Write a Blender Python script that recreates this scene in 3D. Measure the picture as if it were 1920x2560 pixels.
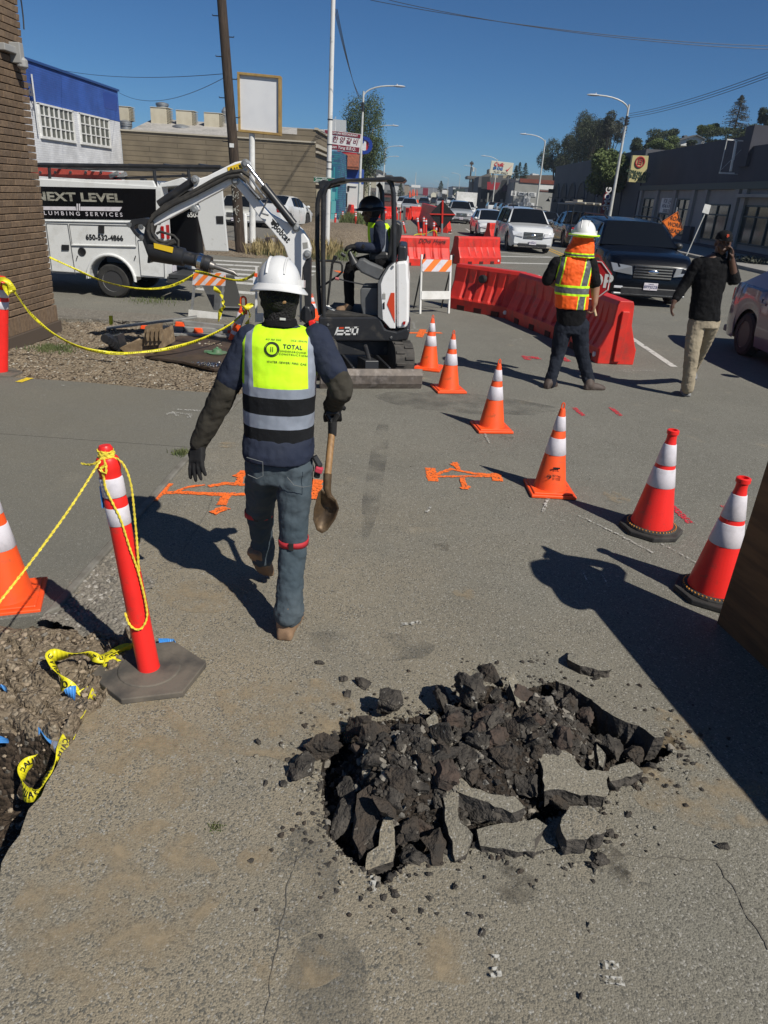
import bpy, bmesh, math, random
import numpy as np
from mathutils import Vector, Matrix, noise
from mathutils.bvhtree import BVHTree
PI = math.pi; rad = math.radians
random.seed(7)
for _o in list(bpy.data.objects): bpy.data.objects.remove(_o)
SC = bpy.context.scene; COL = SC.collection

# ---------------- camera (solved from the vanishing points) ----------------
CH = 1.95; FP = 1783.0
def _ray(px, py):
    v = np.array([px-960.0, py-1280.0, FP]); return v/np.linalg.norm(v)
_dn = _ray(700, 5250); _y = _ray(1047, 485); _y = _y-_dn*np.dot(_y, _dn); _y /= np.linalg.norm(_y)
RM = np.array([np.cross(_y, -_dn), _y, -_dn])
cam = bpy.data.cameras.new('camera'); camo = bpy.data.objects.new('camera', cam); COL.objects.link(camo)
cam.sensor_fit = 'VERTICAL'; cam.sensor_height = 36; cam.lens = FP/2560*36
cam.clip_start = 0.05; cam.clip_end = 9000
_m = Matrix([[RM[i][0], -RM[i][1], -RM[i][2], 0] for i in range(3)]+[[0, 0, 0, 1]])
_m[0][3], _m[1][3], _m[2][3] = 0, 0, CH
camo.matrix_world = _m
SC.camera = camo

# ---------------- light ----------------
SUN_EL = rad(46); SUN_AZ = rad(133)          # azimuth from +Y clockwise: behind the camera, to the right
w = bpy.data.worlds.new('World'); SC.world = w; w.use_nodes = True
nt = w.node_tree; bg = nt.nodes['Background']; sky = nt.nodes.new('ShaderNodeTexSky')
sky.sky_type = 'NISHITA'; sky.sun_disc = False; sky.sun_elevation = SUN_EL; sky.sun_rotation = SUN_AZ
sky.air_density = 1.0; sky.dust_density = 0.0; sky.ozone_density = 10; sky.altitude = 2500
_tint = nt.nodes.new('ShaderNodeMix'); _tint.data_type = 'RGBA'; _tint.blend_type = 'MULTIPLY'; _tint.inputs[0].default_value = 1; _tint.inputs[7].default_value = (.76, 1.0, 1.06, 1)
nt.links.new(sky.outputs[0], _tint.inputs[6]); nt.links.new(_tint.outputs[2], bg.inputs[0]); bg.inputs[1].default_value = 0.06
sl = bpy.data.lights.new('sun', 'SUN'); sl.energy = 5.0; sl.angle = rad(0.5); sl.color = (1, 0.95, 0.86)
so = bpy.data.objects.new('sun', sl); COL.objects.link(so)
_d = Vector((math.sin(SUN_AZ)*math.cos(SUN_EL), math.cos(SUN_AZ)*math.cos(SUN_EL), math.sin(SUN_EL)))
so.rotation_euler = _d.to_track_quat('Z', 'Y').to_euler(); so.location = (0, 0, 30)
vs = SC.view_settings; vs.view_transform = 'Standard'; vs.look = 'None'; vs.exposure = 0.06; vs.gamma = 1

# ---------------- pixel -> world measuring helpers ----------------
ZZ = dict(a=(0, 0, .38577), b=(0, 380, .38577), c=(560, 160, .3255), d=(1000, 200, .28933), e=(1440, 200, .28933),
          f=(300, 380, .33755), g=(740, 420, .2622), h=(1000, 500, .38577), i=(1300, 500, .37372), j=(440, 620, .28933),
          k=(440, 1100, .28933), l=(0, 1080, .33755), m=(0, 1500, .33755), n=(640, 1600, .38577), o=(1180, 1580, .38577),
          p=(1000, 960, .55455), q=(0, 1960, 1.15732), r=(0, 700, .38577), s=(1100, 360, .18083), D=(0, 0, 1.15732))
def _rw(k, x, y):
    a = ZZ[k]; return RM @ _ray(a[0]+x*a[2], a[1]+y*a[2])
def G(k, x, y, z=0.0):
    r = _rw(k, x, y); t = (z-CH)/r[2]; return Vector((r[0]*t, r[1]*t, z))
def P(k, x, y, Y):
    r = _rw(k, x, y); t = Y/r[1]; return Vector((r[0]*t, Y, CH+r[2]*t))
def PX(k, x, y, X):
    r = _rw(k, x, y); t = X/r[0]; return Vector((X, r[1]*t, CH+r[2]*t))
def V(*a): return Vector(a)

# ---------------- mesh builder ----------------
class MB:
    def __init__(s): s.v = []; s.f = []; s.mi = []; s.c = 0
    def add(s, vs, fs, M=None):
        o = len(s.v)
        s.v += [tuple(M @ Vector(p)) if M is not None else tuple(p) for p in vs]
        s.f += [tuple(i+o for i in f) for f in fs]; s.mi += [s.c]*len(fs); return s
    def box(s, c, d, rz=0, M=None, rx=0, ry=0, tap=1.0):
        x, y, z = d[0]/2, d[1]/2, d[2]/2
        vs = [(-x, -y, -z), (x, -y, -z), (x, y, -z), (-x, y, -z), (-x*tap, -y*tap, z), (x*tap, -y*tap, z), (x*tap, y*tap, z), (-x*tap, y*tap, z)]
        T = Matrix.Translation(Vector(c)) @ Matrix.Rotation(rz, 4, 'Z') @ Matrix.Rotation(ry, 4, 'Y') @ Matrix.Rotation(rx, 4, 'X')
        if M is not None: T = M @ T
        return s.add(vs, [(0, 3, 2, 1), (4, 5, 6, 7), (0, 1, 5, 4), (1, 2, 6, 5), (2, 3, 7, 6), (3, 0, 4, 7)], T)
    def prism(s, pts, ext, M=None):          # polygon (3D points) swept along ext
        n = len(pts); e = Vector(ext); p = [Vector(q) for q in pts]
        nn = Vector((0, 0, 0))
        for i in range(n): nn += p[i].cross(p[(i+1) % n])
        if nn.dot(e) > 0: p = p[::-1]
        return s.add(p+[q+e for q in p], [tuple(range(n)), tuple(range(2*n-1, n-1, -1))]+[((i+1) % n, i, i+n, (i+1) % n+n) for i in range(n)], M)
    def tube(s, pts, r, n=8, M=None, caps=True, closed=False):
        p = [Vector(q) for q in pts]; N = len(p)
        rr = r if isinstance(r, (list, tuple)) else [r]*N
        vs = []; up = None
        for i in range(N):
            if closed: t = p[(i+1) % N]-p[i-1]
            else: t = p[min(i+1, N-1)]-p[max(i-1, 0)]
            if t.length < 1e-9: t = Vector((0, 0, 1))
            t.normalize()
            if up is None: up = t.orthogonal().normalized()
            up = up-t*up.dot(t)
            if up.length < 1e-6: up = t.orthogonal()
            up.normalize(); b = t.cross(up)
            ra = rr[i] if isinstance(rr[i], (list, tuple)) else (rr[i], rr[i])
            for j in range(n):
                a = 2*PI*j/n; vs.append(p[i]+up*math.cos(a)*ra[0]+b*math.sin(a)*ra[1])
        fs = []
        for i in range(N if closed else N-1):
            k = (i+1) % N
            for j in range(n):
                l = (j+1) % n; fs.append((i*n+j, i*n+l, k*n+l, k*n+j))
        if caps and not closed: fs += [tuple(range(n-1, -1, -1)), tuple((N-1)*n+j for j in range(n))]
        return s.add(vs, fs, M)
    def loft(s, rings, M=None, cap=True):    # list of equal-length closed rings
        n = len(rings[0]); vs = [q for r in rings for q in r]; fs = []
        for i in range(len(rings)-1):
            for j in range(n):
                l = (j+1) % n; fs.append((i*n+j, i*n+l, (i+1)*n+l, (i+1)*n+j))
        if cap: fs += [tuple(range(n-1, -1, -1)), tuple((len(rings)-1)*n+j for j in range(n))]
        return s.add(vs, fs, M)
    def lathe(s, prof, n=20, M=None, ax='Z', c=(0, 0, 0), cap=True):
        vs = []
        for r, z in prof:
            for j in range(n):
                a = 2*PI*j/n; x, y = r*math.cos(a), r*math.sin(a)
                q = (x, y, z) if ax == 'Z' else ((x, z, y) if ax == 'Y' else (z, x, y))
                vs.append((q[0]+c[0], q[1]+c[1], q[2]+c[2]))
        N = len(prof); fs = []
        for i in range(N-1):
            for j in range(n):
                l = (j+1) % n; fs.append((i*n+j, i*n+l, (i+1)*n+l, (i+1)*n+j))
        if cap and prof[0][0] > 1e-6: fs.append(tuple(range(n-1, -1, -1)))
        if cap and prof[-1][0] > 1e-6: fs.append(tuple((N-1)*n+j for j in range(n)))
        return s.add(vs, fs, M)
    def ell(s, c, r, nu=16, nv=10, M=None):
        if isinstance(r, (int, float)): r = (r, r, r)
        vs = []; fs = []
        for i in range(nv+1):
            t = PI*i/nv
            for j in range(nu):
                a = 2*PI*j/nu; vs.append((c[0]+r[0]*math.sin(t)*math.cos(a), c[1]+r[1]*math.sin(t)*math.sin(a), c[2]-r[2]*math.cos(t)))
        for i in range(nv):
            for j in range(nu):
                l = (j+1) % nu; fs.append((i*nu+j, i*nu+l, (i+1)*nu+l, (i+1)*nu+j))
        return s.add(vs, fs, M)
    def grid(s, x0, x1, nx, y0, y1, ny, fn, M=None):
        vs = []
        for j in range(ny+1):
            for i in range(nx+1):
                x = x0+(x1-x0)*i/nx; y = y0+(y1-y0)*j/ny; q = fn(x, y); vs.append(q if isinstance(q, tuple) else (x, y, q))
        fs = [(j*(nx+1)+i, j*(nx+1)+i+1, (j+1)*(nx+1)+i+1, (j+1)*(nx+1)+i) for j in range(ny) for i in range(nx)]
        return s.add(vs, fs, M)
    def rock(s, c, r, seed, sub=2, rough=.35, cut=3, M=None):
        rnd = random.Random(seed); bm = bmesh.new(); bmesh.ops.create_icosphere(bm, subdivisions=sub, radius=1)
        pl = []
        for _ in range(cut+4):
            n = Vector((rnd.uniform(-1, 1), rnd.uniform(-1, 1), rnd.uniform(-1, 1))).normalized(); pl.append((n, rnd.uniform(.45, .8)))
        o = Vector((rnd.uniform(0, 99), rnd.uniform(0, 99), 0))
        for v in bm.verts:
            for n, d in pl:
                k = v.co.dot(n)
                if k > d: v.co -= n*(k-d)
            v.co *= 1+rough*noise.noise(v.co*1.6+o)+rough*.4*noise.noise(v.co*4+o)+(rough*.22*noise.noise(v.co*10+o) if sub > 2 else 0)
            v.co = Vector((v.co.x*r[0], v.co.y*r[1], v.co.z*r[2]))
        T = Matrix.Translation(Vector(c))
        if M is not None: T = T @ M
        s.add([v.co.copy() for v in bm.verts], [tuple(v.index for v in f.verts) for f in bm.faces], T); bm.free(); return s
    def text(s, txt, size, M, ext=.002, bold=0, align='CENTER', sx=1, shear=0, sp=1):
        cu = bpy.data.curves.new('t', 'FONT'); cu.body = txt; cu.size = size; cu.extrude = ext; cu.offset = bold*size
        cu.align_x = align; cu.align_y = 'CENTER'; cu.resolution_u = 3; cu.shear = shear; cu.space_character = sp
        o = bpy.data.objects.new('t', cu); COL.objects.link(o)
        me = bpy.data.meshes.new_from_object(o.evaluated_get(bpy.context.evaluated_depsgraph_get()))
        s.add([(v.co.x*sx, v.co.y, v.co.z) for v in me.vertices], [tuple(p.vertices) for p in me.polygons], M)
        bpy.data.objects.remove(o); bpy.data.curves.remove(cu); bpy.data.meshes.remove(me); return s
    def build(s, name, mats, parent=None, smooth=False, w=False, bev=0, seg=2, ang=35):
        me = bpy.data.meshes.new(name)
        used = sorted({i for f in s.f for i in f})
        if len(used) < len(s.v): mp = {u: i for i, u in enumerate(used)}; s.v = [s.v[u] for u in used]; s.f = [tuple(mp[i] for i in f) for f in s.f]
        vs = s.v
        if w and parent is not None:
            q = parent.location; vs = [(a[0]-q.x, a[1]-q.y, a[2]-q.z) for a in vs]
        me.from_pydata(vs, [], s.f)
        if not isinstance(mats, (list, tuple)): mats = [mats]
        for mm in mats: me.materials.append(mm)
        me.polygons.foreach_set('material_index', s.mi)
        if smooth: me.polygons.foreach_set('use_smooth', [True]*len(s.f))
        me.update()
        if smooth: 
            try: me.set_sharp_from_angle(angle=rad(ang))
            except Exception: pass
        o = bpy.data.objects.new(name, me); COL.objects.link(o)
        if parent is not None: o.parent = parent
        if bev:
            md = o.modifiers.new('b', 'BEVEL'); md.width = bev; md.segments = seg; md.limit_method = 'ANGLE'; md.angle_limit = rad(40); md.harden_normals = False
        return o

def tag(o, label=None, cat=None, group=None, kind=None):
    if label: o['label'] = label
    if cat: o['category'] = cat
    if group: o['group'] = group
    if kind: o['kind'] = kind
    return o
def thing(name, loc, label, cat, group=None, rz=0):
    o = bpy.data.objects.new(name, None); COL.objects.link(o); o.empty_display_size = .1
    o.location = loc; o.rotation_euler = (0, 0, rz); return tag(o, label, cat, group)
def kids(o): return [c for c in bpy.data.objects if c.parent == o]
def copy_tree(o, parent=None):
    c = o.copy(); COL.objects.link(c)
    if parent is not None: c.parent = parent
    for ch in kids(o): copy_tree(ch, c)
    return c
def frame(o, xd, yd):                        # matrix: local x along xd, y along yd
    x = Vector(xd).normalized(); y = Vector(yd); y = (y-x*y.dot(x)).normalized(); z = x.cross(y)
    return Matrix(((x.x, y.x, z.x, o[0]), (x.y, y.y, z.y, o[1]), (x.z, y.z, z.z, o[2]), (0, 0, 0, 1)))
def look(p, facing=-90):                     # upright lettering plane at p, normal pointing to compass angle facing (deg, from +X)
    a = rad(facing); n = Vector((math.cos(a), math.sin(a), 0)); up = Vector((0, 0, 1)); return frame(p, up.cross(n), up)

# ---------------- materials ----------------
MATS = {}
def hx(s):
    c = [int(s[i:i+2], 16)/255 for i in (0, 2, 4)]
    return tuple(((v+.055)/1.055)**2.4 if v > .04045 else v/12.92 for v in c)
def mat(name, c, r=.6, m=0, c2=None, ns=6, nr=(.4, .65), b=0, bs=40, bd=.004, coat=0, spec=.5, det=4, trans=0, c3=None, ns3=2, nr3=(.5, .7), stretch=None):
    if name in MATS: return MATS[name]
    M = bpy.data.materials.new(name); M.use_nodes = True; N = M.node_tree.nodes; L = M.node_tree.links
    bs_ = N['Principled BSDF']; c = (*c, 1)
    bs_.inputs['Base Color'].default_value = c; bs_.inputs['Roughness'].default_value = r; bs_.inputs['Metallic'].default_value = m
    bs_.inputs['Coat Weight'].default_value = coat; bs_.inputs['Specular IOR Level'].default_value = spec
    if trans: bs_.inputs['Transmission Weight'].default_value = trans
    tc = N.new('ShaderNodeTexCoord'); src = tc.outputs['Object']
    if stretch:
        mp = N.new('ShaderNodeMapping'); mp.inputs['Scale'].default_value = stretch; L.new(src, mp.inputs[0]); src = mp.outputs[0]
    col = None
    def layer(prev, cc, sc, rg):
        n = N.new('ShaderNodeTexNoise'); n.inputs['Scale'].default_value = sc; n.inputs['Detail'].default_value = det; n.inputs['Roughness'].default_value = .6
        L.new(src, n.inputs['Vector'])
        mr = N.new('ShaderNodeMapRange'); mr.inputs[1].default_value = rg[0]; mr.inputs[2].default_value = rg[1]; L.new(n.outputs[0], mr.inputs[0])
        mx = N.new('ShaderNodeMix'); mx.data_type = 'RGBA'; L.new(mr.outputs[0], mx.inputs[0])
        if prev is None: mx.inputs[6].default_value = c
        else: L.new(prev, mx.inputs[6])
        mx.inputs[7].default_value = (*cc, 1); return mx.outputs[2]
    if c2: col = layer(None, c2, ns, nr)
    if c3: col = layer(col, c3, ns3, nr3)
    if col is not None: L.new(col, bs_.inputs['Base Color'])
    if b:
        n = N.new('ShaderNodeTexNoise'); n.inputs['Scale'].default_value = bs; n.inputs['Detail'].default_value = 5; L.new(src, n.inputs['Vector'])
        bp = N.new('ShaderNodeBump'); bp.inputs['Strength'].default_value = b; bp.inputs['Distance'].default_value = bd
        L.new(n.outputs[0], bp.inputs['Height']); L.new(bp.outputs[0], bs_.inputs['Normal'])
    MATS[name] = M; return M
def brickmat(name, c, c2, mort, bw, bh, r=.85, mw=.012, b=.8, axis='X', bd=.01, off=.5):
    M = bpy.data.materials.new(name); M.use_nodes = True; N = M.node_tree.nodes; L = M.node_tree.links; bs_ = N['Principled BSDF']
    bs_.inputs['Roughness'].default_value = r
    ge = N.new('ShaderNodeNewGeometry'); sx = N.new('ShaderNodeSeparateXYZ'); L.new(ge.outputs['Position'], sx.inputs[0])
    cx = N.new('ShaderNodeCombineXYZ'); ad = N.new('ShaderNodeMath'); ad.operation = 'ADD'
    L.new(sx.outputs['X'], ad.inputs[0]); L.new(sx.outputs['Y'], ad.inputs[1])
    L.new(ad.outputs[0], cx.inputs['X']); L.new(sx.outputs['Z'], cx.inputs['Y'])
    br = N.new('ShaderNodeTexBrick'); L.new(cx.outputs[0], br.inputs['Vector']); br.offset = off
    br.inputs['Color1'].default_value = (*c, 1); br.inputs['Color2'].default_value = (*c2, 1); br.inputs['Mortar'].default_value = (*mort, 1)
    br.inputs['Scale'].default_value = 1; br.inputs['Mortar Size'].default_value = mw; br.inputs['Mortar Smooth'].default_value = .3
    br.inputs['Brick Width'].default_value = bw; br.inputs['Row Height'].default_value = bh
    n = N.new('ShaderNodeTexNoise'); n.inputs['Scale'].default_value = 1.3; n.inputs['Detail'].default_value = 6; L.new(ge.outputs['Position'], n.inputs['Vector'])
    mr = N.new('ShaderNodeMapRange'); mr.inputs[1].default_value = .35; mr.inputs[2].default_value = .7; mr.inputs[3].default_value = .8; mr.inputs[4].default_value = 1.12; L.new(n.outputs[0], mr.inputs[0])
    mx = N.new('ShaderNodeMix'); mx.data_type = 'RGBA'; mx.blend_type = 'MULTIPLY'; mx.inputs[0].default_value = 1
    L.new(br.outputs['Color'], mx.inputs[6]); L.new(mr.outputs[0], mx.inputs[7]); L.new(mx.outputs[2], bs_.inputs['Base Color'])
    bp = N.new('ShaderNodeBump'); bp.invert = True; bp.inputs['Strength'].default_value = b; bp.inputs['Distance'].default_value = bd
    L.new(br.outputs['Fac'], bp.inputs['Height']); L.new(bp.outputs[0], bs_.inputs['Normal'])
    return M
def groundmat(name, base, dark, light, tan, spk=110, tanx=None, bd=.006, rough=.92, tanamt=.6):
    # aggregate speckle + blotches + dusty tan areas, in world metres
    M = bpy.data.materials.new(name); M.use_nodes = True; N = M.node_tree.nodes; L = M.node_tree.links; B = N['Principled BSDF']
    B.inputs['Roughness'].default_value = rough; B.inputs['Specular IOR Level'].default_value = .25
    ge = N.new('ShaderNodeNewGeometry'); pos = ge.outputs['Position']
    def noi(sc, det=3, ro=.6):
        n = N.new('ShaderNodeTexNoise'); n.inputs['Scale'].default_value = sc; n.inputs['Detail'].default_value = det; n.inputs['Roughness'].default_value = ro; L.new(pos, n.inputs['Vector']); return n.outputs[0]
    def mr(s, a, b_, c=0, d=1):
        q = N.new('ShaderNodeMapRange'); q.inputs[1].default_value = a; q.inputs[2].default_value = b_; q.inputs[3].default_value = c; q.inputs[4].default_value = d; L.new(s, q.inputs[0]); return q.outputs[0]
    def mix(f, a, b_):
        x = N.new('ShaderNodeMix'); x.data_type = 'RGBA'
        if isinstance(f, float): x.inputs[0].default_value = f
        else: L.new(f, x.inputs[0])
        for k, q in ((6, a), (7, b_)):
            if isinstance(q, tuple): x.inputs[k].default_value = (*q, 1)
            else: L.new(q, x.inputs[k])
        return x.outputs[2]
    def mul(a, b_):
        x = N.new('ShaderNodeMath'); x.operation = 'MULTIPLY'; L.new(a, x.inputs[0])
        if isinstance(b_, float): x.inputs[1].default_value = b_
        else: L.new(b_, x.inputs[1])
        return x.outputs[0]
    vo = N.new('ShaderNodeTexVoronoi'); vo.inputs['Scale'].default_value = spk; L.new(pos, vo.inputs['Vector'])
    sp = N.new('ShaderNodeSeparateColor'); L.new(vo.outputs['Color'], sp.inputs[0])
    c = mix(mr(noi(.9, 5), .35, .7), base, tuple(v*.82 for v in base))
    if tan:
        f = mr(noi(.55, 4), .38, .62)
        if tanx is not None:
            sx = N.new('ShaderNodeSeparateXYZ'); L.new(pos, sx.inputs[0])
            f = mul(mr(sx.outputs['X'], tanx[0], tanx[1], 1, .12), mul(mr(sx.outputs['Y'], tanx[2], tanx[3], 1, .1), mr(noi(1.1, 4), .3, .55, .35, 1)))
        c = mix(mul(f, tanamt), c, tan)
        pn = mr(noi(1.9, 2), .66, .74)
        c = mix(mul(pn, .35), c, tuple(v*1.25 for v in tan))
    c = mix(mul(mr(sp.outputs[0], .74, .8), mr(noi(6, 3), .3, .6, .4, 1)), c, dark)
    c = mix(mul(mr(sp.outputs[1], .93, .95), .8), c, light)
    v2 = N.new('ShaderNodeTexVoronoi'); v2.inputs['Scale'].default_value = spk*.42; L.new(pos, v2.inputs['Vector'])
    s2 = N.new('ShaderNodeSeparateColor'); L.new(v2.outputs['Color'], s2.inputs[0])
    c = mix(mul(mul(mr(s2.outputs[0], .86, .88), mr(v2.outputs['Distance'], .36, .24)), .6), c, tuple(v*.9 for v in dark))
    c = mix(mul(mr(s2.outputs[1], .965, .97), mr(v2.outputs['Distance'], .35, .25)), c, light)
    c = mix(mr(noi(spk*1.5, 2), .35, .65), mix(.35, c, (0, 0, 0)), c)
    L.new(c, B.inputs['Base Color'])
    h = N.new('ShaderNodeMath'); h.operation = 'ADD'; L.new(mul(vo.outputs['Distance'], -1.0), h.inputs[0]); L.new(mul(noi(spk*.5, 4), 1.6), h.inputs[1])
    bp = N.new('ShaderNodeBump'); bp.inputs['Strength'].default_value = 1; bp.inputs['Distance'].default_value = bd; L.new(h.outputs[0], bp.inputs['Height']); L.new(bp.outputs[0], B.inputs['Normal'])
    return M
M_asph = groundmat('asphalt', (.222, .216, .184), (.135, .128, .108), (.37, .355, .315), (.33, .275, .19), 165, tanx=(-.9, 1.5, 2.4, 6.5), bd=.0019, tanamt=.85)
M_asph2 = groundmat('asphalt_street', (.115, .112, .103), (.07, .068, .062), (.24, .23, .21), (.13, .12, .1), 60, bd=.004)
M_conc = groundmat('sidewalk_concrete', (.19, .185, .16), (.155, .15, .13), (.27, .26, .23), (.2, .185, .145), 190, bd=.0012, rough=.85)
M_conc2 = groundmat('worn_concrete', (.25, .23, .195), (.14, .13, .11), (.4, .38, .34), (.22, .19, .145), 60, bd=.006)
M_dirt = groundmat('dirt', (.32, .255, .18), (.07, .05, .033), (.42, .38, .31), (.22, .175, .12), 45, bd=.02)
M_clod = groundmat('clay', (.25, .2, .14), (.13, .1, .068), (.32, .27, .2), (.2, .155, .105), 60, bd=.012)
M_white = mat('white_paint', (.72, .72, .7), .4, c2=(.6, .6, .57), ns=5)
M_whitem = mat('white_metal', (.68, .69, .68), .35, c2=(.55, .55, .53), ns=7, nr=(.5, .8))
M_black = mat('black_plastic', (.015, .015, .016), .45, c2=(.03, .03, .03), ns=12)
M_blackm = mat('black_steel', (.02, .021, .024), .38, c2=(.045, .044, .042), ns=9, nr=(.5, .75))
M_rub = mat('rubber', (.022, .021, .02), .8, c2=(.05, .046, .04), ns=9, b=.4, bs=60)
M_grey = mat('grey_plastic', (.11, .115, .12), .55, c2=(.085, .088, .09), ns=8)
M_steel = mat('steel', (.45, .45, .44), .38, .9, c2=(.3, .3, .29), ns=14)
M_chrome = mat('chrome', (.7, .7, .7), .15, 1)
M_galv = mat('galvanised', (.4, .41, .41), .45, .6, c2=(.3, .31, .31), ns=20)
M_or = mat('cone_orange', (.9, .095, .015), .45, c2=(.7, .075, .015), ns=9, nr=(.45, .8), b=.15, bs=9, bd=.01, c3=(.3, .085, .03), ns3=13, nr3=(.58, .78))
M_red = mat('cone_red', (.85, .025, .02), .4, c2=(.66, .02, .015), ns=6, nr=(.45, .8), c3=(.36, .06, .04), ns3=17, nr3=(.6, .8))
M_barr = mat('barrier_red', (.66, .03, .017), .5, c2=(.5, .025, .017), ns=3, b=.15, bs=6, bd=.02, c3=(.26, .05, .035), ns3=5, nr3=(.54, .8))
M_refl = mat('reflective_white', (.64, .61, .65), .4, c2=(.42, .4, .42), ns=11, nr=(.5, .8), b=.3, bs=90, bd=.002)
M_yel = mat('yellow_tape', (.72, .66, .02), .4, c2=(.6, .54, .02), ns=9, b=.4, bs=30, bd=.01)
M_rope = mat('yellow_rope', (.8, .66, .06), .5, c2=(.6, .48, .05), ns=60)
M_blue = mat('blue_tape', (.04, .22, .6), .4, c2=(.1, .3, .62), ns=12)
M_wood = mat('utility_pole_wood', (.038, .026, .018), .9, c2=(.085, .06, .042), ns=5, stretch=(8, 8, .5), b=1, bs=14, bd=.03)
M_handle = mat('handle_wood', (.3, .17, .07), .6, c2=(.2, .11, .045), ns=8, stretch=(6, 6, .6))
M_ply = mat('plywood', (.2, .1, .04), .7, c2=(.12, .06, .025), ns=3, stretch=(1, 1, 9), b=.3, bs=12)
M_glass = mat('dark_glass', (.006, .007, .008), .05, 0, spec=.5)
M_glassb = mat('window_glass', (.03, .036, .038), .1, 0, spec=.7, c2=(.06, .066, .065), ns=1.5)
M_ltgl = mat('lamp_lens', (.75, .76, .78), .12, .3)
M_redl = mat('tail_lens', (.35, .01, .01), .2)
M_orp = mat('marking_orange', (.95, .2, .03), .8, c2=(.8, .17, .03), ns=60)
M_pink = mat('marking_pink', (.7, .05, .06), .8, c2=(.45, .06, .06), ns=60)
M_chalk = mat('marking_white', (.5, .49, .45), .85, c2=(.3, .29, .26), ns=40)
M_linew = mat('road_line_white', (.55, .54, .5), .75, c2=(.34, .33, .3), ns=7, nr=(.5, .75), det=8)
M_liney = mat('road_line_yellow', (.5, .32, .05), .75, c2=(.3, .2, .05), ns=8)
M_ink = mat('black_ink', (.01, .01, .01), .6)
# ================= GROUND =================
def sm(a, b, x):
    t = max(0, min(1, (x-a)/(b-a))); return t*t*(3-2*t)
def nz(x, y, s, o=0): return noise.noise(Vector((x*s+o, y*s-o, o*.37)))
def struct(o): return tag(o, kind='structure')
def jag(pts, amp, step, seed=1):             # roughen a polyline
    out = []; rnd = random.Random(seed)
    for a, b in zip(pts[:-1], pts[1:]):
        n = max(1, int((b-a).length/step))
        for i in range(n):
            q = a.lerp(b, i/n); out.append(q+Vector((rnd.uniform(-amp, amp), rnd.uniform(-amp, amp), 0)))
    out.append(pts[-1]); return out
def inpoly(x, y, P_):
    c = False; n = len(P_); j = n-1
    for i in range(n):
        if (P_[i][1] > y) != (P_[j][1] > y) and x < (P_[j][0]-P_[i][0])*(y-P_[i][1])/(P_[j][1]-P_[i][1])+P_[i][0]: c = not c
        j = i
    return c
def edged(x, y, P_):
    d = 9; n = len(P_)
    for i in range(n):
        a, b = P_[i], P_[(i+1) % n]; vx, vy = b[0]-a[0], b[1]-a[1]; t = max(0, min(1, ((x-a[0])*vx+(y-a[1])*vy)/(vx*vx+vy*vy+1e-12)))
        d = min(d, math.hypot(x-a[0]-t*vx, y-a[1]-t*vy))
    return d
def sheet(name, rects, z, m):
    b = MB()
    for x0, x1, y0, y1 in rects: b.add([(x0, y0, z), (x1, y0, z), (x1, y1, z), (x0, y1, z)], [(0, 1, 2, 3)])
    return struct(b.build(name, m))

M_land = mat('land', (.1, .085, .06), .95, c2=(.06, .06, .035), ns=.05)
sheet('ground', [(-2500, 2500, -600, 3000)], -.6, M_land)
NX0, NX1, NY0, NY1 = -9.0, 1.6, -1.0, 10.4
sheet('street', [(-70, 90, -30, NY0), (-70, NX0, NY0, NY1), (NX1, 90, NY0, NY1), (-70, 90, NY1, 900)], 0, M_asph)
# asphalt edge along the trench, and the broken-up strip by the kerb
EDGE = [V(-.7, -1, 0), G('m', 0, 2050), G('m', 0, 1950), G('m', 180, 1640), G('m', 280, 1450), G('m', 420, 1240), G('m', 540, 1040), G('m', 620, 870), G('m', 740, 800), G('l', 930, 1500), G('l', 880, 1330), G('l', 700, 1260), G('l', 560, 1230), G('l', 480, 1180)]
EJ = jag(EDGE, .012, .05, 3)
left = EJ+[V(-1.6, 3.3, 0), V(-1.6, NY1, 0), V(-.6, NY1, 0), V(-.6, NY0, 0)]
b = MB(); b.prism(left, (0, 0, -.14)); struct(b.build('road', M_asph))
sheet('road', [(-.6, 1.6, NY0, 1.3), (-.6, 1.6, 3.1, NY1)], 0, M_asph)
PIT = [G('n', *t) for t in [(430, 1000), (470, 1260), (600, 1400), (740, 1520), (830, 1590), (900, 1500), (1100, 1380), (1300, 1370), (1420, 1340)]]+[G('o', *t) for t in [(30, 1390), (400, 1400), (480, 1220), (860, 1060), (1050, 940), (1130, 900), (1280, 790), (1315, 700), (1280, 670), (1230, 700), (1000, 590), (740, 420), (560, 320), (330, 380)]]+[G('n', *t) for t in [(1500, 300), (1200, 470), (900, 520), (600, 560), (430, 720)]]
PIT = [(p.x, p.y) for p in PIT]
def pitz(x, y):
    if not inpoly(x, y, PIT): return min(0, 0)
    d = edged(x, y, PIT)+.012*nz(x, y, 30)
    mound = sm(.01, .22, d)*.25*(1-.6*sm(.68, .9, x))
    return -.13*sm(0, .018, d)+mound+.02*nz(x, y, 14, 5)*sm(.01, .05, d)
b = MB(); b.grid(-.6, 1.6, 300, 1.3, 3.1, 245, pitz)
for i, f in enumerate(b.f):
    if sum(b.v[k][2] != 0 for k in f) >= 1: b.mi[i] = 1
M_soil = groundmat('excavated_soil', (.035, .029, .024), (.02, .017, .014), (.25, .24, .22), (.075, .055, .04), 60, bd=.02)
struct(b.build('road', [M_asph, M_soil]))
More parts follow.
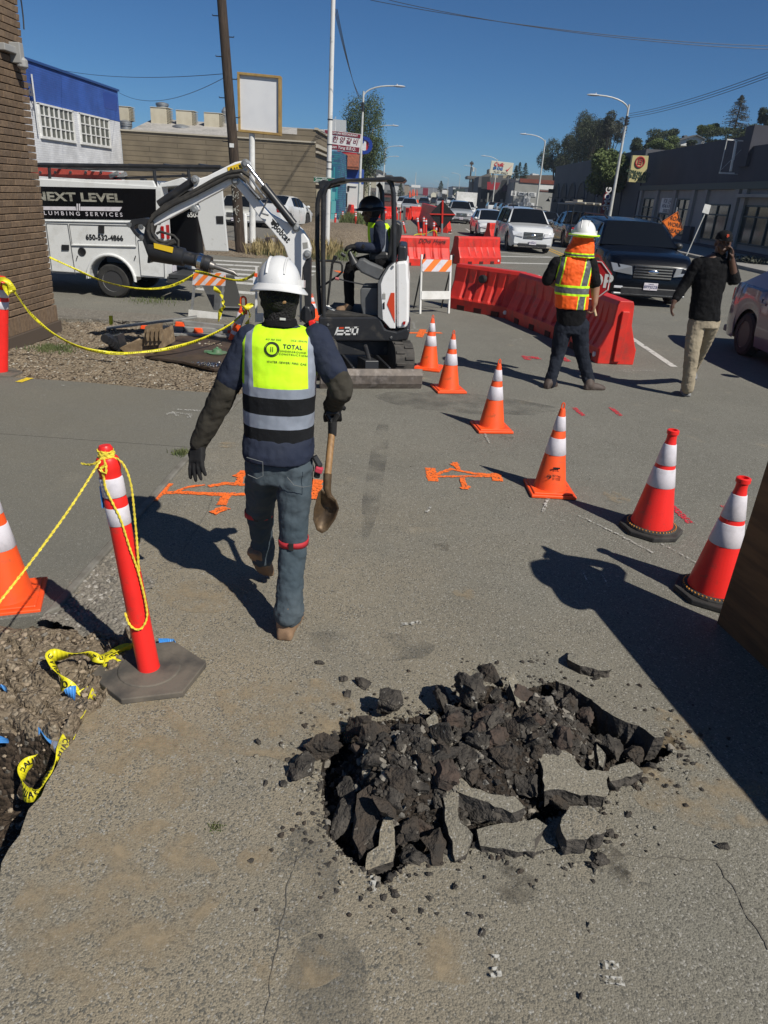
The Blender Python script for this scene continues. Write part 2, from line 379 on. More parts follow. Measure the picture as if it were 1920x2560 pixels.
# sidewalk slabs
SWL = -1.64
sp = jag([V(SWL, 2.84, 0), V(-2.0, 2.7, 0), V(-2.6, 2.76, 0), V(-4.4, 2.7, 0)], .015, .06, 5)
b = MB(); b.prism([V(SWL, 6.95, .012)]+[V(p.x, p.y, .012) for p in sp]+[V(-4.4, 6.99, .012), V(-3.2, 7.0, .012), V(-2.4, 6.93, .012)], (0, 0, -.16))
struct(b.build('sidewalk', M_conc, bev=.006))
b = MB()
b.box((-3.0, 5.3, .0125), (2.7, .004, .002)); struct(b.build('sidewalk_joint', mat('joint', (.06, .056, .05), .9)))
b = MB(); b.prism([V(SWL, 6.95, .022), V(SWL, 2.84, .022), V(SWL+.045, 2.9, .022), V(SWL+.045, 6.95, .022)], (0, 0, -.1))
struct(b.build('kerb_strip', mat('kerb_cement', (.19, .18, .155), .9, c2=(.12, .11, .09), ns=8, b=.5, bs=50), bev=.008))
sheet('sidewalk', [(-9, -4.4, -1, 7)], .008, M_conc)
# excavated clay and trench at the lower left
def clayz(x, y):
    # distance to asphalt edge
    ex = np.interp(y, [p.y for p in EDGE[:9]], [p.x for p in EDGE[:9]])
    d = ex-x
    if y > 2.86: return -.05+.03*nz(x, y, 9)
    pile = sm(2.0, 2.2, y+.12*nz(x, y, 4)+.1*(x+1.8))*sm(3.0, 2.7, y)
    h = -.3*sm(-.02, .05, d)*(1-pile)-.02
    v = noise.voronoi(Vector((x*7+2*nz(x, y, 5), y*7, 0)))[0]
    lump = (v[1]-v[0])
    h += pile*(.035+.055*(1-sm(0, .35, v[0]))*(.5+lump)-.03*sm(.12, 0, lump))+.025*nz(x, y, 9)+.012*nz(x, y, 25)+.006*nz(x, y, 60)
    if d < 0: h = min(h, -.02)
    return h
b = MB(); b.grid(-3.4, -1.0, 240, .3, 2.96, 266, clayz)
def claymi(b):
    for i, f in enumerate(b.f):
        v = b.v[f[0]]
        if v[2] < -.045: b.mi[i] = 1
claymi(b)
M_wet = groundmat('damp_soil', (.06, .043, .03), (.03, .022, .015), (.2, .18, .15), (.08, .058, .04), 50, bd=.015)
struct(b.build('clay_heap', [M_clod, M_wet]))
def gravz(x, y):
    e = sm(-1.66, -1.6, x)
    return .004+(.018*abs(nz(x, y, 8))+.012*nz(x, y, 30)+.01*nz(x, y, 70))
GP = [G('l', *t) for t in [(300, 1400), (420, 1230), (540, 1110), (700, 980), (860, 880), (1000, 1080), (1180, 1080), (1120, 1180), (960, 1330), (930, 1560), (700, 1540), (560, 1480)]]
b = MB(); nx, ny = 130, 150; x0, x1, y0, y1 = -1.66, -.95, 2.45, 3.9
b.grid(x0, x1, nx, y0, y1, ny, gravz); gp = [(p.x, p.y) for p in GP]
b.f = [f for f in b.f if inpoly(b.v[f[0]][0]+.03*nz(b.v[f[0]][0], b.v[f[0]][1], 12), b.v[f[0]][1]+.03*nz(b.v[f[0]][0], b.v[f[0]][1], 12, 7), gp)]; b.mi = [0]*len(b.f)
struct(b.build('broken_concrete', M_conc2))
# dug-up lot between sidewalk and side street
def lotz(x, y):
    e = min(sm(6.85, 7.2, y+.08*nz(x, y, 3)), 1-sm(10.1, 10.45, y-.1*nz(x, y, 2)))*(1-sm(-1.95, -1.55, x+.08*nz(x, y, 4)))
    h = .05*nz(x, y, 1.4)+.03*nz(x, y, 4)+.02*nz(x, y, 11)+.012*nz(x, y, 26)
    return -.03+e*(.035+h*.9)-(.05*(1-e) if x > -1.7 else 0)
b = MB(); b.grid(-9, -1.55, 300, 6.85, 10.45, 150, lotz); struct(b.build('dirt_lot', M_dirt))
b = MB(); b.prism([V(-9, 10.4, .06)]+[V(p.x, p.y, .06) for p in jag([V(-5.2, 10.0, 0), V(-4.2, 10.15, 0), V(-3.3, 10.25, 0), V(-2.4, 10.5, 0)], .03, .12, 8)]+[V(-2.4, 11.0, .03), V(-9, 11.2, .03)], (0, 0, -.1)); struct(b.build('cross_street_gutter', M_conc2))
sheet('parking_lot', [(-40, -3.3, 27, 41)], .006, groundmat('lot_concrete', (.2, .19, .165), (.14, .13, .11), (.3, .29, .27), (.19, .17, .14), 60, bd=.004))
b = MB(); b.grid(-9, -2.2, 90, 21.3, 27.2, 60, lambda x, y: -.01+.12*min(sm(21.3, 22, y), sm(27.2, 26, y))*sm(-2.2, -3.4, x)+.05*nz(x, y, 1.3)*sm(-2.2, -3, x)); struct(b.build('verge', M_dirt))
b = MB(); b.grid(-6, -1.2, 70, 27.3, 39, 80, lambda x, y: -.01+(.55*sm(-1.2, -2.6, x)*sm(27.3, 30, y)*sm(39, 35, y)*sm(-6, -4.5, x))+.05*nz(x, y, 1.1)*sm(-1.2, -2, x)); struct(b.build('dirt_mound', M_dirt))
b = MB(); b.box((14.9, 60, .06), (3.9, 300, .13)); b.box((-4.9, 130, .06), (2.6, 170, .13)); struct(b.build('far_sidewalk', mat('pale_concrete', (.28, .27, .25), .9, c2=(.22, .21, .19), ns=2)))
# -- road markings
def ribbon(b, pts, w, z=.004, jit=0, seed=1, step=.02):
    rnd = random.Random(seed); pts = [Vector(p) for p in pts]; q = []
    for a, c in zip(pts[:-1], pts[1:]):
        n = max(1, int((c-a).length/step)) if jit else 1
        q += [a.lerp(c, i/n) for i in range(n)]
    q.append(pts[-1]); L = []
    for i, p in enumerate(q):
        t = q[min(i+1, len(q)-1)]-q[max(i-1, 0)]; t.z = 0; t.normalize(); nn = Vector((-t.y, t.x, 0))
        L.append((p+nn*(w/2+rnd.uniform(-jit, jit)), p-nn*(w/2+rnd.uniform(-jit, jit))))
    vs = []
    for a, c in L: vs += [(a.x, a.y, z), (c.x, c.y, z)]
    b.add(vs, [(2*i, 2*i+1, 2*i+3, 2*i+2) for i in range(len(L)-1)])
def spraymat(name, c, thr=(.38, .5), sc=70):
    M = mat(name, c, .85, c2=tuple(v*.75 for v in c), ns=40); N = M.node_tree.nodes; L = M.node_tree.links
    ge = N.new('ShaderNodeNewGeometry'); n = N.new('ShaderNodeTexNoise'); n.inputs['Scale'].default_value = sc; n.inputs['Detail'].default_value = 3; L.new(ge.outputs['Position'], n.inputs['Vector'])
    mr = N.new('ShaderNodeMapRange'); mr.inputs[1].default_value = thr[0]; mr.inputs[2].default_value = thr[1]; L.new(n.outputs[0], mr.inputs[0]); L.new(mr.outputs[0], N['Principled BSDF'].inputs['Alpha']); return M
S_or = spraymat('spray_orange', (.95, .17, .02), (.34, .46)); S_pk = spraymat('spray_pink', (.62, .03, .05), (.4, .56)); S_wh = spraymat('chalk_white', (.5, .49, .45), (.44, .6)); S_ln = spraymat('worn_line', (.55, .54, .5), (.3, .42), 9)
def marks(name, m, strokes, z=.004, jit=.006):
    b = MB()
    for i, (k, pts, w_) in enumerate(strokes):
        ribbon(b, [G(k, *p) for p in pts], w_*(1.35 if 'orange' in name else 1), z+.0006*i, jit, i)
    return struct(b.build(name, m))
marks('road_marking_orange', S_or, [('l', [(1090, 510), (1210, 380)], .1), ('l', [(1100, 490), (1180, 460), (1290, 450), (1659, 470)], .035), ('l', [(1290, 450), (1400, 410), (1520, 395)], .022),
    ('k', [(280, 405), (430, 380), (620, 395)], .035), ('k', [(0, 455), (250, 470), (600, 475)], .035), ('k', [(540, 380), (585, 270)], .035), ('k', [(520, 325), (590, 285)], .05), ('k', [(440, 480), (395, 570)], .05), ('k', [(310, 640), (440, 590)], .05), ('k', [(830, 420), (870, 415)], .03), ('k', [(1185, 520), (1215, 350)], .07)])
marks('road_marking_orange', S_or, [('p', [(135, 380), (150, 440)], .06), ('p', [(150, 415), (230, 385), (330, 405), (420, 412)], .03), ('p', [(150, 420), (300, 418), (420, 418)], .025), ('p', [(432, 405), (440, 440)], .06), ('p', [(265, 390), (245, 355)], .03), ('p', [(230, 368), (262, 362)], .03), ('p', [(280, 425), (295, 478)], .03), ('p', [(275, 475), (315, 465)], .03)])
marks('road_marking_orange', S_or, [('h', [(60, 862), (270, 862)], .08), ('h', [(125, 890), (150, 840)], .08), ('g', [(380, 980), (440, 1000)], .12)])
marks('road_marking_pink', S_pk, [('p', [(1225, 550), (1310, 630)], .05), ('p', [(785, 108), (828, 145)], .055), ('p', [(950, 108), (995, 145)], .055), ('p', [(1450, 550), (1465, 562)], .03),
    ('h', [(800, 1012), (830, 1038)], .08), ('h', [(838, 1015), (870, 1030)], .09), ('h', [(870, 1018), (900, 1035)], .09), ('h', [(1050, 1020), (1090, 1050)], .09)])
marks('road_marking_white', S_wh, [('h', [(60, 795), (115, 790)], .03), ('h', [(85, 792), (95, 835)], .035), ('h', [(60, 845), (130, 840)], .025), ('h', [(1400, 1105), (1505, 1120)], .025), ('h', [(1430, 1102), (1655, 1112)], .02), ('h', [(1545, 1098), (1659, 1105)], .02),
    ('h', [(720, 912), (800, 908)], .02), ('h', [(775, 898), (800, 910)], .02), ('p', [(800, 595), (960, 670), (1140, 765)], .014), ('p', [(1170, 720), (1300, 790), (1400, 850)], .01), ('p', [(645, 580), (665, 520)], .02), ('p', [(120, 585), (138, 555)], .02), ('p', [(0, 1092), (95, 1080)], .025), ('p', [(888, 835), (940, 920)], .008), ('p', [(820, 850), (850, 905)], .008), ('p', [(380, 228), (402, 272)], .014),
    ('q', [(1060, 380), (1078, 382)], .02), ('q', [(1058, 414), (1082, 414)], .025), ('q', [(1305, 395), (1335, 400)], .03), ('q', [(1305, 430), (1345, 432)], .02), ('q', [(805, 205), (808, 245)], .012)])
marks('sidewalk_marking_white', S_wh, [('r', [(1150, 850), (1310, 860)], .03), ('r', [(1080, 885), (1110, 872), (1160, 893)], .03), ('r', [(1110, 868), (1240, 885), (1225, 905)], .035), ('r', [(265, 758), (295, 758)], .03), ('r', [(400, 693), (425, 697)], .03)], z=.018)
marks('sidewalk_marking_yellow', spraymat('spray_yellow', (.75, .55, .03), (.2, .4)), [('r', [(122, 672), (197, 645)], .07)], z=.018)
# lane line, stop lines, crosswalk of the side street
b = MB(); 
def strip(pts, w_, z=.004): ribbon(b, pts, w_, z)
strip([V(3.66, 9.9, 0), V(3.64, 22, 0)], .1); strip([G('h', 300, 330), G('h', 640, 338), V(5.6, 29.9, 0)], .14); strip([G('h', 300, 358), G('h', 980, 372)], .3); strip([G('h', 300, 400), G('h', 980, 415)], .3)
for k in range(9): strip([V(3.45-.05*k, 36+12*k, 0), V(3.4-.05*k, 40+12*k, 0)], .12)
strip([V(10, 27, 0), V(9.9, 160, 0)], .1); strip([G('d', 410, 1320), G('d', 445, 1330)], .2); strip([G('d', 495, 1365), G('d', 525, 1380)], .2)
struct(b.build('lane_line', S_ln))
b = MB(); strip([V(6.0, 27.5, 0), V(6.05, 400, 0)], .11); strip([V(6.25, 27.5, 0), V(6.3, 400, 0)], .11); struct(b.build('centre_line', spraymat('worn_yellow', (.5, .3, .04), (.3, .42), 9)))
b = MB()
for (a, c, w_) in [((640, 800), (1050, 822), .35), ((1340, 845), (1450, 850), .4), ((640, 828), (1030, 850), .35), ((1345, 878), (1450, 886), .4), ((650, 858), (1010, 880), .35), ((1345, 908), (1425, 915), .4), ((720, 893), (1000, 915), .36), ((750, 925), (1000, 946), .36), ((780, 962), (1000, 980), .36), ((560, 1012), (1010, 1050), .36)]:
    strip([G('f', *a), G('f', *c)], w_)
strip([G('f', 1340, 948), G('f', 1365, 952)], .4)
struct(b.build('crosswalk_stripes', S_ln))
# cracks in the asphalt
b = MB()
for pts, w_ in [([('q', 712, 120), ('q', 640, 150), ('q', 620, 240), ('q', 590, 380), ('q', 570, 518)], .0025), ([('n', 470, 1290), ('n', 380, 1310), ('n', 210, 1470)], .004), ([('q', 1300, 152), ('q', 1420, 160), ('q', 1550, 168)], .0035), ([('q', 1550, 168), ('q', 1590, 240), ('q', 1659, 360)], .004), ([('o', 1240, 380), ('o', 1150, 340)], .004), ([('k', 70, 950), ('k', 250, 650), ('k', 330, 480)], .004)]:
    q = jag([G(*p) for p in pts], .008, .03, 4); ribbon(b, q, w_, .003, .0015, 2, .01)
struct(b.build('road_crack', mat('crack_fill', (.12, .11, .09), .95)))
# faint dark damp stains
b = MB()
for k, x, y, r_ in [('q', 1110, 215, .07), ('q', 1320, 170, .06), ('q', 1100, 190, .05), ('q', 1330, 200, .05), ('q', 1445, 185, .025), ('p', 190, 735, .05), ('p', 480, 243, .06), ('p', 345, 255, .05)]:
    c = G(k, x, y); n = 22; rr = [r_*(1+.4*noise.noise(Vector((i*.6, x*.1, 0)))) for i in range(n)]; b.add([(c.x+rr[i]*math.cos(2*PI*i/n), c.y+rr[i]*1.1*math.sin(2*PI*i/n), .0035) for i in range(n)], [tuple(range(n))])
struct(b.build('road_stain', spraymat('stain', (.1, .088, .07), (.42, 1.0), 14)))

def blobs(name, m, L):
    b = MB()
    for j, (k, x, y, rx, ry) in enumerate(L):
        c = G(k, x, y); n = 26; b.add([(c.x+rx*(1+.3*noise.noise(Vector((i*.5, j, 0))))*math.cos(2*PI*i/n), c.y+ry*(1+.3*noise.noise(Vector((i*.5, j, 9))))*math.sin(2*PI*i/n), .003+.0002*j) for i in range(n)], [tuple(range(n))])
    return struct(b.build(name, m))
blobs('road_dust', spraymat('dust', (.4, .315, .2), (.42, .95), 11), [('o', 1500, 1050, .28, .16), ('o', 1300, 640, .15, .12), ('q', 560, 165, .07, .06), ('q', 640, 390, .12, .07), ('q', 960, 370, .14, .08), ('q', 250, 250, .3, .3), ('n', 200, 500, .3, .25), ('p', 290, 945, .06, .07), ('k', 450, 45, .09, .07), ('m', 900, 1000, .25, .2), ('m', 1300, 1200, .2, .2), ('p', 975, 510, .1, .12), ('k', 250, 1350, .22, .16)])
blobs('road_patch', spraymat('darker_asphalt', (.13, .125, .11), (.38, 1.1), 3), [('D', 815, 1000, .07, 1.4), ('D', 1000, 870, .9, .4), ('q', 700, 470, .12, .2), ('q', 660, 200, .1, .2), ('n', 750, 30, .3, .12)])
# ================= ROCKS =================
M_rock = mat('dark_asphalt_rock', (.032, .028, .024), .9, c2=(.08, .07, .058), ns=12, b=1, bs=90, bd=.016, c3=(.34, .33, .3), ns3=34, nr3=(.64, .72))
M_rockb = mat('brown_asphalt_rock', (.055, .042, .031), .9, c2=(.03, .026, .022), ns=14, b=1, bs=90, bd=.016, c3=(.2, .18, .15), ns3=40, nr3=(.66, .74))
M_rockr = mat('reddish_rock', (.075, .052, .04), .95, c2=(.045, .036, .03), ns=14, b=1, bs=60, bd=.012)
M_side = mat('broken_asphalt_edge', (.045, .04, .035), .95, c2=(.08, .07, .06), ns=26, b=1, bs=45, bd=.02)
HG = 'chunks in the heap of broken asphalt'
def slab(k, pts, z, th, label, m=None, tilt=(0, 0), group=HG):
    P0 = [G(k, *p, z) for p in pts]; c = sum(P0, Vector())/len(P0); rnd = random.Random(int(c.x*1e4) % 999)
    P0 = jag(P0+[P0[0]], .005, .022, 5)[:-1]
    T = []; B_ = []
    for p in P0:
        dz = (p.x-c.x)*tilt[0]+(p.y-c.y)*tilt[1]; T.append(Vector((p.x, p.y, p.z+dz)))
        B_.append(Vector((p.x+(c.x-p.x)*.08+rnd.uniform(-.008, .008), p.y+(c.y-p.y)*.08+rnd.uniform(-.008, .008), p.z+dz-th*rnd.uniform(.85, 1.15))))
    n = len(T); b = MB(); o = Vector((c.x, c.y, 0)); Mm = []
    for p, q in zip(T, B_): Mm.append(p.lerp(q, .5)+Vector((rnd.uniform(-.01, .01), rnd.uniform(-.01, .01), 0)))
    vs = [v-o for v in T+Mm+B_]; f = [tuple(range(n)), tuple(range(3*n-1, 2*n-1, -1))]
    nn = Vector((0, 0, 0))
    for i in range(n): nn += T[i].cross(T[(i+1) % n])
    if nn.z < 0: f = [x[::-1] for x in f]
    b.add(vs, f); b.c = 1; b.add(vs, [(((i+1) % n)+r*n, i+r*n, i+(r+1)*n, (i+1) % n+(r+1)*n) for r in (0, 1) for i in range(n)])
    ob = b.build('asphalt_slab', [m or M_asph, M_side]); ob.location = o; tag(ob, label, 'asphalt slab', group); return ob
M_slabtop = M_asph
slab('o', [(540, 305), (640, 300), (900, 400), (1100, 520), (1240, 640), (1250, 690), (1190, 700), (1080, 615), (960, 580), (880, 525), (740, 415), (640, 350)], .07, .13, 'long pale asphalt slab lifted along the far right edge of the hole', tilt=(-.05, -.1))
slab('o', [(620, 150), (680, 110), (860, 190), (905, 235), (860, 255), (700, 220), (620, 180)], .045, .045, 'loose flat asphalt slab lying alone behind the rubble heap', group=None)
slab('o', [(410, 770), (430, 740), (540, 760), (640, 800), (700, 870), (760, 890), (885, 880), (890, 1040), (860, 1045), (700, 1040), (600, 1010), (470, 1030), (450, 900)], .085, .07, 'largest pale flat slab on the right half of the rubble heap', tilt=(-.1, .1))
slab('o', [(895, 880), (1030, 840), (1110, 900), (1040, 935), (890, 960)], .05, .05, 'small pale slab touching the right end of the largest slab')
slab('o', [(580, 1210), (640, 1130), (760, 1120), (870, 1200), (860, 1290), (720, 1350), (610, 1350), (570, 1260)], .08, .07, 'rounded pale slab at the right front edge of the heap')
slab('o', [(30, 1280), (200, 1240), (420, 1220), (480, 1255), (430, 1310), (400, 1425), (300, 1425), (60, 1370)], .035, .05, 'long flat slab along the front edge of the hole', tilt=(.02, .05))
slab('o', [(436, 1310), (490, 1255), (550, 1385), (410, 1428)], .012, .04, 'cracked off corner of the front edge slab')
slab('n', [(860, 1180), (890, 1270), (910, 1330), (880, 1400), (720, 1440), (720, 1350), (790, 1320), (800, 1250)], .03, .09, 'pale pointed slab tilted at the front left corner of the hole', tilt=(.1, .45))
slab('n', [(650, 1040), (740, 1000), (810, 1060), (800, 1150), (690, 1310), (640, 1240)], .05, .06, 'brown leaf shaped slab standing above the front left gap', M_rockb, tilt=(0, .5))
slab('n', [(1210, 1010), (1290, 980), (1310, 1160), (1400, 1250), (1370, 1340), (1310, 1380), (1270, 1280), (1220, 1140)], .06, .07, 'narrow upright pale slab at the middle of the front edge', tilt=(.2, .35))
slab('n', [(1280, 890), (1400, 965), (1540, 1000), (1680, 1020), (1740, 1070), (1659, 1100), (1500, 1050), (1300, 990)], .1, .09, 'long pale slab edge running across the middle of the heap', tilt=(0, .2))
slab('n', [(690, 740), (720, 700), (760, 790), (740, 850), (700, 870)], .09, .05, 'small grey blade shaped chip on the left of the heap', tilt=(.3, .3))
slab('n', [(1100, 540), (1150, 520), (1210, 600), (1220, 680), (1140, 650), (1090, 620)], .13, .06, 'small pale slab between two dark rocks at the back of the heap', tilt=(.2, .5))
slab('o', [(230, 340), (260, 310), (350, 400), (350, 490), (290, 450)], .15, .08, 'grey wedge leaning on the tallest rock of the heap', tilt=(-.5, .3))
slab('o', [(410, 560), (520, 590), (525, 650), (440, 610)], .1, .05, 'thin grey chip in the middle right of the heap', tilt=(.3, .4))
slab('o', [(800, 760), (860, 810), (862, 860), (820, 845)], .06, .05, 'thin pale chip behind the largest slab', tilt=(.2, .5))
def chunk(k, x, y, rx, ry, m, label, z=.03, seed=0, cat='rock', group=HG, name='asphalt_chunk'):
    c = G(k, x, y, z); s = ZZ[k][2]/FP*math.hypot(c.y, CH)
    R_ = (rx*s*.95, ry*s*1.25, min(rx, ry)*s*.9); b = MB(); b.rock((0, 0, 0), R_, seed+int(x+y), 4 if rx > 60 else 3, .42, 9)
    o = b.build(name, m, smooth=True, ang=24); o.location = c; o.rotation_euler = (random.uniform(-.3, .3), random.uniform(-.3, .3), random.uniform(-.3, .3)); tag(o, label, cat, group); return o
DR = [('n', 270, 850, 110, 85, 0, .02, 'dark rock at the far left tip of the heap'), ('n', 450, 680, 130, 90, 1, .03, 'broad brown rock above the left tip of the heap'), ('n', 860, 420, 125, 90, 0, .06, 'rock with pale flecks on the back left of the heap'), ('n', 690, 550, 120, 80, 1, .06, 'brown rock in front of the flecked rock on the left'),
    ('n', 1390, 320, 120, 120, 0, .13, 'tallest dark rock at the back peak of the heap'), ('n', 1520, 230, 70, 85, 1, .12, 'brown rock right of the peak rock'), ('n', 1290, 510, 120, 80, 0, .1, 'wide dark rock below the peak rock'), ('n', 1020, 660, 120, 100, 0, .09, 'dark rock with blue grey face left of centre'), ('n', 1350, 790, 100, 150, 0, .11, 'big oval dark rock in the centre of the heap'),
    ('n', 1530, 640, 90, 105, 2, .12, 'reddish brown rock right of the centre'), ('n', 1160, 990, 65, 150, 0, .06, 'tall narrow dark rock in the front centre'), ('n', 990, 1240, 95, 85, 1, .03, 'square brown rock near the front left edge'), ('n', 1160, 1310, 85, 95, 1, .03, 'brown rock at the front edge left of the upright slab'), ('n', 1010, 1410, 90, 75, 0, 0, 'crumbly dark rock by the pointed slab'), ('n', 560, 1130, 90, 120, 0, .0, 'dark rock in the left front wall of the hole'), ('n', 1200, 350, 60, 95, 0, .06, 'upright dark rock left of the peak rock'),
    ('o', 330, 560, 60, 60, 1, .12, 'round brown rock behind the centre'), ('o', 300, 710, 50, 85, 0, .1, 'oblong dark rock left of the largest slab'), ('o', 740, 560, 70, 90, 2, .04, 'reddish rock under the long slab edge'), ('o', 640, 640, 140, 55, 1, .04, 'long brown rock in the right trough'), ('o', 560, 470, 130, 60, 0, .05, 'long dark rock at the back right'), ('o', 910, 750, 75, 85, 0, .02, 'wet black rock in the right trough'), ('o', 570, 1090, 140, 75, 1, .02, 'brown rock under the front of the largest slab'), ('o', 110, 1130, 140, 90, 0, .05, 'dark crumbly rock under the middle slab edge'), ('o', 390, 980, 60, 90, 0, .06, 'small dark rock left of the largest slab front'), ('o', 1050, 790, 80, 60, 1, .0, 'brown rock at the right end of the trough')]
MR = [M_rock, M_rockb, M_rockr]
for k, x, y, rx, ry, mi_, z, lb in DR: chunk(k, x, y, rx, ry, MR[mi_], lb, z, cat='rock')
for k, x, y, rx, ry, lb in [('n', 410, 145, 36, 22, 'black stone on the road left of the heap, farthest from it'), ('n', 570, 245, 32, 24, 'round black stone left of the split slab piece'), ('n', 690, 280, 72, 55, 'grey split piece of asphalt on the road behind the heap'), ('n', 590, 345, 38, 30, 'black stone leaning on the grey split piece'), ('n', 15, 662, 22, 22, 'black stone on the road at far left'), ('n', 180, 930, 30, 18, 'flat dark pebble by the left tip of the heap'), ('o', 890, 1300, 42, 32, 'pale grey stone beside the rounded front slab'), ('o', 830, 1465, 60, 42, 'larger grey stone on the road in front of the heap'), ('o', 780, 1510, 34, 22, 'small dark stone touching the larger front stone'), ('n', 1290, 1595, 24, 20, 'dark pebble in front of the heap left part'), ('n', 1120, 1515, 26, 16, 'flat pebble just in front of the hole'), ('o', 1630, 1390, 45, 24, 'dark flat stone on the road at far right'), ('o', 805, 300, 36, 14, 'flat dark chip just below the loose slab'), ('q', 1255, 457, 5, 5, 'lone pebble near the bottom right'), ('o', 1255, 995, 22, 18, 'small stone right of the heap, nearer to it'), ('o', 1335, 995, 24, 12, 'small stone right of the heap, farther from it'), ('o', 1300, 510, 12, 10, 'tiny stone by the big shadow edge')]:
    chunk(k, x, y, rx, ry, M_rock, lb, .008, cat='stone', group='loose stones scattered on the road', name='loose_stone')
rnd = random.Random(11); px0, px1 = min(p[0] for p in PIT), max(p[0] for p in PIT); py0, py1 = min(p[1] for p in PIT), max(p[1] for p in PIT)
n = 0
while n < 110:
    x, y = rnd.uniform(px0, px1), rnd.uniform(py0, py1)
    if not inpoly(x, y, PIT) or edged(x, y, PIT) < .05: continue
    s = rnd.uniform(.02, .05); b = MB(); b.rock((0, 0, 0), (s*rnd.uniform(.9, 1.5), s*rnd.uniform(.9, 1.4), s*rnd.uniform(.7, 1.1)), n+50, 3, .42, 8)
    o = b.build('asphalt_chunk', MR[[0, 0, 1, 2][n % 4]], smooth=True, ang=28); o.location = (x, y, pitz(x, y)+s*.5); o.rotation_euler = (rnd.uniform(0, 6), rnd.uniform(0, 6), rnd.uniform(0, 6))
    tag(o, 'fist sized dark lump filling the gaps between the big rocks of the heap', 'rock', HG); n += 1
def pebbles(name, label, num, fn, smin, smax, mats, seed, cat='gravel', flat=.7):
    rnd = random.Random(seed); b = MB(); ico = MB(); ico.rock((0, 0, 0), (1, 1, 1), seed, 2 if num > 4000 else 1); i = 0
    base = np.array([[*v] for v in ico.v])
    while i < num:
        q = fn(rnd)
        if q is None: continue
        s = smin+(smax-smin)*rnd.random()**3; a = rnd.uniform(0, 6.28); ca, sa = math.cos(a), math.sin(a)
        R_ = np.array([[ca, -sa, 0], [sa, ca, 0], [0, 0, flat]])*s*np.array([rnd.uniform(.7, 1.4), rnd.uniform(.7, 1.2), 1])
        b.c = rnd.randrange(len(mats)); b.add([tuple(v) for v in base@R_.T+np.array([q[0], q[1], q[2]+s*.3])], ico.f); i += 1
    return tag(b.build(name, mats, smooth=False), label, cat, kind='stuff')
def f_in(rnd):
    x, y = rnd.uniform(px0, px1), rnd.uniform(py0, py1)
    return (x, y, pitz(x, y)) if inpoly(x, y, PIT) else None
M_grav = mat('pale_gravel', (.22, .2, .17), .9, c2=(.13, .12, .1), ns=20)
M_clodm = mat('clod', (.33, .265, .19), .95, c2=(.22, .175, .12), ns=20)
pebbles('rubble_gravel', 'loose black gravel between the chunks of the heap', 5200, f_in, .004, .024, [M_rock, M_rockb, M_rock, M_rock, M_grav], 3)
def f_rim(rnd):
    a, b_ = rnd.uniform(px0-.3, px1+.3), rnd.uniform(py0-.25, py1+.25); d = edged(a, b_, PIT)
    if inpoly(a, b_, PIT) or rnd.random() > math.exp(-d*14): return None
    return (a, b_, 0)
pebbles('rubble_crumbs', 'dark crumbs spread around the rim of the hole', 1500, f_rim, .0015, .014, [M_rock, M_rockb, M_asph], 5)
pebbles('road_grit', 'tiny stones scattered over the road', 330, lambda r: (r.uniform(-1.0, 1.8), r.uniform(1.0, 5.5)**1, 0), .0015, .007, [M_rock, M_grav], 9)
pebbles('lot_gravel', 'pale gravel and broken concrete bits in the dirt lot', 3000, lambda r: (lambda x, y: (x, y, lotz(x, y)))(r.uniform(-6.5, -1.6), r.uniform(6.95, 10.3)), .003, .02, [M_grav, mat('chalky', (.42, .39, .33), .95), M_clodm, M_clodm], 13, flat=.6)
pebbles('clay_crumbs', 'clods and bits on the clay heap', 1900, lambda r: (lambda x, y: None if x > np.interp(y, [p.y for p in EDGE[:9]], [p.x for p in EDGE[:9]]) else (x, y, clayz(x, y)))(r.uniform(-2.1, -1.05), r.uniform(1.2, 2.7)), .002, .017, [M_clodm, M_clodm, M_clodm, M_grav], 17)
# grass tufts
def grass(name, label, num, fn, h, m, seed):
    rnd = random.Random(seed); b = MB()
    for _ in range(num):
        x, y, z = fn(rnd); a = rnd.uniform(0, 6.28); hh = h*rnd.uniform(.4, 1.1); w_ = hh*.05+.002; dx, dy = math.cos(a)*w_, math.sin(a)*w_; lx, ly = rnd.uniform(-.4, .4)*hh, rnd.uniform(-.4, .4)*hh
        b.add([(x-dx, y-dy, z), (x+dx, y+dy, z), (x+lx*.4+dx*.7, y+ly*.4+dy*.7, z+hh*.6), (x+lx*.4-dx*.7, y+ly*.4-dy*.7, z+hh*.6), (x+lx, y+ly, z+hh)], [(0, 1, 2, 3), (3, 2, 4)])
    return tag(b.build(name, m), label, 'grass', kind='stuff')
M_gr = mat('grass_green', (.07, .1, .03), .8, c2=(.12, .13, .05), ns=9); M_dry = mat('grass_dry', (.32, .25, .12), .85, c2=(.2, .16, .07), ns=9)
def blob_(c, r, z=0): return lambda q: (c.x+q.gauss(0, r*.45), c.y+q.gauss(0, r*.35), z)
grass('weeds', 'green weeds low in the dirt beside the brick building', 900, blob_(G('b', 360, 1290), .28, .02), .05, M_gr, 1)
grass('weeds', 'green tuft at the kerb edge below the gloved hand', 260, blob_(G('j', 60, 1790), .09, 0), .05, M_gr, 2)
grass('weeds', 'faint weeds in the gutter of the side street', 300, blob_(G('b', 990, 980), .5, .03), .06, M_gr, 3)
grass('weeds', 'tiny moss patch on the near asphalt', 120, blob_(G('q', 465, 95), .03, 0), .008, M_gr, 4)
grass('dry_grass', 'tall dry grass around the utility pole', 1500, lambda r: (r.uniform(-4.9, -2.4), r.uniform(21.7, 25.6), .05), .42, M_dry, 5)
grass('dry_grass', 'green grass around the utility pole', 1200, lambda r: (r.uniform(-4.6, -1.8), r.uniform(21.5, 25), .05), .2, M_gr, 6)
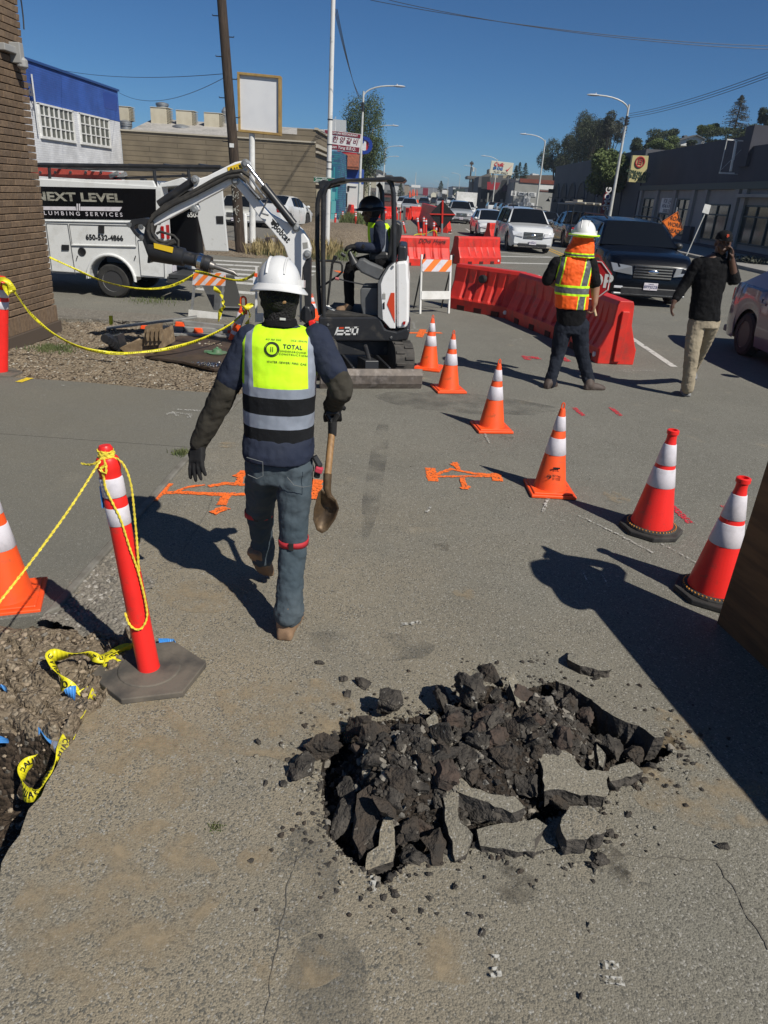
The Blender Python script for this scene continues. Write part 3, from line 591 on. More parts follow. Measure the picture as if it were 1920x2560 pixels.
grass('weeds', 'green bushes of weeds behind the orange posts', 1600, lambda r: (r.uniform(-4.4, -2.6), r.uniform(43, 50), 0), .7, M_gr, 7)
M_lp = mat('lamp_pole_paint', (.55, .56, .54), .5, c2=(.42, .42, .38), ns=2)
# ================= BUILDINGS =================
def SZ(k, x, y, z):                          # ray point at height z
    r = _rw(k, x, y); t = (z-CH)/r[2]; return Vector((r[0]*t, r[1]*t, z))
def wallY(b, k, x0, y0, x1, y1, Y, t=.1):    # box on a plane Y=const from two zoom corners
    p, q = P(k, x0, y0, Y), P(k, x1, y1, Y); b.box(((p.x+q.x)/2, Y+t/2, (p.z+q.z)/2), (abs(q.x-p.x), t, abs(q.z-p.z))); return p, q
def wallX(b, k, x0, y0, x1, y1, X, t=.1):
    p, q = PX(k, x0, y0, X), PX(k, x1, y1, X); b.box((X+t/2, (p.y+q.y)/2, (p.z+q.z)/2), (abs(t), abs(q.y-p.y), abs(q.z-p.z))); return p, q
# -- brick shop at the left edge
M_bk = [mat('brick_brown', (.17, .115, .07), .85, c2=(.12, .08, .05), ns=20, b=.4, bs=60, bd=.01), mat('brick_tan', (.21, .145, .09), .85, c2=(.15, .1, .065), ns=20, b=.4, bs=60, bd=.01), mat('brick_umber', (.13, .088, .055), .85, c2=(.17, .12, .08), ns=20, b=.4, bs=60, bd=.01)]
M_mort = mat('mortar', (.075, .055, .04), .95)
t = thing('brick_building', (-5.5, 8, 0), 'brown brick shop corner with a teal window at the far left', 'building')
XW = -4.7; b = MB(); rn = random.Random(4)
b.c = 3; b.box((XW-1.5, 8.74, 3.4), (2.94, 1.36, 7.0)); b.box((XW-1.5, 6.5, 4.7), (2.94, 3.2, 4.4)); b.box((XW-1.5, 6.5, .2), (2.94, 3.2, .62)); b.box((XW-1.5, 5.5, 1.4), (2.94, 2, 1.9))
z = .36; row = 0
while z < 6.4:
    y = 5.0+(row % 2)*.11
    while y < 9.44:
        L = .205; 
        if not (6.55 < y+.1 < 8.06 and .5 < z < 2.42):
            ye = min(y+L, 9.46); b.c = rn.choice([0, 0, 1, 2]); b.box((XW+.01, (y+ye)/2, z+.031), (.075+rn.uniform(-.006, .006), ye-y-.008, .064), ry=rad(7+rn.uniform(-2, 2)))
        y += L+.004
    # end face toward the side street
    for kx in range(6): b.c = rn.choice([0, 1, 2]); b.box((XW-.08-.21*kx, 9.44, z+.031), (.2, .06, .064))
    z += .074; row += 1
for i in range(62): b.c = rn.choice([0, 0, 2]); b.box((XW+.015, 5.0+i*.0722+.03, .24), (.085, .064, .2))
b.c = 3; b.box((XW+.03, 7.23, .06), (.12, 4.5, .16))
b.build('wall', M_bk+[M_mort], t, w=True, bev=.004, seg=1)
b = MB(); b.box((XW+.02, 8.02, 1.45), (.12, .07, 1.9)); b.box((XW+.02, 7.25, 2.4), (.12, 1.5, .07)); b.box((XW+.07, 7.95, .53), (.12, .34, .06)); b.box((XW+.02, 6.6, 1.45), (.12, .07, 1.9)); f_ = b.build('window_frame', mat('grey_trim', (.45, .46, .47), .6, c2=(.33, .33, .34), ns=9), t, w=True, bev=.004)
b = MB(); b.box((XW-.02, 7.3, 1.42), (.08, 1.38, 1.86)); b.box((XW+.035, 7.3, .52), (.06, 1.6, .09)); b.build('window_panel', mat('teal_paint', (.035, .12, .12), .5, c2=(.03, .09, .095), ns=6), t, w=True)
b = MB(); b.text('W', .3, look((XW+.023, 7.86, 1.35), 0), ext=.001); b.build('lettering', mat('maroon_ink', (.12, .01, .02), .6), t, w=True)
q = PX('a', 50, 340, XW); b = MB(); b.box((XW+.09, q.y-.14, q.z+.02), (.07, .3, .07)); b.box((XW+.1, q.y, q.z), (.13, .09, .2)); b.lathe([(.02, 0), (.06, .03), (.06, .1), (.02, .13)], 12, M=Matrix.Translation((XW+.14, q.y+.02, q.z-.16))); b.build('wall_lamp', mat('lamp_grey', (.3, .3, .29), .5), t, w=True, bev=.008)
b = MB(); q = PX('a', 150, 190, XW+.05); b.tube([(XW+.06, q.y+.02*math.sin(i), q.z+.12*i) for i in range(14)], .008, 6); b.build('cable', M_black, t, w=True)

# -- white and blue painted shop
XB = -15.69; t = thing('painted_building', (XB-4, 34, 0), 'white painted brick building with a bright blue upper band and two gridded windows', 'building')
bw = brickmat('white_brick', (.66, .67, .68), (.6, .61, .63), (.5, .5, .52), .4, .085, b=.5, mw=.008)
bb_ = brickmat('blue_brick', (.025, .085, .33), (.03, .09, .35), (.02, .06, .25), .4, .085, b=.5, mw=.008)
zt = 4.42; b = MB(); b.box((XB-5, 31.1, zt/2), (10, 20.3, zt)); b.build('wall', bw, t, w=True)
b = MB(); b.box((XB-5+.004, 31.1, (zt+5.8)/2), (10.01, 20.31, 5.8-zt)); b.build('upper_wall', bb_, t, w=True)
b = MB(); b.box((XB-5, 31.1, 5.84), (10.16, 20.45, .09)); b.build('roof_edge', mat('blue_edge', (.02, .06, .2), .5), t, w=True)
b = MB(); p_, q_ = PX('a', 665, 590, XB), PX('a', 760, 720, XB); b.box((XB+.012, (p_.y+q_.y)/2, (p_.z+q_.z)/2), (.006, abs(q_.y-p_.y), abs(q_.z-p_.z))); b.build('paint_patch', mat('dark_blue_patch', (.02, .055, .26), .5), t, w=True)
for (x0, y0, x1, y1, nc) in [(243, 690, 482, 905, 7), (508, 752, 712, 942, 6)]:
    p_, q_ = PX('a', x0, y0, XB), PX('a', x1, y1, XB); z0, z1 = 3.16, 4.38; ya, yb = p_.y, q_.y
    b = MB(); b.box((XB+.02, (ya+yb)/2, z0), (.14, yb-ya+.2, .1)); b.box((XB+.02, (ya+yb)/2, z1), (.1, yb-ya+.1, .07))
    for yy in (ya, yb): b.box((XB+.02, yy, (z0+z1)/2), (.1, .1, z1-z0))
    for i in range(1, nc): b.box((XB+.03, ya+(yb-ya)*i/nc, (z0+z1)/2), (.05, .1 if i in (2, 4) else .045, z1-z0))
    for i in (1, 2): b.box((XB+.032, (ya+yb)/2, z0+(z1-z0)*i/3), (.04, yb-ya, .045))
    f_ = b.build('window', M_white, t, w=True)
    b = MB(); b.box((XB+.006, (ya+yb)/2, (z0+z1)/2), (.01, yb-ya, z1-z0)); g_ = b.build('pane', mat('dusty_pane', (.07, .08, .07), .3, c2=(.12, .12, .1), ns=2), f_)
    for v in g_.data.vertices: v.co.x -= t.location.x; v.co.y -= t.location.y
p_, q_ = PX('a', 185, 480, XB), PX('a', 240, 870, XB); b = MB(); b.box((XB+.1, (p_.y+q_.y)/2, (5.35+q_.z)/2), (.02, q_.y-p_.y, 5.35-q_.z)); f_ = b.build('banner', M_white, t, w=True)
b = MB(); b.text('a', .9, look((XB+.13, q_.y-.35, 4.85), 0), ext=.004, bold=.02); b.text('Y', .5, look((XB+.13, q_.y-.3, 4.2), 0), ext=.004); b.build('lettering', mat('grey_ink', (.1, .1, .12), .6), t, w=True)

# -- olive brown shop with roof units
YB = 41.24; t = thing('brown_building', (-10, YB+3, 0), 'long olive brown painted brick building with vents and beige units on its roof', 'building')
bo = brickmat('olive_brick', (.185, .15, .1), (.17, .138, .092), (.13, .105, .07), 3.0, .24, b=.9, mw=.02, bd=.03)
b = MB(); b.box((-10.6, YB+3, 2.02), (10.16, 6, 4.04)); b.box((-7.6, YB+3, 4.2), (4.16, 6, .34)); b.box((-6.0, YB+3, 4.5), (.96, 5.98, .3)); b.build('wall', bo, t, w=True)
b = MB(); b.box((-10.6, YB-.02, 4.06), (10.2, .1, .07)); b.box((-5.5, YB+3, 4.68), (.16, 6.1, .1)); b.box((-5.44, YB+3, 3.9), (.12, 6, .16)); b.box((-5.44, YB+3, 3.62), (.12, 6, .1)); b.box((-5.44, YB+3.1, 2.35), (.12, 5.7, .12)); b.box((-5.44, YB+3.1, 2.12), (.12, 5.7, .08)); b.build('cornice', mat('cream_trim', (.42, .38, .3), .7), t, w=True)
b = MB(); b.box((-5.46, YB+1.0, 1.0), (.06, 1.0, 1.7)); b.box((-5.46, YB+3.6, 1.1), (.06, .9, 2.0)); b.build('door', mat('cream_door', (.4, .36, .26), .6), t, w=True)
b = MB(); b.prism([(-15.6, YB+.5, 4.0), (-5.7, YB+.5, 4.0), (-5.7, YB+5, 5.0), (-15.6, YB+5, 5.0)], (0, 0, -.1)); b.build('roof', mat('roof_felt', (.36, .34, .31), .9, c2=(.25, .24, .22), ns=1.2, c3=(.45, .43, .4), ns3=8), t, w=True)
M_beige = mat('beige_metal', (.55, .5, .38), .55, c2=(.47, .42, .31), ns=2)
YU = YB+3.6
for i, (x0, y0, x1, y1) in enumerate([(765, 690, 850, 785), (972, 695, 1102, 805), (1138, 715, 1265, 822), (1320, 730, 1440, 836)]):
    p_, q_ = P('a', x0, y0, YU), P('a', x1, y1, YU); cx, cz = (p_.x+q_.x)/2, (p_.z+q_.z)/2; W_, H_ = q_.x-p_.x, p_.z-q_.z
    u = thing('rooftop_unit', (cx, YU+.4, cz-H_/2), 'beige rooftop cooler on the brown building, '+['leftmost, by the blue wall', 'second from left, a vent behind', 'third from the left', 'rightmost with a loose cable on its front'][i], 'roof unit', 'beige coolers on the brown roof')
    b = MB(); b.box((cx-W_*.08, YU+.35, cz), (W_*.84, .7, H_)); b.box((cx, YU+.35, cz+H_/2+.02), (W_, .76, .03)); b.build('casing', M_beige, u, w=True, bev=.01)
    b = MB(); [b.box((cx+W_*.42, YU+.35, cz-H_*.42+H_*.105*j), (W_*.15, .68, .03), ry=.5) for j in range(9)]; b.build('louvre', M_beige, u, w=True)
    b = MB(); b.box((cx, YU+.35, cz-H_/2-.14), (W_*.5, .5, .3)); b.build('duct', M_galv, u, w=True)
for i, (x0, x1, y0, y1) in enumerate([(1010, 1092, 660, 700), (770, 856, 775, 838), (1120, 1230, 802, 866), (1435, 1490, 692, 820)]):
    Yv = YU-.6 if i in (1, 2) else YU+1.5
    p_, q_ = P('a', x0, y0, Yv), P('a', x1, y1, Yv); r_ = (q_.x-p_.x)/2; u = thing('roof_vent', ((p_.x+q_.x)/2, Yv, q_.z), ['shiny roof vent rising behind the second beige cooler', 'wide silver roof vent at the blue wall end', 'wide silver roof vent below the third beige cooler', 'tall silver roof vent behind the wooden pole'][i], 'roof vent', 'silver vents on the brown roof')
    hh = p_.z-q_.z; b = MB(); b.lathe([(r_*.9, -.3), (r_*.9, hh*.3), (r_, hh*.32), (r_, hh*.75), (r_*1.03, hh*.78), (r_*.4, hh), (0, hh)], 20); b.build('vent_body', M_galv, u, smooth=True)
    b = MB(); b.lathe([(r_*1.01, hh*.5), (r_*1.04, hh*.52), (r_*1.04, hh*.56), (r_*1.01, hh*.58)], 20); b.build('vent_band', M_steel, u)

# -- mural house, blue house with tiled roof
t = thing('mural_building', (-5.5, 52, 0), 'narrow blue building with a teal painted mural, behind the white pole', 'building')
Y0 = 50.; b = MB(); p_ = P('c', 765, 1190, Y0); q_ = P('c', 893, 672, Y0); b.box(((p_.x+q_.x)/2, Y0+2.5, q_.z/2), (q_.x-p_.x, 5, q_.z)); b.build('wall', brickmat('mural_paint', (.035, .08, .2), (.03, .2, .25), (.02, .05, .12), .5, .12, b=.4), t, w=True)
b = MB(); 
for i in range(22):
    xx = random.uniform(p_.x+.5, q_.x-.15); zz_ = random.uniform(.4, 2.9); b.c = i % 3; b.box((xx, Y0-.01-.001*i, zz_), (random.uniform(.1, .3), .01, random.uniform(.5, 1.2)), ry=0)
b.build('mural', [mat('mural_teal', (.03, .28, .32), .6), mat('mural_light', (.12, .4, .42), .6), mat('mural_deep', (.02, .12, .2), .6)], t, w=True)
Y0 = 60.; t = thing('blue_house', (-4, Y0+3, 0), 'blue and white shop with a red clay tile roof beyond the mural', 'building')
a0, a1 = P('c', 893, 880, Y0), P('c', 1030, 880, Y0); tz = P('c', 960, 790, Y0).z; mz = P('c', 960, 915, Y0).z
b = MB(); b.box(((a0.x+a1.x)/2, Y0+3, mz/2), (a1.x-a0.x, 6, mz)); b.build('wall', mat('white_siding', (.6, .6, .58), .7), t, w=True)
b = MB(); b.box(((a0.x+a1.x)/2, Y0+3, (mz+tz)/2), (a1.x-a0.x+.01, 6.01, tz-mz)); b.build('upper_wall', mat('bright_blue_wall', (.02, .07, .32), .6), t, w=True)
b = MB(); xm = a1.x+.2; rz0, rz1 = tz-.05, P('c', 960, 690, Y0+2).z
b.prism([(a0.x-.4, Y0-.4, rz0), (xm, Y0-.4, rz0), (xm-.9, Y0+2.5, rz1), (a0.x, Y0+2.5, rz1)], (0, 0, -.12))
for i in range(16): xx = a0.x-.3+i*(xm-a0.x+.2)/16; b.tube([(xx, Y0-.42, rz0+.03), (xx+.05, Y0+2.3, rz1-.03)], .06, 6)
b.build('roof', mat('clay_tiles', (.3, .1, .055), .8, c2=(.18, .07, .04), ns=5), t, w=True)
b = MB(); wallY(b, 'c', 895, 795, 938, 832, Y0-.1, .05); wallY(b, 'c', 895, 834, 938, 886, Y0-.1, .05); b.c = 1; [wallY(b, 'c', 898, 842+i*10, 930, 846+i*10, Y0-.12, .02) for i in range(4)]; b.c = 2; wallY(b, 'c', 893, 795, 940, 834, Y0-.12, .02); sg = b.build('shop_sign', [M_white, mat('sign_navy', (.03, .07, .2), .5), mat('sign_blue', (.03, .09, .33), .5)], t, w=True)
b = MB(); wallY(b, 'c', 930, 990, 945, 1100, Y0-.06, .05); wallY(b, 'c', 950, 935, 962, 975, Y0-.06, .05); b.build('door', M_ink, t, w=True)
b = MB(); wallY(b, 'c', 948, 935, 1022, 938, Y0-.1, .08); wallY(b, 'c', 893, 940, 945, 948, Y0-.1, .08); wallY(b, 'c', 893, 1100, 1030, 1108, Y0-.1, .08); b.build('trim', M_white, t, w=True)
Y0 = 96; t = thing('red_brick_store', (-5, Y0+6, 0), 'low dark red store seen under the excavator canopy', 'building'); b = MB(); p_, q_ = P('c', 1215, 990, Y0), P('c', 1290, 1060, Y0); b.box(((p_.x+q_.x)/2, Y0+6, p_.z/2), (q_.x-p_.x, 12, p_.z)); b.build('wall', mat('dark_red', (.12, .04, .035), .8), t, w=True); b = MB(); b.box(((p_.x+q_.x)/2, Y0+6, p_.z+.05), (q_.x-p_.x+.3, 12.3, .14)); b.build('roof', M_grey, t, w=True); b = MB(); wallY(b, 'c', 1225, 1022, 1280, 1055, Y0-.05, .04); b.build('window', M_glassb, t, w=True)

# -- charcoal and grey shop row on the right
XR = 17.0; t = thing('grey_shop_row', (XR+5, 45, 0), 'low shop row with charcoal upper wall and grey lower wall on the right', 'building')
M_chr = mat('charcoal_paint', (.035, .036, .048), .75, c2=(.045, .046, .06), ns=.6); M_gyw = mat('warm_grey_paint', (.32, .31, .285), .8, c2=(.27, .26, .24), ns=.8); M_sage = mat('sage_band', (.1, .115, .1), .8)
b = MB(); b.box((XR+5, 45.3, 1.75), (10, 30.6, 3.5)); b.build('wall', M_gyw, t, w=True)
b = MB(); b.box((XR+4.94, 51.5, 4.62), (10.1, 18.2, 2.25)); b.box((XR+4.93, 36, 4.35), (10.1, 12.8, 1.7)); b.box((XR+1, 42.2, 5.2), (2.6, 1.0, 1.9)); b.build('upper_wall', M_chr, t, w=True)
b = MB(); b.box((XR-.12, 45.3, 3.36), (.2, 30.7, .34)); b.build('band', M_sage, t, w=True)
b = MB()
for yy in (60.2, 56.2, 52.4, 48.9, 46.8, 42.3, 41.3, 36): b.box((XR-.08, yy, 1.6), (.2, .55, 3.2))
b.build('pilaster', M_gyw, t, w=True)
b = MB(); b.box((XR-.1, 48.4, .55), (.26, 1.3, 1.15)); b.box((XR-.1, 45.3, .14), (.23, 30, .28)); b.build('plinth', M_chr, t, w=True)
b = MB(); wallX(b, 'e', 1380, 985, 1659, 1015, XR-.5, .5); b.build('canopy', M_gyw, t, w=True)
def shopwin(y0, y1, z0, z1, nv, tr=True):
    b = MB(); yc = (y0+y1)/2; X_ = XR-.03
    for yy in [y0+(y1-y0)*i/nv for i in range(nv+1)]: b.box((X_, yy, (z0+z1)/2), (.1, .09, z1-z0))
    for zz2 in [z0, z1]+([z0+(z1-z0)*.72] if tr else []): b.box((X_, yc, zz2), (.1, y1-y0, .08))
    f_ = b.build('window', mat('dark_frame', (.02, .04, .04), .5), t, w=True); b = MB(); b.box((XR-.008, yc, (z0+z1)/2), (.012, y1-y0, z1-z0)); g_ = b.build('pane', M_glassb, f_)
    for v in g_.data.vertices: v.co.x -= t.location.x; v.co.y -= t.location.y
shopwin(56.6, 59.4, .6, 2.65, 2); shopwin(52.8, 55.3, .6, 1.7, 2, False); shopwin(49.3, 51.6, .55, 2.65, 2); shopwin(43.1, 46.4, .55, 2.4, 2); shopwin(36.6, 41.0, .6, 2.4, 3); shopwin(31, 35.5, .6, 2.4, 2)
b = MB(); p_, q_ = PX('e', 745, 1020, XR-.06), PX('e', 850, 1130, XR-.06); b.box((XR-.06, (p_.y+q_.y)/2, (p_.z+1.78)/2), (.03, p_.y-q_.y, p_.z-1.78)); f_ = b.build('lease_sign', M_white, t, w=True)
b = MB(); yc = (p_.y+q_.y)/2; [b.text(s_, .42 if i == 0 else .3, look((XR-.08, yc, 2.5-.3*i), 180), ext=.002, bold=.01) for i, s_ in enumerate(['FOR LEASE', 'RETAIL & OFFICE', '510 828 2365'])]; o = b.build('lettering', mat('navy_ink', (.02, .02, .06), .6), t, w=True)
u = thing('empty_sign_frame', (XR-.6, 44.4, 4), 'empty projecting sign frame with a white T shaped bar on the charcoal wall', 'sign frame')
YS = 42.85
b = MB(); C4 = [P('e', *q, YS) for q in [(1306, 512), (1476, 530), (1412, 815), (1240, 808)]]; b.tube(C4, .03, 6, closed=True); b.tube([P('e', 1256, 775, YS), P('e', 1440, 590, YS)], .01, 5); b.build('frame', M_lp, u, w=True)
b = MB(); [b.prism([P('e', *q, YS-.03) for q in pp_], (0, .1, 0)) for pp_ in [[(1306, 508), (1476, 524), (1474, 534), (1306, 520)], [(1382, 520), (1396, 522), (1368, 690), (1350, 690)], [(1348, 690), (1362, 690), (1346, 790), (1330, 790)], [(1240, 796), (1370, 800), (1370, 814), (1240, 808)]]]; b.build('bar', M_white, u, w=True)
# -- arcade building beyond
t = thing('arcade_building', (XR+5, 82, 0), 'grey building with a row of recessed arches beyond the street tree', 'building')
b = MB(); b.box((XR+5, 81, 3.05), (10, 39, 6.1)); b.build('wall', mat('dark_grey_wall', (.075, .078, .085), .8, c2=(.09, .09, .1), ns=.5), t, w=True)
for i in range(7):
    yc = 97.4-4.9*i-(.0); b = MB(); r_ = 1.75
    b.prism([(XR-.05, yc-r_, .2), (XR-.05, yc+r_, .2)]+[(XR-.05, yc+r_*math.cos(a), 2.5+1.6*math.sin(a)) for a in [PI*j/10 for j in range(11)]], (.04, 0, 0)); b.build('arch', mat('arch_recess', (.05, .045, .04), .8), t, w=True)
    b = MB(); b.tube([(XR-.06, yc+r_*math.cos(a), 2.5+1.6*math.sin(a)) for a in [PI*j/10 for j in range(11)]], .07, 5); b.build('arch_moulding', mat('dark_grey_wall', (0, 0, 0)), t, w=True)
for i in range(5):
    b = MB(); yc = 99.8-4.9*i; b.tube([(XR, yc, 2.5), (XR-.5, yc, 2.6), (XR-.55, yc, 2.4)], .03, 5); b.lathe([(.05, 0), (.28, -.3), (.28, -.33)], 10, M=Matrix.Translation((XR-.55, yc, 2.4))); b.build('wall_lamp', M_ink, t, w=True)
b = MB(); p_, q_ = P('d', 1285, 940, 99), P('d', 1360, 980, 99); b.box(((p_.x+q_.x)/2, 99, (p_.z+q_.z)/2), (q_.x-p_.x, .2, p_.z-q_.z)); b.build('hanging_sign', M_ink, t, w=True)
# -- smog shop
Y0 = 135; t = thing('smog_shop', (20, Y0+8, 0), 'pale grey garage with a red brick band and paper signs on its side wall', 'building')
M_pg = mat('pale_grey_wall', (.3, .3, .28), .8, c2=(.25, .25, .23), ns=.5)
b = MB(); p_, q_ = P('s', 1040, 480, Y0), P('s', 1700, 480, Y0); zt = P('s', 1110, 480, Y0).z; b.box(((p_.x+q_.x)/2, Y0+8, zt/2), (q_.x-p_.x, 16, zt)); b.build('wall', M_pg, t, w=True)
b = MB(); r0, r1 = P('s', 1108, 480, Y0-.1), P('s', 1700, 512, Y0-.1); b.box(((r0.x+r1.x)/2, Y0-.06, zt-.25), (r1.x-r0.x, .2, .62)); r0, r1 = P('s', 1380, 640, Y0-.1), P('s', 1600, 665, Y0-.1); b.box(((r0.x+r1.x)/2, Y0-.06, (r0.z+r1.z)/2), (r1.x-r0.x, .1, r0.z-r1.z)); b.build('red_band', mat('brick_red', (.2, .05, .03), .8, c2=(.15, .045, .03), ns=3), t, w=True)
b = MB(); wallY(b, 's', 1380, 560, 1580, 640, Y0-.05, .04); b.build('white_band', M_white, t, w=True)
for x0, y0, x1, y1, tx in [(1085, 660, 1200, 715, 'TUNE-UP'), (1222, 665, 1325, 728, 'BRAKE\nSERVICE'), (1162, 722, 1245, 810, 'A/C\nSMOG\nCHECK'), (1078, 805, 1180, 858, 'FLAT TIRE\nSERVICE'), (1200, 810, 1300, 865, 'OIL\nCHANGE')]:
    b = MB(); p_, q_ = wallY(b, 's', x0, y0, x1, y1, Y0-.12, .04); f_ = b.build('paper_sign', M_white, t, w=True); n_ = tx.count('\n')+1; b = MB(); b.text(tx, (p_.z-q_.z)/n_*.82, look(((p_.x+q_.x)/2, Y0-.16, (p_.z+q_.z)/2), -90), ext=.003, bold=.02); o = b.build('lettering', mat('slate_ink', (.05, .07, .1), .6), f_)
    for v in o.data.vertices: v.co -= t.location
t = thing('roadside_sign', (16, 139, 0), 'cream sign reading Quik SMOG TEST ONLY with a red tick, high above the roofs', 'sign')
Y0 = 140; b = MB(); p_, q_ = P('s', 706, 236, Y0), P('s', 995, 430, Y0); cx, cz = (p_.x+q_.x)/2, (p_.z+q_.z)/2; W_, H_ = q_.x-p_.x, p_.z-q_.z; tl = .045
b.box((cx, Y0, cz), (W_, .5, H_), ry=tl); b.build('panel', mat('cream_panel', (.6, .58, .47), .6), t, w=True, bev=.03)
b = MB(); b.box((cx-W_*.35, Y0, cz-H_/2-.6), (.3, .3, 2)); b.box((cx+W_*.35, Y0, cz-H_/2-.6), (.3, .3, 2)); wallY(b, 's', 805, 432, 868, 490, Y0-.1, .1); b.build('post', M_grey, t, w=True)
Mq = look((cx, Y0-.3, cz), -90) @ Matrix.Rotation(-tl, 4, 'Z')
b = MB(); b.text('Quik', H_*.42, Mq @ Matrix.Translation((-W_*.16, H_*.25, 0)), ext=.02, bold=.03, shear=.3); b.prism([(W_*.2, -.1*H_, 0), (W_*.27, -.23*H_, 0), (W_*.44, .32*H_, 0), (W_*.28, -.06*H_, 0)], (0, 0, .03), Mq); o = b.build('lettering_red', mat('sign_red', (.5, .02, .03), .5), t, w=True)
b = MB(); b.text('SMOG', H_*.3, Mq @ Matrix.Translation((-W_*.16, -H_*.08, 0)), ext=.02, bold=.035); b.build('lettering_blue', mat('sign_mid_blue', (.02, .13, .4), .5), t, w=True)
b = MB(); b.text('TEST ONLY', H_*.2, Mq @ Matrix.Translation((0, -H_*.37, 0)), ext=.02, bold=.01, sp=1.3); b.build('lettering_grey', mat('sign_grey', (.22, .21, .18), .5), t, w=True)
# -- dark canopy shop with red awning
Y0 = 146; t = thing('dark_canopy_shop', (12, Y0+8, 0), 'dark shop with a black sloped canopy and a red awning, left of the smog shop', 'building')
M_dk = mat('near_black_wall', (.022, .024, .026), .7); M_dg = mat('mid_grey_wall', (.11, .11, .115), .8)
b = MB(); p_, q_ = P('s', 540, 450, Y0+2), P('s', 1045, 450, Y0+2); b.box(((p_.x+q_.x)/2, Y0+8, p_.z/2), (q_.x-p_.x, 12, p_.z)); b.build('wall', M_dg, t, w=True)
b = MB(); 
def poly(b, k, pts, Y, th=.3): b.prism([P(k, x, y, Y) for x, y in pts], (0, th, 0))
poly(b, 's', [(580, 455), (690, 450), (690, 800), (560, 800)], Y0+.5); poly(b, 's', [(855, 500), (1000, 485), (965, 665), (815, 660)], Y0-.3); poly(b, 's', [(820, 665), (1000, 665), (985, 760), (820, 760)], Y0+.2); poly(b, 's', [(815, 760), (1010, 760), (1005, 905), (805, 905)], Y0+.4); poly(b, 's', [(640, 640), (760, 640), (740, 900), (650, 900)], Y0+.6); b.build('canopy', M_dk, t, w=True)
b = MB(); poly(b, 's', [(655, 522), (835, 535), (790, 632), (650, 630)], Y0-.6); b.build('awning', mat('awning_red', (.3, .02, .03), .7), t, w=True)
b = MB(); poly(b, 's', [(880, 565), (940, 560), (920, 650), (860, 655)], Y0-.5, .1); b.build('awning_logo', mat('dull_mauve', (.09, .05, .08), .7), t, w=True)
b = MB(); poly(b, 's', [(660, 670), (680, 670), (655, 890), (640, 890)], Y0-.2, .2); poly(b, 's', [(835, 760), (870, 760), (865, 830), (835, 830)], Y0+.3, .05); poly(b, 's', [(925, 765), (975, 765), (970, 840), (920, 840)], Y0+.3, .05); b.build('trim', M_pg, t, w=True)
b = MB(); poly(b, 's', [(380, 440), (580, 445), (580, 480), (380, 480)], Y0+20, 8); poly(b, 's', [(470, 480), (580, 480), (580, 520), (470, 520)], Y0+19, 8); poly(b, 's', [(440, 520), (560, 520), (560, 820), (440, 820)], Y0+21, 10); poly(b, 's', [(560, 450), (690, 400), (690, 450)], Y0+24, 8); b.build('rear_block', mat('taupe_wall', (.13, .12, .11), .8), t, w=True)
t = thing('stepped_roof_house', (11, 205, 0), 'grey house with a dark green pitched roof down the street', 'building')
b = MB(); poly(b, 's', [(270, 760), (440, 760), (440, 850), (270, 850)], 200, 8); b.build('wall', M_dg, t, w=True)
b = MB(); poly(b, 's', [(195, 625), (350, 620), (345, 750), (260, 770), (190, 700)], 206, 8); b.build('roof', mat('slate_green', (.03, .05, .05), .8), t, w=True)
b = MB(); poly(b, 's', [(255, 655), (200, 705), (192, 695), (250, 645)], 199, .3); b.build('gable_trim', M_beige, t, w=True)
t = thing('apartment_block', (14, 178, 0), 'tan block rising behind the red awning shop', 'building')
b = MB(); poly(b, 's', [(680, 345), (710, 345), (700, 520), (672, 520)], 172, 6); poly(b, 's', [(700, 430), (985, 430), (985, 500), (700, 500)], 170, 8); b.build('wall', mat('tan_wall', (.32, .28, .2), .8), t, w=True)
b = MB(); poly(b, 's', [(980, 395), (1030, 395), (1030, 405), (980, 405)], 168, 4); poly(b, 's', [(1280, 405), (1370, 420), (1370, 430), (1280, 430)], 168, 4); b.build('roof', M_white, t, w=True)
b = MB(); poly(b, 's', [(1190, 430), (1560, 430), (1560, 500), (1190, 500)], 160, 10); b.build('rear_wall', mat('umber_wall', (.12, .09, .07), .8), t, w=True)
# hillside house
t = thing('hillside_house', (36, 108, 6), 'small white gabled house on the hill among trees', 'house')
b = MB(); poly(b, 'e', [(905, 515), (1045, 475), (1120, 508), (1110, 560), (1075, 575), (905, 565)], 108, 8); b.build('wall', M_white, t, w=True)
b = MB(); poly(b, 'e', [(895, 512), (960, 490), (1045, 470), (1045, 478), (905, 520)], 107.5, 9); poly(b, 'e', [(1045, 470), (1125, 508), (1120, 513), (1045, 478)], 107.5, 9); poly(b, 'e', [(935, 478), (962, 478), (962, 500), (935, 500)], 109, 1); b.build('roof', M_grey, t, w=True)
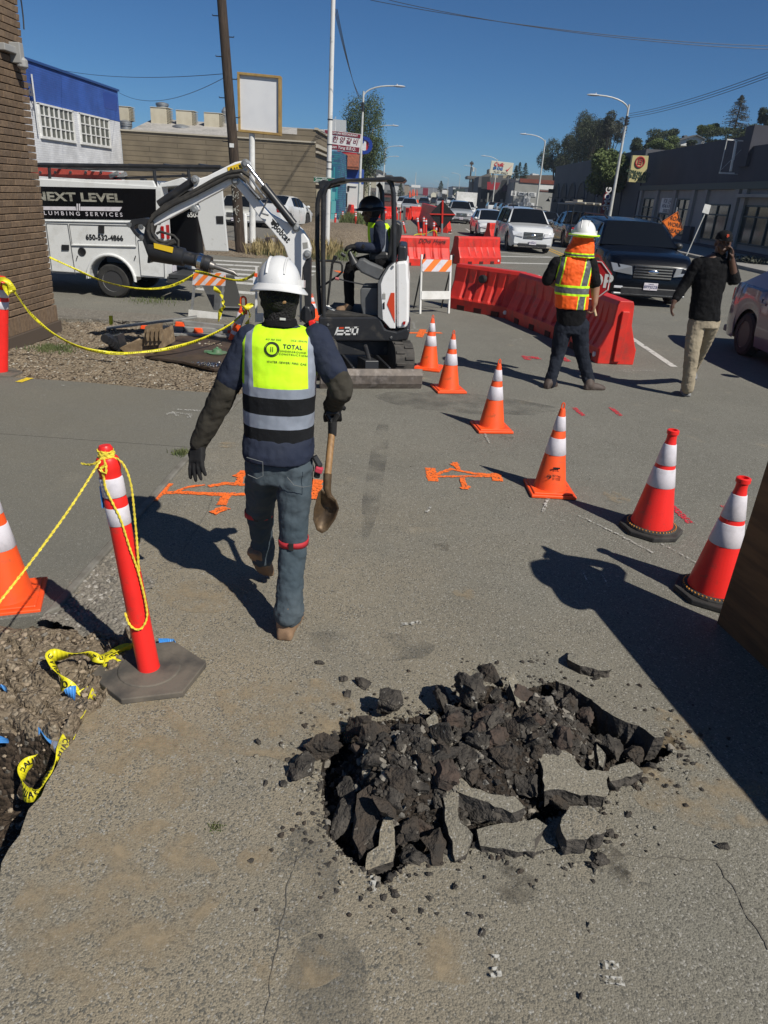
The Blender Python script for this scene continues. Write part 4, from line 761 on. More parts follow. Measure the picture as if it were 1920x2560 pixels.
# generic far buildings down both sides
rn = random.Random(21); FB = [(-9, 92, 7, 16, 3.8, 'cream'), (-10, 125, 8, 20, 4.6, 'white'), (-9, 155, 6, 18, 3.5, 'grey'), (-11, 190, 9, 30, 5.2, 'tan'), (-10, 250, 8, 40, 4, 'white'), (-12, 340, 10, 60, 6, 'grey'), (19, 232, 10, 24, 4.2, 'white'), (19, 280, 10, 40, 4.6, 'tan'), (20, 350, 12, 50, 5.5, 'white'), (20, 450, 12, 70, 5, 'cream'), (-12, 470, 12, 80, 6, 'tan'), (0, 880, 60, 40, 9, 'grey')]
FC = dict(cream=(.4, .37, .28), white=(.5, .5, .48), grey=(.2, .2, .2), tan=(.27, .22, .16))
for i, (x, y, w_, d_, h_, c_) in enumerate(FB):
    side = 'left' if x < 0 else 'right'; t = thing('distant_shop', (x, y, 0), 'small distant %s flat roofed building about %d metres off on the %s of the street' % (c_, round(y, -1), side), 'building', 'distant shops along the street')
    b = MB(); b.box((0, 0, h_/2), (w_, d_, h_)); b.build('wall', mat('far_'+c_, FC[c_], .85), t); b = MB(); b.box((0, 0, h_+.1), (w_+.4, d_+.4, .25)); b.build('roof', M_grey, t)
    b = MB(); [b.box((0, -d_/2-.03, 1.5), (w_*.7, .06, 1.4))]; sx = 1 if x < 0 else -1; [b.box((sx*(w_/2+.03), -d_*.4+d_*.2*j, 1.5), (.06, d_*.12, 1.6)) for j in range(5)]; b.build('window', M_glassb, t)

# ================= POLES, LAMPS, SIGNS =================
def street_lamp(x, y, h, d, label, grp='street lamps along the avenue', arm=2.0, rb=.11, clamp=True):
    t = thing('street_lamp', (x, y, 0), label, 'street lamp', grp)
    b = MB(); b.tube([(0, 0, 0), (0, 0, .6), (0, 0, h*.5), (0, 0, h-.35)], [rb*1.1, rb, rb*.8, rb*.55], 12); b.build('pole', M_lp, t, smooth=True)
    b = MB(); b.tube([(0, 0, h-.7)]+[(d*arm*(1-math.cos(a)), 0, h-.7+.75*math.sin(a)) for a in [PI/2*i/7 for i in range(1, 8)]], .045, 8); b.build('arm', M_lp, t, smooth=True)
    b = MB(); b.ell((d*(arm+.35), 0, h+.05), (.42, .15, .07), 12, 6); b.lathe([(.04, 0), (.04, .1)], 8, M=Matrix.Translation((d*(arm+.2), 0, h+.08))); b.build('lamp_head', mat('lamp_head', (.5, .51, .52), .5), t, smooth=True)
    if clamp: b = MB(); b.tube([(0, 0, h-1.55), (0, 0, h-1.0)], rb*.75, 8); [b.box((-d*.12, 0, h-1.45+.17*i), (.12, .08, .1)) for i in range(3)]; b.build('clamp', M_black, t)
    return t
def lamp_from(k, x, y, h, d, label, **kw): q = SZ(k, x, y, h-.5); return street_lamp(q.x, q.y, h, d, label, **kw)
street_lamp(-4.15, 54.5, 8.3, 1, 'white street lamp beside the Korean restaurant sign, nearest on the left')
lamp_from('c', 1140, 508, 8.3, 1, 'second street lamp on the left, in front of the large tree')
for k, x, y, lb in [('c', 1238, 655, 'third street lamp on the left, head just clear of the large tree'), ('c', 1236, 728, 'fourth street lamp on the left, small against the tree edge'), ('c', 1222, 842, 'farthest street lamp on the left, near the horizon')]: lamp_from(k, x, y, 8.3, 1, lb, clamp=False)
lamp_from('e', 455, 235, 8.3, -1, 'tall street lamp nearest on the right, beside the yellow sign')
for x, y, lb in [(1255, 530, 'second street lamp on the right, in front of the smog shop'), (841, 695, 'third street lamp on the right, in front of the Quik SMOG sign'), (656, 770, 'fourth street lamp on the right, beside the wooden crossarm pole'), (520, 825, 'fifth street lamp on the right, left of the crossarm pole'), (418, 855, 'sixth street lamp on the right'), (343, 885, 'seventh street lamp on the right, small and far'), (294, 905, 'eighth street lamp on the right, very far'), (250, 922, 'ninth street lamp on the right, almost at the horizon'), (215, 935, 'last visible street lamp on the right')]: lamp_from('d', x, y, 8.3, -1, lb, clamp=False)
t = thing('white_pole', (-2.95, 25.42, 0), 'tall plain white street pole in front of the restaurant sign', 'pole')
b = MB(); b.tube([(0, 0, 0), (0, 0, 5), (0, 0, 9.5)], [.085, .073, .06], 14); b.build('pole', mat('chipped_white', (.62, .62, .6), .5, c2=(.35, .36, .36), ns=3, nr=(.58, .68)), t, smooth=True)
b = MB(); [b.tube([(0, 0, z_), (0, 0, z_+.03)], .086, 12) for z_ in (2.5, 2.7, 3.2, 3.9)]; b.build('band', M_blackm, t); b = MB(); b.lathe([(.16, 0), (.16, .06), (.09, .1)], 14); b.build('base', M_lp, t)
b = MB(); b.tube([(0, 0, 9.3), (1, 0, 9.7), (2, 0, 9.8)], .045, 8); b.build('arm', M_lp, t)
t = thing('street_name_sign', (-2.9, 25.2, 2.5), 'green street name sign clamped to the white pole', 'street sign')
b = MB(); p_, q_ = wallY(b, 'c', 690, 865, 848, 917, 25.25, .02); b.build('panel', mat('sign_green', (.01, .13, .07), .5), t, w=True)
b = MB(); m_ = look((p_.x+.05, 25.23, (p_.z+q_.z)/2), -90); b.text('Smalley', (p_.z-q_.z)*.85, m_, ext=.001, bold=.01, align='LEFT'); b.text('AVE', (p_.z-q_.z)*.45, m_ @ Matrix.Translation((q_.x-p_.x-.42, .03, 0)), ext=.001, bold=.01, align='LEFT'); b.box(((p_.x+q_.x)/2, 25.242, p_.z-.012), (q_.x-p_.x, .01, .012)); b.box(((p_.x+q_.x)/2, 25.242, q_.z+.012), (q_.x-p_.x, .01, .012)); b.build('lettering', M_white, t, w=True)
# utility pole
up = G('c', 130, 1470); t = thing('utility_pole', up, 'weathered brown wooden utility pole leaning slightly left', 'utility pole')
b = MB(); b.tube([(0, 0, 0), (-.1, 0, 2), (-.35, 0, 6), (-.55, 0, 9.5)], [.15, .14, .12, .105], 14); b.build('pole', M_wood, t, smooth=True)
for i, z_ in enumerate([2.95, 3.55, 4.0, 4.45, 4.95, 5.4, 5.85]): b = MB(); s_ = 1 if i % 2 else -1; xx = -.06*z_; b.tube([(xx, 0, z_), (xx+s_*.26, 0, z_), (xx+s_*.26, 0, z_+.03)], .012, 6); b.build('step_peg', M_blackm, t)
b = MB(); b.box((-.16, -.125, 2.86), (.12, .03, .1)); b.build('tag', M_white, t); b = MB(); rn = random.Random(3)
for i in range(40): z_ = rn.uniform(.9, 2.0); b.box((-.05*z_+rn.uniform(-.08, .08), -.14, z_), (.02, .02, rn.uniform(.02, .07)), rx=.2, ry=rn.uniform(-1, 1))
b.build('staples', mat('old_paper', (.35, .34, .3), .8), t)
# blank sign
pp = G('c', 220, 1400); Y0 = pp.y; t = thing('blank_sign', pp, 'blank white sign with a gold frame on a white pole', 'sign')
p_, q_ = P('c', 108, 70, Y0), P('c', 440, 548, Y0); cx, cz, W_, H_ = (p_.x+q_.x)/2, (p_.z+q_.z)/2, q_.x-p_.x, p_.z-q_.z; tl = .03
b = MB(); b.tube([(0, 0, 0), (.03, 0, cz-H_/2)], [.105, .09], 14); b.build('pole', M_white, t, smooth=True)
M_gold = mat('gold_frame', (.38, .25, .08), .6, c2=(.28, .18, .06), ns=4)
b = MB(); fw = .07
for (c_, d_) in [((cx, Y0, cz+H_/2-fw/2), (W_, .3, fw)), ((cx, Y0, cz-H_/2+fw/2), (W_, .3, fw)), ((cx-W_/2+fw/2, Y0, cz), (fw, .3, H_-2*fw)), ((cx+W_/2-fw/2, Y0, cz), (fw, .3, H_-2*fw))]: b.box(c_, d_)
for v in range(len(b.v)): x_, y_, z_ = b.v[v]; b.v[v] = (x_, y_, z_+(cx-x_)*tl)
b.build('frame', M_gold, t, w=True, bev=.006)
b = MB(); b.box((cx, Y0+.02, cz), (W_-.1, .2, H_-.1), ry=tl); b.build('panel', mat('sign_white', (.66, .67, .68), .5, c2=(.6, .61, .63), ns=1.5), t, w=True)
# bollards by the pole
for i, (x0, yb_, yt_) in enumerate([(165, 1400, 1150), (622, 1250, 1105)]):
    q = G('c', x0, yb_); b = MB(); h_ = P('c', x0, yt_, q.y).z; b.lathe([(.07, 0), (.07, h_-.05), (.05, h_), (0, h_)], 12); o = b.build('pipe_bollard', M_white, smooth=True); o.location = q; tag(o, ['white pipe bollard between the wooden pole and the sign pole', 'white pipe bollard at the corner of the brown building'][i], 'bollard')
# restaurant sign
Y0 = 54.0; t = thing('restaurant_sign', (-5.4, Y0, 0), 'white and maroon Korean restaurant sign on the left side of the street', 'sign')
p_, q_ = P('c', 768, 512, Y0), P('c', 1048, 678, Y0); cx, cz, W_, H_ = (p_.x+q_.x)/2, (p_.z+q_.z)/2, q_.x-p_.x, p_.z-q_.z; tl = .06
M_mar = mat('maroon_panel', (.2, .02, .035), .5); Ms = look((cx, Y0-.16, cz), -90) @ Matrix.Rotation(-tl, 4, 'Z')
b = MB(); b.box((cx, Y0, cz), (W_, .3, H_), ry=tl); b.build('panel', M_white, t, w=True)
b = MB(); b.box((0, H_*.38, 0), (W_*.96, H_*.19, .03), M=Ms); b.box((0, -H_*.33, 0), (W_*.96, H_*.25, .03), M=Ms); b.build('maroon_band', M_mar, t, w=True)
b = MB(); b.text('KOREAN RESTAURANT', H_*.15, Ms @ Matrix.Translation((.12, H_*.38, .02)), ext=.004, bold=.02); b.text('Huan Yang B.B.Q.', H_*.22, Ms @ Matrix.Translation((.05, -H_*.33, .02)), ext=.004, bold=.01, shear=.15); b.build('lettering_white', M_white, t, w=True)
b = MB(); b.text('한양갈비', H_*.36, Ms @ Matrix.Translation((.2, H_*.04, .0)), ext=.01, bold=.01, shear=.2, sp=1.35); b.build('lettering_maroon', M_mar, t, w=True)
b = MB(); b.box((cx-.9, Y0+.5, cz/2), (.15, .15, cz)); b.tube([(cx-1.6, Y0+1, 4.9), (cx-.6, Y0+1, 6.4), (cx-.6, Y0+1, 4.6)], .04, 6); b.build('post', M_white, t, w=True)
t = thing('white_panel_sign', (-5, 57, 0), 'plain pale panel rising just above the restaurant sign', 'sign'); b = MB(); poly(b, 'c', [(800, 420), (937, 432), (937, 520), (800, 515)], 57, .2); b.build('panel', mat('pale_grey_panel', (.45, .47, .48), .6), t, w=True); b = MB(); b.box((P('c', 900, 520, 57).x, 57.1, 2.5), (.12, .12, 5)); b.build('post', M_white, t, w=True)
t = thing('red_hexagon_sign', (-4, 66, 0), 'red hexagon edged sign with a blue letter O, half behind the restaurant sign', 'sign')
b = MB(); poly(b, 'c', [(860, 660), (900, 560), (1060, 568), (1112, 588), (1105, 680), (985, 718), (900, 690)], 66, .3); b.build('panel', mat('sign_bright_red', (.45, .02, .03), .5), t, w=True)
b = MB(); poly(b, 'c', [(900, 580), (1092, 590), (1090, 672), (900, 672)], 65.95, .04); b.build('face', M_white, t, w=True)
b = MB(); o_ = P('c', 1077, 632, 65.9); b.text('O', 1.75, look(o_, -90), ext=.01, bold=.03); b.text('S', .5, look(P('c', 1066, 592, 65.9), -90), ext=.01, bold=.03); b.build('lettering', mat('sign_deep_blue', (.01, .04, .25), .5), t, w=True)
b = MB(); b.box((P('c', 960, 700, 66).x, 66.2, 2), (.2, .2, 4)); b.build('post', M_white, t, w=True)
# yellow sign on the right
Y0 = 57; t = thing('yellow_shop_sign', (14.5, Y0, 0), 'pale yellow sign with a red round emblem at the end of the charcoal wall', 'sign')
b = MB(); poly(b, 'e', [(492, 650), (628, 655), (600, 888), (455, 880)], Y0, .4); b.build('panel', mat('pale_yellow', (.5, .44, .2), .6), t, w=True)
b = MB(); c_ = P('e', 553, 710, Y0-.02); ring = [(c_.x+.3*math.cos(a), Y0-.02, c_.z+.32*math.sin(a)) for a in [2*PI*i/24 for i in range(24)]]; b.tube(ring, .06, 6, closed=True); b.text('日', .4, look((c_.x, Y0-.03, c_.z), -90), ext=.01, bold=.03); b.build('emblem', mat('emblem_red', (.35, .03, .03), .6), t, w=True)
b = MB(); m_ = look(P('e', 540, 802, Y0-.03), -90) @ Matrix.Rotation(-.1, 4, 'Z'); b.text('KOREAN BBQ', .28, m_, ext=.01, bold=.02); b.text('수라갈비', .42, look(P('e', 532, 846, Y0-.03), -90) @ Matrix.Rotation(-.1, 4, 'Z'), ext=.01, bold=.02); b.build('lettering', mat('dark_green_ink', (.03, .06, .03), .6), t, w=True)
# AMC auto repair board
Y0 = 72; t = thing('auto_repair_board', (15, Y0, 0), 'auto repair sign board with black letters over a dark blue strip', 'sign')
b = MB(); p_, q_ = P('e', 345, 935, Y0), P('e', 500, 1020, Y0); poly(b, 'e', [(350, 935), (508, 945), (498, 1020), (338, 1018)], Y0, .2); b.build('panel', mat('board_grey', (.16, .17, .19), .7), t, w=True)
b = MB(); poly(b, 'e', [(338, 1018), (498, 1022), (490, 1078), (332, 1075)], Y0-.03, .2); b.build('blue_strip', mat('board_blue', (.02, .07, .2), .6), t, w=True)
b = MB(); b.text('AMC', .95, look(P('e', 422, 965, Y0-.05), -90), ext=.01, bold=.03); b.text('AUTO REPAIR', .82, look(P('e', 420, 998, Y0-.05), -90), ext=.01, bold=.03, sx=.98); b.build('lettering', mat('dark_red_ink', (.03, .008, .012), .6), t, w=True)
b = MB(); b.text('SMOG CHECK', .62, look(P('e', 425, 1050, Y0-.08), -90), ext=.01, bold=.01); b.build('lettering_pale', M_chalk, t, w=True)
b = MB(); q_ = P('e', 485, 1080, Y0); b.box((q_.x, Y0+.1, q_.z/2), (.18, .18, q_.z)); q_ = P('e', 345, 1080, Y0); b.box((q_.x, Y0+.1, q_.z/2), (.18, .18, q_.z)); b.build('post', M_ink, t, w=True)
b = MB(); poly(b, 'e', [(345, 1080), (550, 1080), (545, 1175), (330, 1175)], 78, .5); o = b.build('garden_wall', M_pg); tag(o, 'pale low wall under the auto repair board', 'wall')
t = thing('feather_flag', P('e', 250, 1170, 62), 'red and blue feather flag reading SMOG beside the street lamp', 'flag'); b = MB(); poly(b, 'e', [(240, 1000), (262, 962), (290, 955), (290, 1070), (228, 1170), (205, 1170)], 62, .03); b.build('cloth', mat('flag_red', (.25, .02, .03), .7), t, w=True); b = MB(); poly(b, 'e', [(250, 1000), (290, 990), (288, 1060), (262, 1060)], 61.96, .02); b.build('blue_patch', mat('flag_blue', (.03, .05, .2), .7), t, w=True)
b = MB(); m_ = look(P('e', 272, 1025, 61.9), -90) @ Matrix.Rotation(PI/2, 4, 'Z'); b.text('SMOG', .6, m_, ext=.005, bold=.02); b.build('lettering', M_white, t, w=True)
# road work ahead
q = G('i', 1040, 420); Y0 = 24.0; t = thing('road_work_sign', (7.4, Y0, 0), 'orange diamond sign reading ROAD WORK AHEAD behind the dark blue SUV', 'road sign')
c_ = P('i', 1022, 163, Y0); b = MB(); R_ = (P('i', 1090, 195, Y0)-c_).length; pts = [P('i', 1055, 76, Y0), P('i', 1090, 195, Y0), P('i', 1022, 250, Y0), P('i', 950, 145, Y0)]; cc = sum(pts, Vector())/4
Mo = mat('sign_orange', (.75, .16, .01), .5); b.prism(pts, (0, .02, 0)); b.build('panel', Mo, t, w=True)
b = MB(); inn = [cc+(p-cc)*.93 for p in pts]; inn = [p+Vector((0, -.004, 0)) for p in inn]; b.tube(inn, .012, 4, closed=True); m_ = look((cc.x, Y0-.006, cc.z), -90) @ Matrix.Rotation(-.12, 4, 'Z')
for i, s_ in enumerate(['ROAD', 'WORK', 'AHEAD']): b.text(s_, .17, m_ @ Matrix.Translation((.02, .17-.17*i, 0)), ext=.001, bold=.01, sx=.8)
b.build('lettering', M_ink, t, w=True)
b = MB(); b.tube([(cc.x, Y0+.04, cc.z+.5), (cc.x+.05, Y0+.04, .35)], .02, 6); [b.tube([(cc.x+.05, Y0+.04, .35), (cc.x+.05+dx, Y0+.04+dy, .02)], .018, 6) for dx, dy in ((-.5, -.4), (.5, -.4), (-.4, .5), (.4, .5))]; b.build('stand', M_galv, t, w=True)
# leaning small sign
t = thing('leaning_sign', (13.2, 42, 0), 'small blank white plate on a thin post leaning right', 'sign')
p0, p1 = P('e', 975, 1470, 36), P('e', 1130, 1120, 36); b = MB(); b.tube([p0-(p1-p0)*.3, p1], .025, 6); b.build('post', M_lp, t, w=True)
b = MB(); poly(b, 'e', [(1115, 1070), (1168, 1082), (1145, 1160), (1090, 1145)], 35.95, .03); b.build('panel', M_white, t, w=True)
# speed limit sign
Y0 = 120; t = thing('speed_limit_sign', (P('s', 1020, 900, Y0).x, Y0, 0), 'white speed limit 25 sign on a dark post before the smog shop', 'road sign')
b = MB(); p_, q_ = wallY(b, 's', 988, 645, 1050, 718, Y0, .05); b.build('panel', M_white, t, w=True); cx = (p_.x+q_.x)/2
b = MB(); H_ = p_.z-q_.z; b.text('25', H_*.6, look((cx, Y0-.03, q_.z+H_*.33), -90), ext=.003, bold=.03); b.text('SPEED\nLIMIT', H_*.2, look((cx, Y0-.03, q_.z+H_*.78), -90), ext=.003, bold=.01); b.build('lettering', M_ink, t, w=True)
b = MB(); b.box((cx, Y0+.12, 2.6), (.14, .14, 5.2)); b.build('post', M_blackm, t, w=True); b = MB(); wallY(b, 's', 970, 498, 1085, 535, Y0, .06); b.build('name_plate', M_chr, t, w=True)
# crossarm pole far right
q = SZ('s', 440, 250, 9.6); t = thing('crossarm_pole', (q.x, q.y, 0), 'dark wooden power pole with crossarm and transformer, right of centre in the distance', 'utility pole')
b = MB(); b.tube([(0, 0, 0), (0, 0, 9.8)], [.22, .16], 10); b.build('pole', M_wood, t); b = MB(); b.box((0, 0, 6.2), (2.6, .15, .15)); b.box((0, 0, 9.3), (.9, .2, .5)); b.build('crossarm', M_wood, t); b = MB(); b.lathe([(.25, 0), (.25, .8), (.1, .9)], 12, M=Matrix.Translation((.5, 0, 7.6))); b.build('transformer', M_lp, t)
# far signs along the street
for k, x0, y0, x1, y1, Y0, m_, lb in [('d', 98, 905, 175, 933, 260, M_white, 'wide white distant sign board above the street, left'), ('d', 200, 932, 240, 1000, 230, M_mar, 'dark maroon distant sign by the right kerb'), ('d', 365, 950, 404, 985, 160, M_white, 'white square distant sign above a dark one'), ('d', 365, 988, 404, 1030, 158, M_dk, 'dark distant sign with a pale badge'), ('d', 305, 965, 330, 990, 200, M_pg, 'small pale distant sign right of the round one')]:
    t = thing('distant_sign', (P(k, (x0+x1)/2, y1, Y0).x, Y0, 0), lb, 'sign'); b = MB(); p_, q_ = wallY(b, k, x0, y0, x1, y1, Y0, .3); b.build('panel', m_, t, w=True, bev=.05); b = MB(); b.box(((p_.x+q_.x)/2, Y0+.15, q_.z/2), (.25, .25, max(.5, q_.z))); b.build('post', M_grey, t, w=True)
t = thing('round_sign', (P('d', 290, 995, 190).x, 190, 0), 'round cream distant sign on a post', 'sign'); c_ = P('d', 290, 997, 190); b = MB(); b.lathe([(.65, -.15), (.65, .15)], 24, ax='Y', c=(0, 0, 0), M=Matrix.Translation(c_)); b.build('disc', mat('cream_panel', (.6, .58, .47)), t, w=True); b = MB(); b.box((c_.x, 190.2, c_.z/2), (.2, .2, c_.z)); b.build('post', M_grey, t, w=True)
t = thing('thin_mast', (P('d', 132, 900, 270).x, 270, 0), 'thin tall mast far down the street', 'mast'); b = MB(); zt = P('d', 132, 797, 270).z; b.tube([(0, 0, 0), (0, 0, zt)], [.2, .08], 6); b.build('mast', M_lp, t); b = MB(); b.box((0, 0, zt*.5), (.8, .1, .1)); b.build('bracket', M_lp, t)
# overhead wires
def wire(name, a, c, sag, r, label, n=24):
    b = MB(); a, c = Vector(a), Vector(c); b.tube([a.lerp(c, i/n)-Vector((0, 0, sag*4*(i/n)*(1-i/n))) for i in range(n+1)], r, 5); return tag(b.build(name, M_black), label, 'wire', 'overhead wires')
L1 = P('e', 455, 320, 55); L0 = P('c', 1045, 265, 54.5)
for i in range(3):
    wire('overhead_wire', P('e', 462, 290+18*i, 55), P('D', 1700, 140+6*i, 30), .2, .012, 'overhead wire rising from the right street lamp to the top right, '+['top strand', 'middle strand', 'bottom strand'][i])
    wire('overhead_wire', P('c', 1040, 240+14*i, 54.5), P('D', 722+3*i, 20, 26), .3, .012, 'overhead wire between the two left poles, '+['top strand', 'middle strand', 'bottom strand'][i])
for i, (pts) in enumerate([[(800, 0), (1068, 54), (1480, 101), (1700, 99)], [(840, 0), (1100, 62), (1480, 104), (1700, 107)]]):
    b = MB(); q = [P('D', *p, 24) for p in pts]; cr = []
    for s_ in range(25): u = s_/24; w_ = [ (1-u)**3, 3*u*(1-u)**2, 3*u*u*(1-u), u**3]; cr.append(sum((q[j]*w_[j] for j in range(4)), Vector()))
    b.tube(cr, .008, 5); tag(b.build('overhead_wire', M_black), ['upper', 'lower'][i]+' of the long wires crossing the sky at the top right', 'wire', 'overhead wires')
wire('overhead_wire', P('a', 250, 420, 38), P('a', 1450, 478, 22), .25, .008, 'thin wire from the blue building to the wooden pole, upper')
wire('overhead_wire', P('a', 770, 600, 41), P('a', 1450, 505, 22), .45, .008, 'thin wire from the blue building to the wooden pole, lower')

# ================= TREES =================
M_lf = {k: mat('foliage_'+k, c, .75, c2=c2, ns=1.3, nr=(.4, .6)) for k, c, c2 in [('dark', (.024, .036, .014), (.05, .068, .025)), ('mid', (.05, .08, .022), (.09, .12, .035)), ('light', (.085, .12, .03), (.13, .165, .05)), ('grey', (.045, .05, .035), (.075, .08, .055))]}
M_bark = mat('bark', (.09, .07, .055), .9, c2=(.05, .04, .03), ns=4, b=.6, bs=8)
def leaves(b, cs, n, ls, seed, flat=.7):
    r = np.random.RandomState(seed); K = len(cs); per = max(1, n//K); V_ = []; 
    for (c, R_) in cs:
        d = r.normal(size=(per, 3)); d /= np.linalg.norm(d, axis=1)[:, None]; rr = (r.uniform(.35, 1.0, (per, 1)))**.5
        pos = np.array(c)+d*rr*np.array(R_)*(1+.18*np.sin(d[:, :1]*7+d[:, 1:2]*5+seed)); 
        a = r.normal(size=(per, 3)); a /= np.linalg.norm(a, axis=1)[:, None]; t_ = np.cross(a, r.normal(size=(per, 3))); t_ /= np.linalg.norm(t_, axis=1)[:, None]
        s = ls*r.uniform(.5, 1.3, (per, 1)); V_.append(np.stack([pos-a*s, pos+t_*s*.6, pos+a*s, pos-t_*s*.6], 1).reshape(-1, 3))
    V_ = np.concatenate(V_); o = len(b.v); b.v += [tuple(v) for v in V_]; m = len(V_)//4; b.f += [(o+4*i, o+4*i+1, o+4*i+2, o+4*i+3) for i in range(m)]; b.mi += [b.c]*m
def tree(label, k, cx, cy, rx, ry, Y, m='mid', n=2600, lobes=14, seed=1, ls=None, ground=0, name='tree', m2=None, hollow=1):
    c = P(k, cx, cy, Y); s = ZZ[k][2]/FP*Y*1.03; RX, RZ = rx*s, ry*s; r = random.Random(seed); base = Vector((c.x, Y, ground)); t = thing(name, base, label, 'tree')
    cs = []
    for i in range(lobes):
        a = r.uniform(0, 6.28); e = r.uniform(-1, 1); q = r.uniform(.35, .78); f = r.uniform(.26, .46)
        cs.append(((RX*q*math.cos(a)*math.sqrt(1-e*e*.6), RX*q*math.sin(a)*math.sqrt(1-e*e*.6), c.z-ground+RZ*.8*e*q*1.2), (RX*f, RX*f, RZ*f*.9)))
    ls = ls or max(.05, s*4.6); n = int(n*2.6); b = MB(); leaves(b, cs, n, ls, seed)
    if m2: b.c = 1; leaves(b, cs[:lobes//2], n//3, ls, seed+9)
    b.build('crown', [M_lf[m], M_lf[m2 or m]], t)
    b = MB(); h = c.z-ground; b.tube([(0, 0, 0), (RX*.04, 0, h*.5), (0, 0, h)], [RX*.1, RX*.07, RX*.03], 8)
    for i in range(6): q = cs[i % len(cs)][0]; b.tube([(0, 0, h*.45), (q[0]*.5, q[1]*.5, (h*.5+q[2])/2), q], [RX*.045, RX*.03, RX*.012], 6)
    b.build('trunk', M_bark, t, smooth=True); return t
def conifer(label, k, tx, ty, bx_half, by, Y, m='dark', seed=1, ground=0, gaps=1.0, name='conifer_tree', n=26):
    top = P(k, tx, ty, Y); bz = P(k, tx, by, Y).z; s = ZZ[k][2]/FP*Y*1.03; R_ = bx_half*s; H_ = top.z-bz; t = thing(name, (top.x, Y, ground), label, 'tree'); r = np.random.RandomState(seed); b = MB(); tr = MB()
    tr.tube([(0, 0, 0), (0, 0, top.z-ground)], [R_*.09, R_*.02], 8); cs = []
    for i in range(n):
        u = i/n; z_ = bz-ground+H_*u; L = R_*(1-u)**.8*r.uniform(.75, 1.05)
        for j in range(7):
            a = r.uniform(0, 6.28); tip = (L*math.cos(a), L*math.sin(a), z_-L*.12); tr.tube([(0, 0, z_), tip], [R_*.015, R_*.004], 4)
            for q in (.45, .7, .95): cs.append(((tip[0]*q, tip[1]*q, z_-L*.12*q+.02*H_*r.uniform(-1, 1)), (L*.17+.1, L*.17+.1, H_*.014)))
    leaves(b, cs, n*7*3*5, max(.08, s*3), seed); b.build('crown', M_lf[m], t); tr.build('trunk', M_bark, t)
    return t
tree('large green tree behind the restaurant sign on the left', 'c', 1075, 640, 175, 330, 76, 'mid', 9000, 26, 3, m2='dark')
tree('broad dark eucalyptus behind the arcade building, left of its taller neighbour', 'd', 1370, 640, 150, 190, 140, 'dark', 5200, 18, 4, m2='grey')
tree('tallest dark eucalyptus behind the arcade building', 'd', 1610, 590, 170, 240, 125, 'dark', 6500, 20, 5, m2='grey')
tree('dark eucalyptus with open crown left of the tall lamp', 'e', 130, 500, 160, 190, 118, 'dark', 6000, 20, 6, m2='grey')
tree('ragged eucalyptus crown top touching the tall lamp', 'e', 320, 400, 115, 120, 112, 'grey', 3000, 16, 7, m2='dark')
tree('light green street tree in front of the arcade building', 'e', 290, 790, 165, 200, 66, 'light', 8000, 22, 8, m2='mid', ls=.13)
tree('dark round tree above the pale yellow sign', 'e', 545, 570, 80, 85, 100, 'dark', 2400, 10, 9, ground=3)
tree('dark oak on the hill above the charcoal wall', 'e', 760, 510, 145, 90, 104, 'dark', 4200, 16, 10, ground=5)
tree('light green tree below the dark hill oak', 'e', 770, 570, 115, 70, 92, 'light', 3000, 12, 11, ground=3, m2='mid')
tree('bright green tree right of the hillside house', 'e', 1155, 435, 100, 70, 112, 'light', 3000, 12, 12, ground=6, m2='mid')
tree('round dark tree at the right edge of the hill', 'e', 1650, 320, 75, 100, 105, 'dark', 3000, 10, 13, ground=8)
tree('small dark shrub in front of the hillside house', 'e', 1000, 545, 50, 35, 104, 'dark', 1200, 6, 14, ground=5, name='shrub')
tree('broad dark hedge tree on the hill under the conifer', 'e', 1350, 500, 210, 75, 108, 'dark', 4200, 16, 15, ground=6, m2='mid')
tree('dark tree on the hill behind the parapet block', 'e', 1560, 500, 130, 110, 100, 'dark', 3600, 14, 16, ground=6, m2='mid')
conifer('tall open conifer on the hill at the right', 'e', 1440, 128, 140, 440, 110, 'grey', 3, ground=6)
for i, (x, y, hw, by) in enumerate([(1110, 245, 60, 480), (1190, 255, 60, 480), (1060, 290, 55, 480)]): conifer('dark pointed conifer behind the smog shop, '+['middle', 'right', 'left'][i]+' of three', 's', x, y, hw, by, 158, 'dark', 20+i, n=16)
conifer('distant tall dark conifer clump left of the street end', 'c', 1360, 908, 34, 1010, 210, 'dark', 30, n=14); conifer('distant conifer just right of the sixth lamp', 'd', 358, 868, 30, 960, 230, 'dark', 31, n=12)
rn = random.Random(8); k_ = 0
for i in range(22):
    sd = -1 if i % 2 else 1; Y_ = 180+32*i; X_ = sd*(14+rn.uniform(0, 14))+5; h = rn.uniform(4, 7)
    t = thing('distant_tree', (X_, Y_, 0), 'small hazy tree in the distant row beside the street end', 'tree', 'distant street trees'); b = MB(); leaves(b, [((rn.uniform(-2, 2), 0, h*.65+rn.uniform(-1, 1)), (2.2, 2.2, h*.3)) for _ in range(4)], 500, .4, i); b.build('crown', M_lf['mid' if i % 3 else 'dark'], t); b = MB(); b.tube([(0, 0, 0), (0, 0, h*.7)], .2, 6); b.build('trunk', M_bark, t)
# low bushes at the right pavement
for i, (x, y, rr_) in enumerate([(1440, 1600, 60), (1560, 1610, 80)]): 
    c_ = G('e', x, y); t = thing('low_bush', c_, ['low dry bush by the shop row kerb', 'wider low dry bush at the shop row kerb'][i], 'bush'); b = MB(); leaves(b, [((rn.uniform(-.6, .6), rn.uniform(-.6, .6), .2), (.5, .5, .2)) for _ in range(5)], 900, .05, i); b.build('foliage', M_lf['grey'], t); b = MB(); [b.tube([(0, 0, 0), (rn.uniform(-.5, .5), rn.uniform(-.5, .5), .3)], .01, 4) for _ in range(8)]; b.build('stem', M_bark, t)
